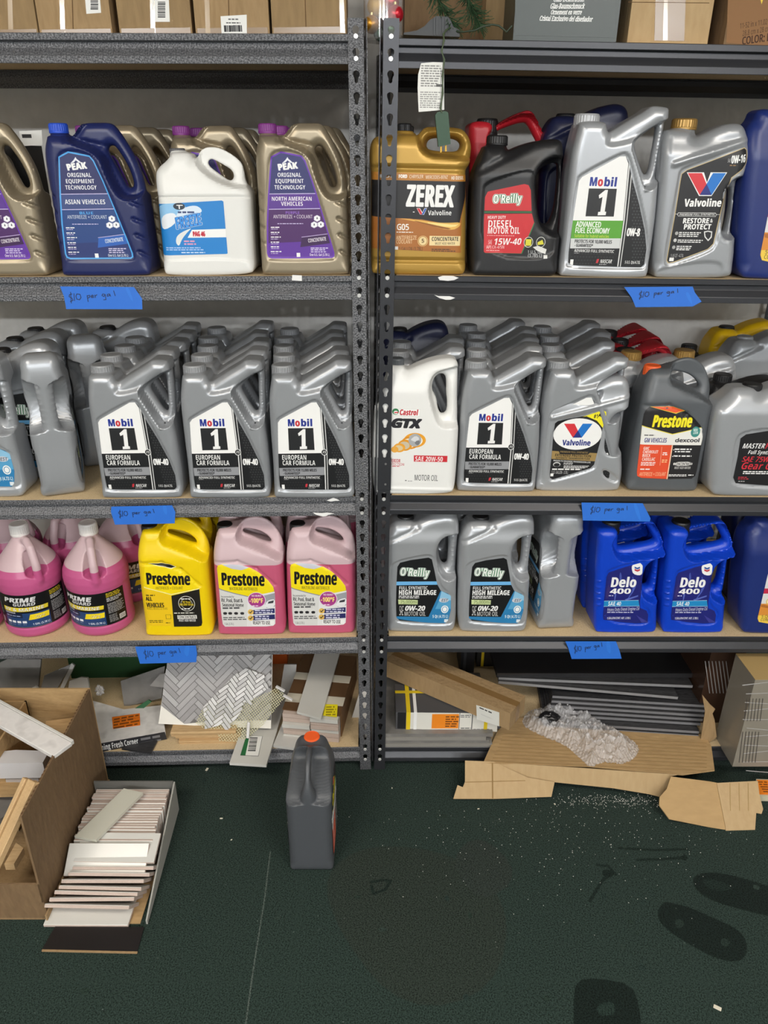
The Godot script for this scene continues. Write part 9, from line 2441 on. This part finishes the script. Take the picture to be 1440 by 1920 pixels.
func part(parent: Node, called: String, m: Mesh, material: Material, xf := Transform3D()) -> MeshInstance3D:
	var o := MeshInstance3D.new()
	o.name = called
	o.mesh = m
	o.material_override = material
	o.transform = xf
	parent.add_child(o, true)
	return o

func solo(called: String, m: Mesh, material: Material, label: String, category: String, xf := Transform3D(), group := "") -> MeshInstance3D:
	var o := part(self, numbered(called), m, material, xf)
	meta(o, label, category, group)
	return o

func struct(called: String, m: Mesh, material: Material, label: String, category: String, xf := Transform3D()) -> MeshInstance3D:
	var o := solo(called, m, material, label, category, xf)
	o.set_meta("kind", "structure")
	return o

func box_mesh(s: Vector3, ch := 0.001) -> ArrayMesh:
	var b := MB.new()
	b.box(Transform3D(), s, ch)
	return b.mesh()

# ------------------------------------------------------------------ moulded jugs
func sd_grid(p: PackedVector2Array, x0: float, y0: float, cell: float, nx: int, ny: int) -> PackedFloat32Array:
	var r := PackedFloat32Array()
	r.resize(nx * ny)
	var c := p.size()
	var ex := PackedFloat32Array()
	var ey := PackedFloat32Array()
	var il := PackedFloat32Array()
	for i in c:
		var e := p[(i + 1) % c] - p[i]
		ex.append(e.x)
		ey.append(e.y)
		il.append(1.0 / maxf(e.length_squared(), 1e-9))
	for j in ny:
		var y := y0 + j * cell
		for i in nx:
			var x := x0 + i * cell
			var best := 1e12
			var inside := false
			for k in c:
				var ax := x - p[k].x
				var ay := y - p[k].y
				var t := clampf((ax * ex[k] + ay * ey[k]) * il[k], 0.0, 1.0)
				var dx := ax - ex[k] * t
				var dy := ay - ey[k] * t
				best = minf(best, dx * dx + dy * dy)
				var by := ay - ey[k]
				if (ay > 0.0) != (by > 0.0):
					if ax - ex[k] * ay / ey[k] < 0.0:
						inside = not inside
			r[j * nx + i] = -sqrt(best) if inside else sqrt(best)
	return r

func jug_form(o: PackedVector2Array, holes: Array, hh: float, rad: float, mods: Array, neck: Array, cell := 3.4) -> Dictionary:
	var lo := o[0]
	var hi := o[0]
	for p in o:
		lo = lo.min(p)
		hi = hi.max(p)
	hi.y = maxf(hi.y, neck[2])
	lo -= Vector2.ONE * cell * 2.6
	hi += Vector2.ONE * cell * 3.0
	var nx := int(ceil((hi.x - lo.x) / cell)) + 1
	var ny := int(ceil((hi.y - lo.y) / cell)) + 1
	var d := sd_grid(chaikin(o, 2), lo.x, lo.y, cell, nx, ny)
	for h: PackedVector2Array in holes:
		var g := sd_grid(chaikin(h, 2), lo.x, lo.y, cell, nx, ny)
		for i in d.size():
			d[i] = maxf(d[i], -g[i])
	var hf := PackedFloat32Array()
	var rf := PackedFloat32Array()
	hf.resize(nx * ny)
	hf.fill(hh)
	rf.resize(nx * ny)
	for m: Array in mods:
		if m[0] == 0:
			var g := sd_grid(chaikin(m[1], 2), lo.x, lo.y, cell, nx, ny)
			for i in hf.size():
				hf[i] += m[2] * smoothstep(0.5, -0.5, g[i] / m[3])
		elif m[0] == 1:
			for j in ny:
				for i in nx:
					var q := Vector2(lo.x + i * cell, lo.y + j * cell)
					var w := q.distance_to(Geometry2D.get_closest_point_to_segment(q, m[1], m[2]))
					if w < m[3]:
						hf[j * nx + i] += m[4] * (0.5 + 0.5 * cos(PI * w / m[3]))
		else:
			for j in ny:
				var w: float = m[3] * smoothstep(m[1], m[2], lo.y + j * cell)
				for i in nx:
					hf[j * nx + i] += w
	for j in ny:
		for i in nx:
			rf[j * nx + i] = minf(lerpf(rad * 0.4, rad, smoothstep(2.0, 34.0, lo.y + j * cell)), hf[j * nx + i] - 1.0)
	var nz := int(ceil((hh + 4.0) / cell)) + 2
	var kz := 2 * nz + 1
	var f := PackedFloat32Array()
	f.resize(nx * ny * kz)
	var nxp: float = neck[0]
	for k in nz + 1:
		var z := k * cell
		for j in ny:
			var y := lo.y + j * cell
			for i in nx:
				var q := j * nx + i
				var r := rf[q]
				var w := d[q] + r
				var e := z - hf[q] + r
				var a := minf(maxf(w, e), 0.0)
				if w > 0.0:
					a += sqrt(w * w + e * e) if e > 0.0 else w
				elif e > 0.0:
					a += e
				a -= r
				if y > neck[1] - 20.0:
					var dx := lo.x + i * cell - nxp
					var c := maxf(sqrt(dx * dx + z * z) - neck[3], maxf(y - neck[2], neck[1] - y))
					var h := clampf(0.5 + 0.5 * (c - a) / neck[4], 0.0, 1.0)
					a = lerpf(c, a, h) - neck[4] * h * (1.0 - h)
				f[((nz + k) * ny + j) * nx + i] = a
				f[((nz - k) * ny + j) * nx + i] = a
	return {"d": d, "h": hf, "r": rf, "nx": nx, "ny": ny, "lo": lo, "cell": cell, "verts": nets(f, nx, ny, kz, Vector3(lo.x, lo.y, -nz * cell), cell)}

# surface nets: one vertex in each cell the surface crosses
func nets(f: PackedFloat32Array, nx: int, ny: int, nz: int, org: Vector3, cell: float) -> Array:
	var vs := PackedVector3Array()
	var ns := PackedVector3Array()
	var ix := PackedInt32Array()
	var id := PackedInt32Array()
	id.resize(f.size())
	id.fill(-1)
	var sy := nx
	var sz := nx * ny
	var far := cell * 8.0
	for k in nz - 1:
		for j in ny - 1:
			for i in nx - 1:
				var b := k * sz + j * sy + i
				var c0 := f[b]
				if c0 > far or c0 < -far:
					continue
				var c1 := f[b + 1]
				var c2 := f[b + sy]
				var c3 := f[b + sy + 1]
				var c4 := f[b + sz]
				var c5 := f[b + sz + 1]
				var c6 := f[b + sz + sy]
				var c7 := f[b + sz + sy + 1]
				var m := int(c0 < 0) + int(c1 < 0) + int(c2 < 0) + int(c3 < 0) + int(c4 < 0) + int(c5 < 0) + int(c6 < 0) + int(c7 < 0)
				if m == 0 or m == 8:
					continue
				var s := Vector3.ZERO
				var q := 0
				if (c0 < 0) != (c1 < 0): s += Vector3(c0 / (c0 - c1), 0, 0); q += 1
				if (c2 < 0) != (c3 < 0): s += Vector3(c2 / (c2 - c3), 1, 0); q += 1
				if (c4 < 0) != (c5 < 0): s += Vector3(c4 / (c4 - c5), 0, 1); q += 1
				if (c6 < 0) != (c7 < 0): s += Vector3(c6 / (c6 - c7), 1, 1); q += 1
				if (c0 < 0) != (c2 < 0): s += Vector3(0, c0 / (c0 - c2), 0); q += 1
				if (c1 < 0) != (c3 < 0): s += Vector3(1, c1 / (c1 - c3), 0); q += 1
				if (c4 < 0) != (c6 < 0): s += Vector3(0, c4 / (c4 - c6), 1); q += 1
				if (c5 < 0) != (c7 < 0): s += Vector3(1, c5 / (c5 - c7), 1); q += 1
				if (c0 < 0) != (c4 < 0): s += Vector3(0, 0, c0 / (c0 - c4)); q += 1
				if (c1 < 0) != (c5 < 0): s += Vector3(1, 0, c1 / (c1 - c5)); q += 1
				if (c2 < 0) != (c6 < 0): s += Vector3(0, 1, c2 / (c2 - c6)); q += 1
				if (c3 < 0) != (c7 < 0): s += Vector3(1, 1, c3 / (c3 - c7)); q += 1
				s /= q
				id[b] = vs.size()
				vs.append((org + (Vector3(i, j, k) + s) * cell) * 0.001)
				var gx := lerpf(lerpf(c1 - c0, c3 - c2, s.y), lerpf(c5 - c4, c7 - c6, s.y), s.z)
				var gy := lerpf(lerpf(c2 - c0, c3 - c1, s.x), lerpf(c6 - c4, c7 - c5, s.x), s.z)
				var gz := lerpf(lerpf(c4 - c0, c5 - c1, s.x), lerpf(c6 - c2, c7 - c3, s.x), s.y)
				ns.append(Vector3(gx, gy, gz).normalized())
				if i > 0 and j > 0 and k > 0:
					if (c0 < 0) != (c1 < 0):
						quad_ix(ix, id[b], id[b - sy], id[b - sy - sz], id[b - sz], c0 < 0)
					if (c0 < 0) != (c2 < 0):
						quad_ix(ix, id[b], id[b - sz], id[b - sz - 1], id[b - 1], c0 < 0)
					if (c0 < 0) != (c4 < 0):
						quad_ix(ix, id[b], id[b - 1], id[b - 1 - sy], id[b - sy], c0 < 0)
	# vertex normals: mean of the gradients of the vertices round each
	return [vs, ns, ix]

func quad_ix(ix: PackedInt32Array, a: int, b: int, c: int, d: int, flip: bool) -> void:
	if a < 0 or b < 0 or c < 0 or d < 0:
		return
	if flip:
		ix.append_array(PackedInt32Array([a, d, c, a, c, b]))
	else:
		ix.append_array(PackedInt32Array([a, b, c, a, c, d]))

func net_mesh(q: Array) -> ArrayMesh:
	var a := []
	a.resize(Mesh.ARRAY_MAX)
	a[Mesh.ARRAY_VERTEX] = q[0]
	a[Mesh.ARRAY_NORMAL] = q[1]
	a[Mesh.ARRAY_INDEX] = q[2]
	var m := ArrayMesh.new()
	m.add_surface_from_arrays(Mesh.PRIMITIVE_TRIANGLES, a)
	return m

# the two halves of a mesh, below and above a level
func cut_mesh(q: Array, level: float) -> Array:
	var vs: PackedVector3Array = q[0]
	var ns: PackedVector3Array = q[1]
	var ix: PackedInt32Array = q[2]
	var r := [MB.new(), MB.new()]
	for t in range(0, ix.size(), 3):
		var p := [vs[ix[t]], vs[ix[t + 1]], vs[ix[t + 2]]]
		var m := [ns[ix[t]], ns[ix[t + 1]], ns[ix[t + 2]]]
		for side in 2:
			var op := []
			var on := []
			for k in 3:
				var a: Vector3 = p[k]
				var b: Vector3 = p[(k + 1) % 3]
				var ina := (a.y < level) == (side == 0)
				var inb := (b.y < level) == (side == 0)
				if ina:
					op.append(a)
					on.append(m[k])
				if ina != inb:
					var w := (level - a.y) / (b.y - a.y)
					op.append(a.lerp(b, w))
					on.append((m[k] as Vector3).lerp(m[(k + 1) % 3], w))
			for k in range(1, op.size() - 1):
				r[side].tri(op[0], op[k], op[k + 1], on[0], on[k], on[k + 1])
	return [r[0].mesh(), r[1].mesh()]

func jug_z(g: Dictionary, x: float, y: float) -> float:
	var fx := clampf((x - g.lo.x) / g.cell, 0, g.nx - 1.01)
	var fy := clampf((y - g.lo.y) / g.cell, 0, g.ny - 1.01)
	var i := int(fx)
	var j := int(fy)
	var b: int = j * g.nx + i
	var tx := fx - i
	var ty := fy - j
	var d := lerpf(lerpf(g.d[b], g.d[b + 1], tx), lerpf(g.d[b + g.nx], g.d[b + g.nx + 1], tx), ty)
	var h := lerpf(lerpf(g.h[b], g.h[b + 1], tx), lerpf(g.h[b + g.nx], g.h[b + g.nx + 1], tx), ty)
	var r := lerpf(lerpf(g.r[b], g.r[b + 1], tx), lerpf(g.r[b + g.nx], g.r[b + g.nx + 1], tx), ty)
	var w := d + r
	if w > 0.0:
		h = h - r + sqrt(maxf(r * r - w * w, 0.0))
	return h

# a sticker that follows the front (or back) of a jug
func jug_sticker(g: Dictionary, p: PackedVector2Array, bb: Rect2, back := false, cell := 7.0) -> ArrayMesh:
	var b := MB.new()
	var lo := p[0]
	var hi := p[0]
	for q in p:
		lo = lo.min(q)
		hi = hi.max(q)
	var y := lo.y
	while y < hi.y:
		var x := lo.x
		while x < hi.x:
			for piece: PackedVector2Array in Geometry2D.intersect_polygons(p, PackedVector2Array([Vector2(x, y), Vector2(x + cell, y), Vector2(x + cell, y + cell), Vector2(x, y + cell)])):
				var ps := []
				var nn := []
				var us := []
				for q in piece:
					var z := jug_z(g, q.x, q.y)
					var nx := jug_z(g, q.x - 3, q.y) - jug_z(g, q.x + 3, q.y)
					var ny := jug_z(g, q.x, q.y - 3) - jug_z(g, q.x, q.y + 3)
					var m := Vector3(nx, ny, 6.0).normalized()
					var w := Vector3(q.x, q.y, z) + m * 0.7
					var uv := Vector2((q.x - bb.position.x) / bb.size.x, 1.0 - (q.y - bb.position.y) / bb.size.y)
					if back:
						w.z = -w.z
						m.z = -m.z
						uv.x = 1.0 - uv.x
					ps.append(w * 0.001)
					nn.append(m)
					us.append(uv)
				for k in range(1, ps.size() - 1):
					b.tri(ps[0], ps[k], ps[k + 1], nn[0], nn[k], nn[k + 1], us[0], us[k], us[k + 1])
			x += cell
		y += cell
	return b.mesh()

func cap_mesh(r: float, h: float, ridge := 0.35, dome := 0.0) -> ArrayMesh:
	var b := MB.new()
	var k := 0.001
	var pr := PackedVector2Array([Vector2(r * 0.2, 0), Vector2(r * 0.97, 0), Vector2(r, h * 0.06), Vector2(r, h * 0.2), Vector2(r * 0.975, h * 0.24), Vector2(r * 0.965, h * 0.86), Vector2(r * 0.9, h * 0.97), Vector2(r * 0.8, h), Vector2(r * 0.76, h * 0.975), Vector2(r * 0.4, h * 0.975 + dome), Vector2(0.01, h * 0.975 + dome)])
	for i in pr.size():
		pr[i] *= k
	b.lathe(pr, 56, Transform3D(), ridge * k, 4, 4)
	return b.mesh()

# a jug ready to be copied: body, cap, sticker
func jug(g: Dictionary, body: Material, cap: Material, caps: Array, stickers: Array, liquid: Material = null, level := 0.0) -> Node3D:
	var o := Node3D.new()
	if liquid:
		if not g.has("cut"):
			g.cut = cut_mesh(g.verts, level)
		part(o, "body", g.cut[1], body)
		part(o, "liquid", g.cut[0], liquid)
	else:
		if not g.has("mesh"):
			g.mesh = net_mesh(g.verts)
		part(o, "body", g.mesh, body)
	var cm := cap_mesh(caps[2], caps[3], caps[4] if caps.size() > 4 else 0.35)
	part(o, "cap", cm, cap, Transform3D(Basis(), Vector3(caps[0], caps[1], 0) * 0.001))
	for s: Array in stickers:
		part(o, "label", s[0], s[1])
	return o

func put(proto: Node3D, called: String, xf: Transform3D, label: String, category: String, group := "") -> Node3D:
	var o: Node3D = proto.duplicate()
	o.name = numbered(called)
	add_child(o)
	o.transform = xf
	meta(o, label, category, group)
	return o
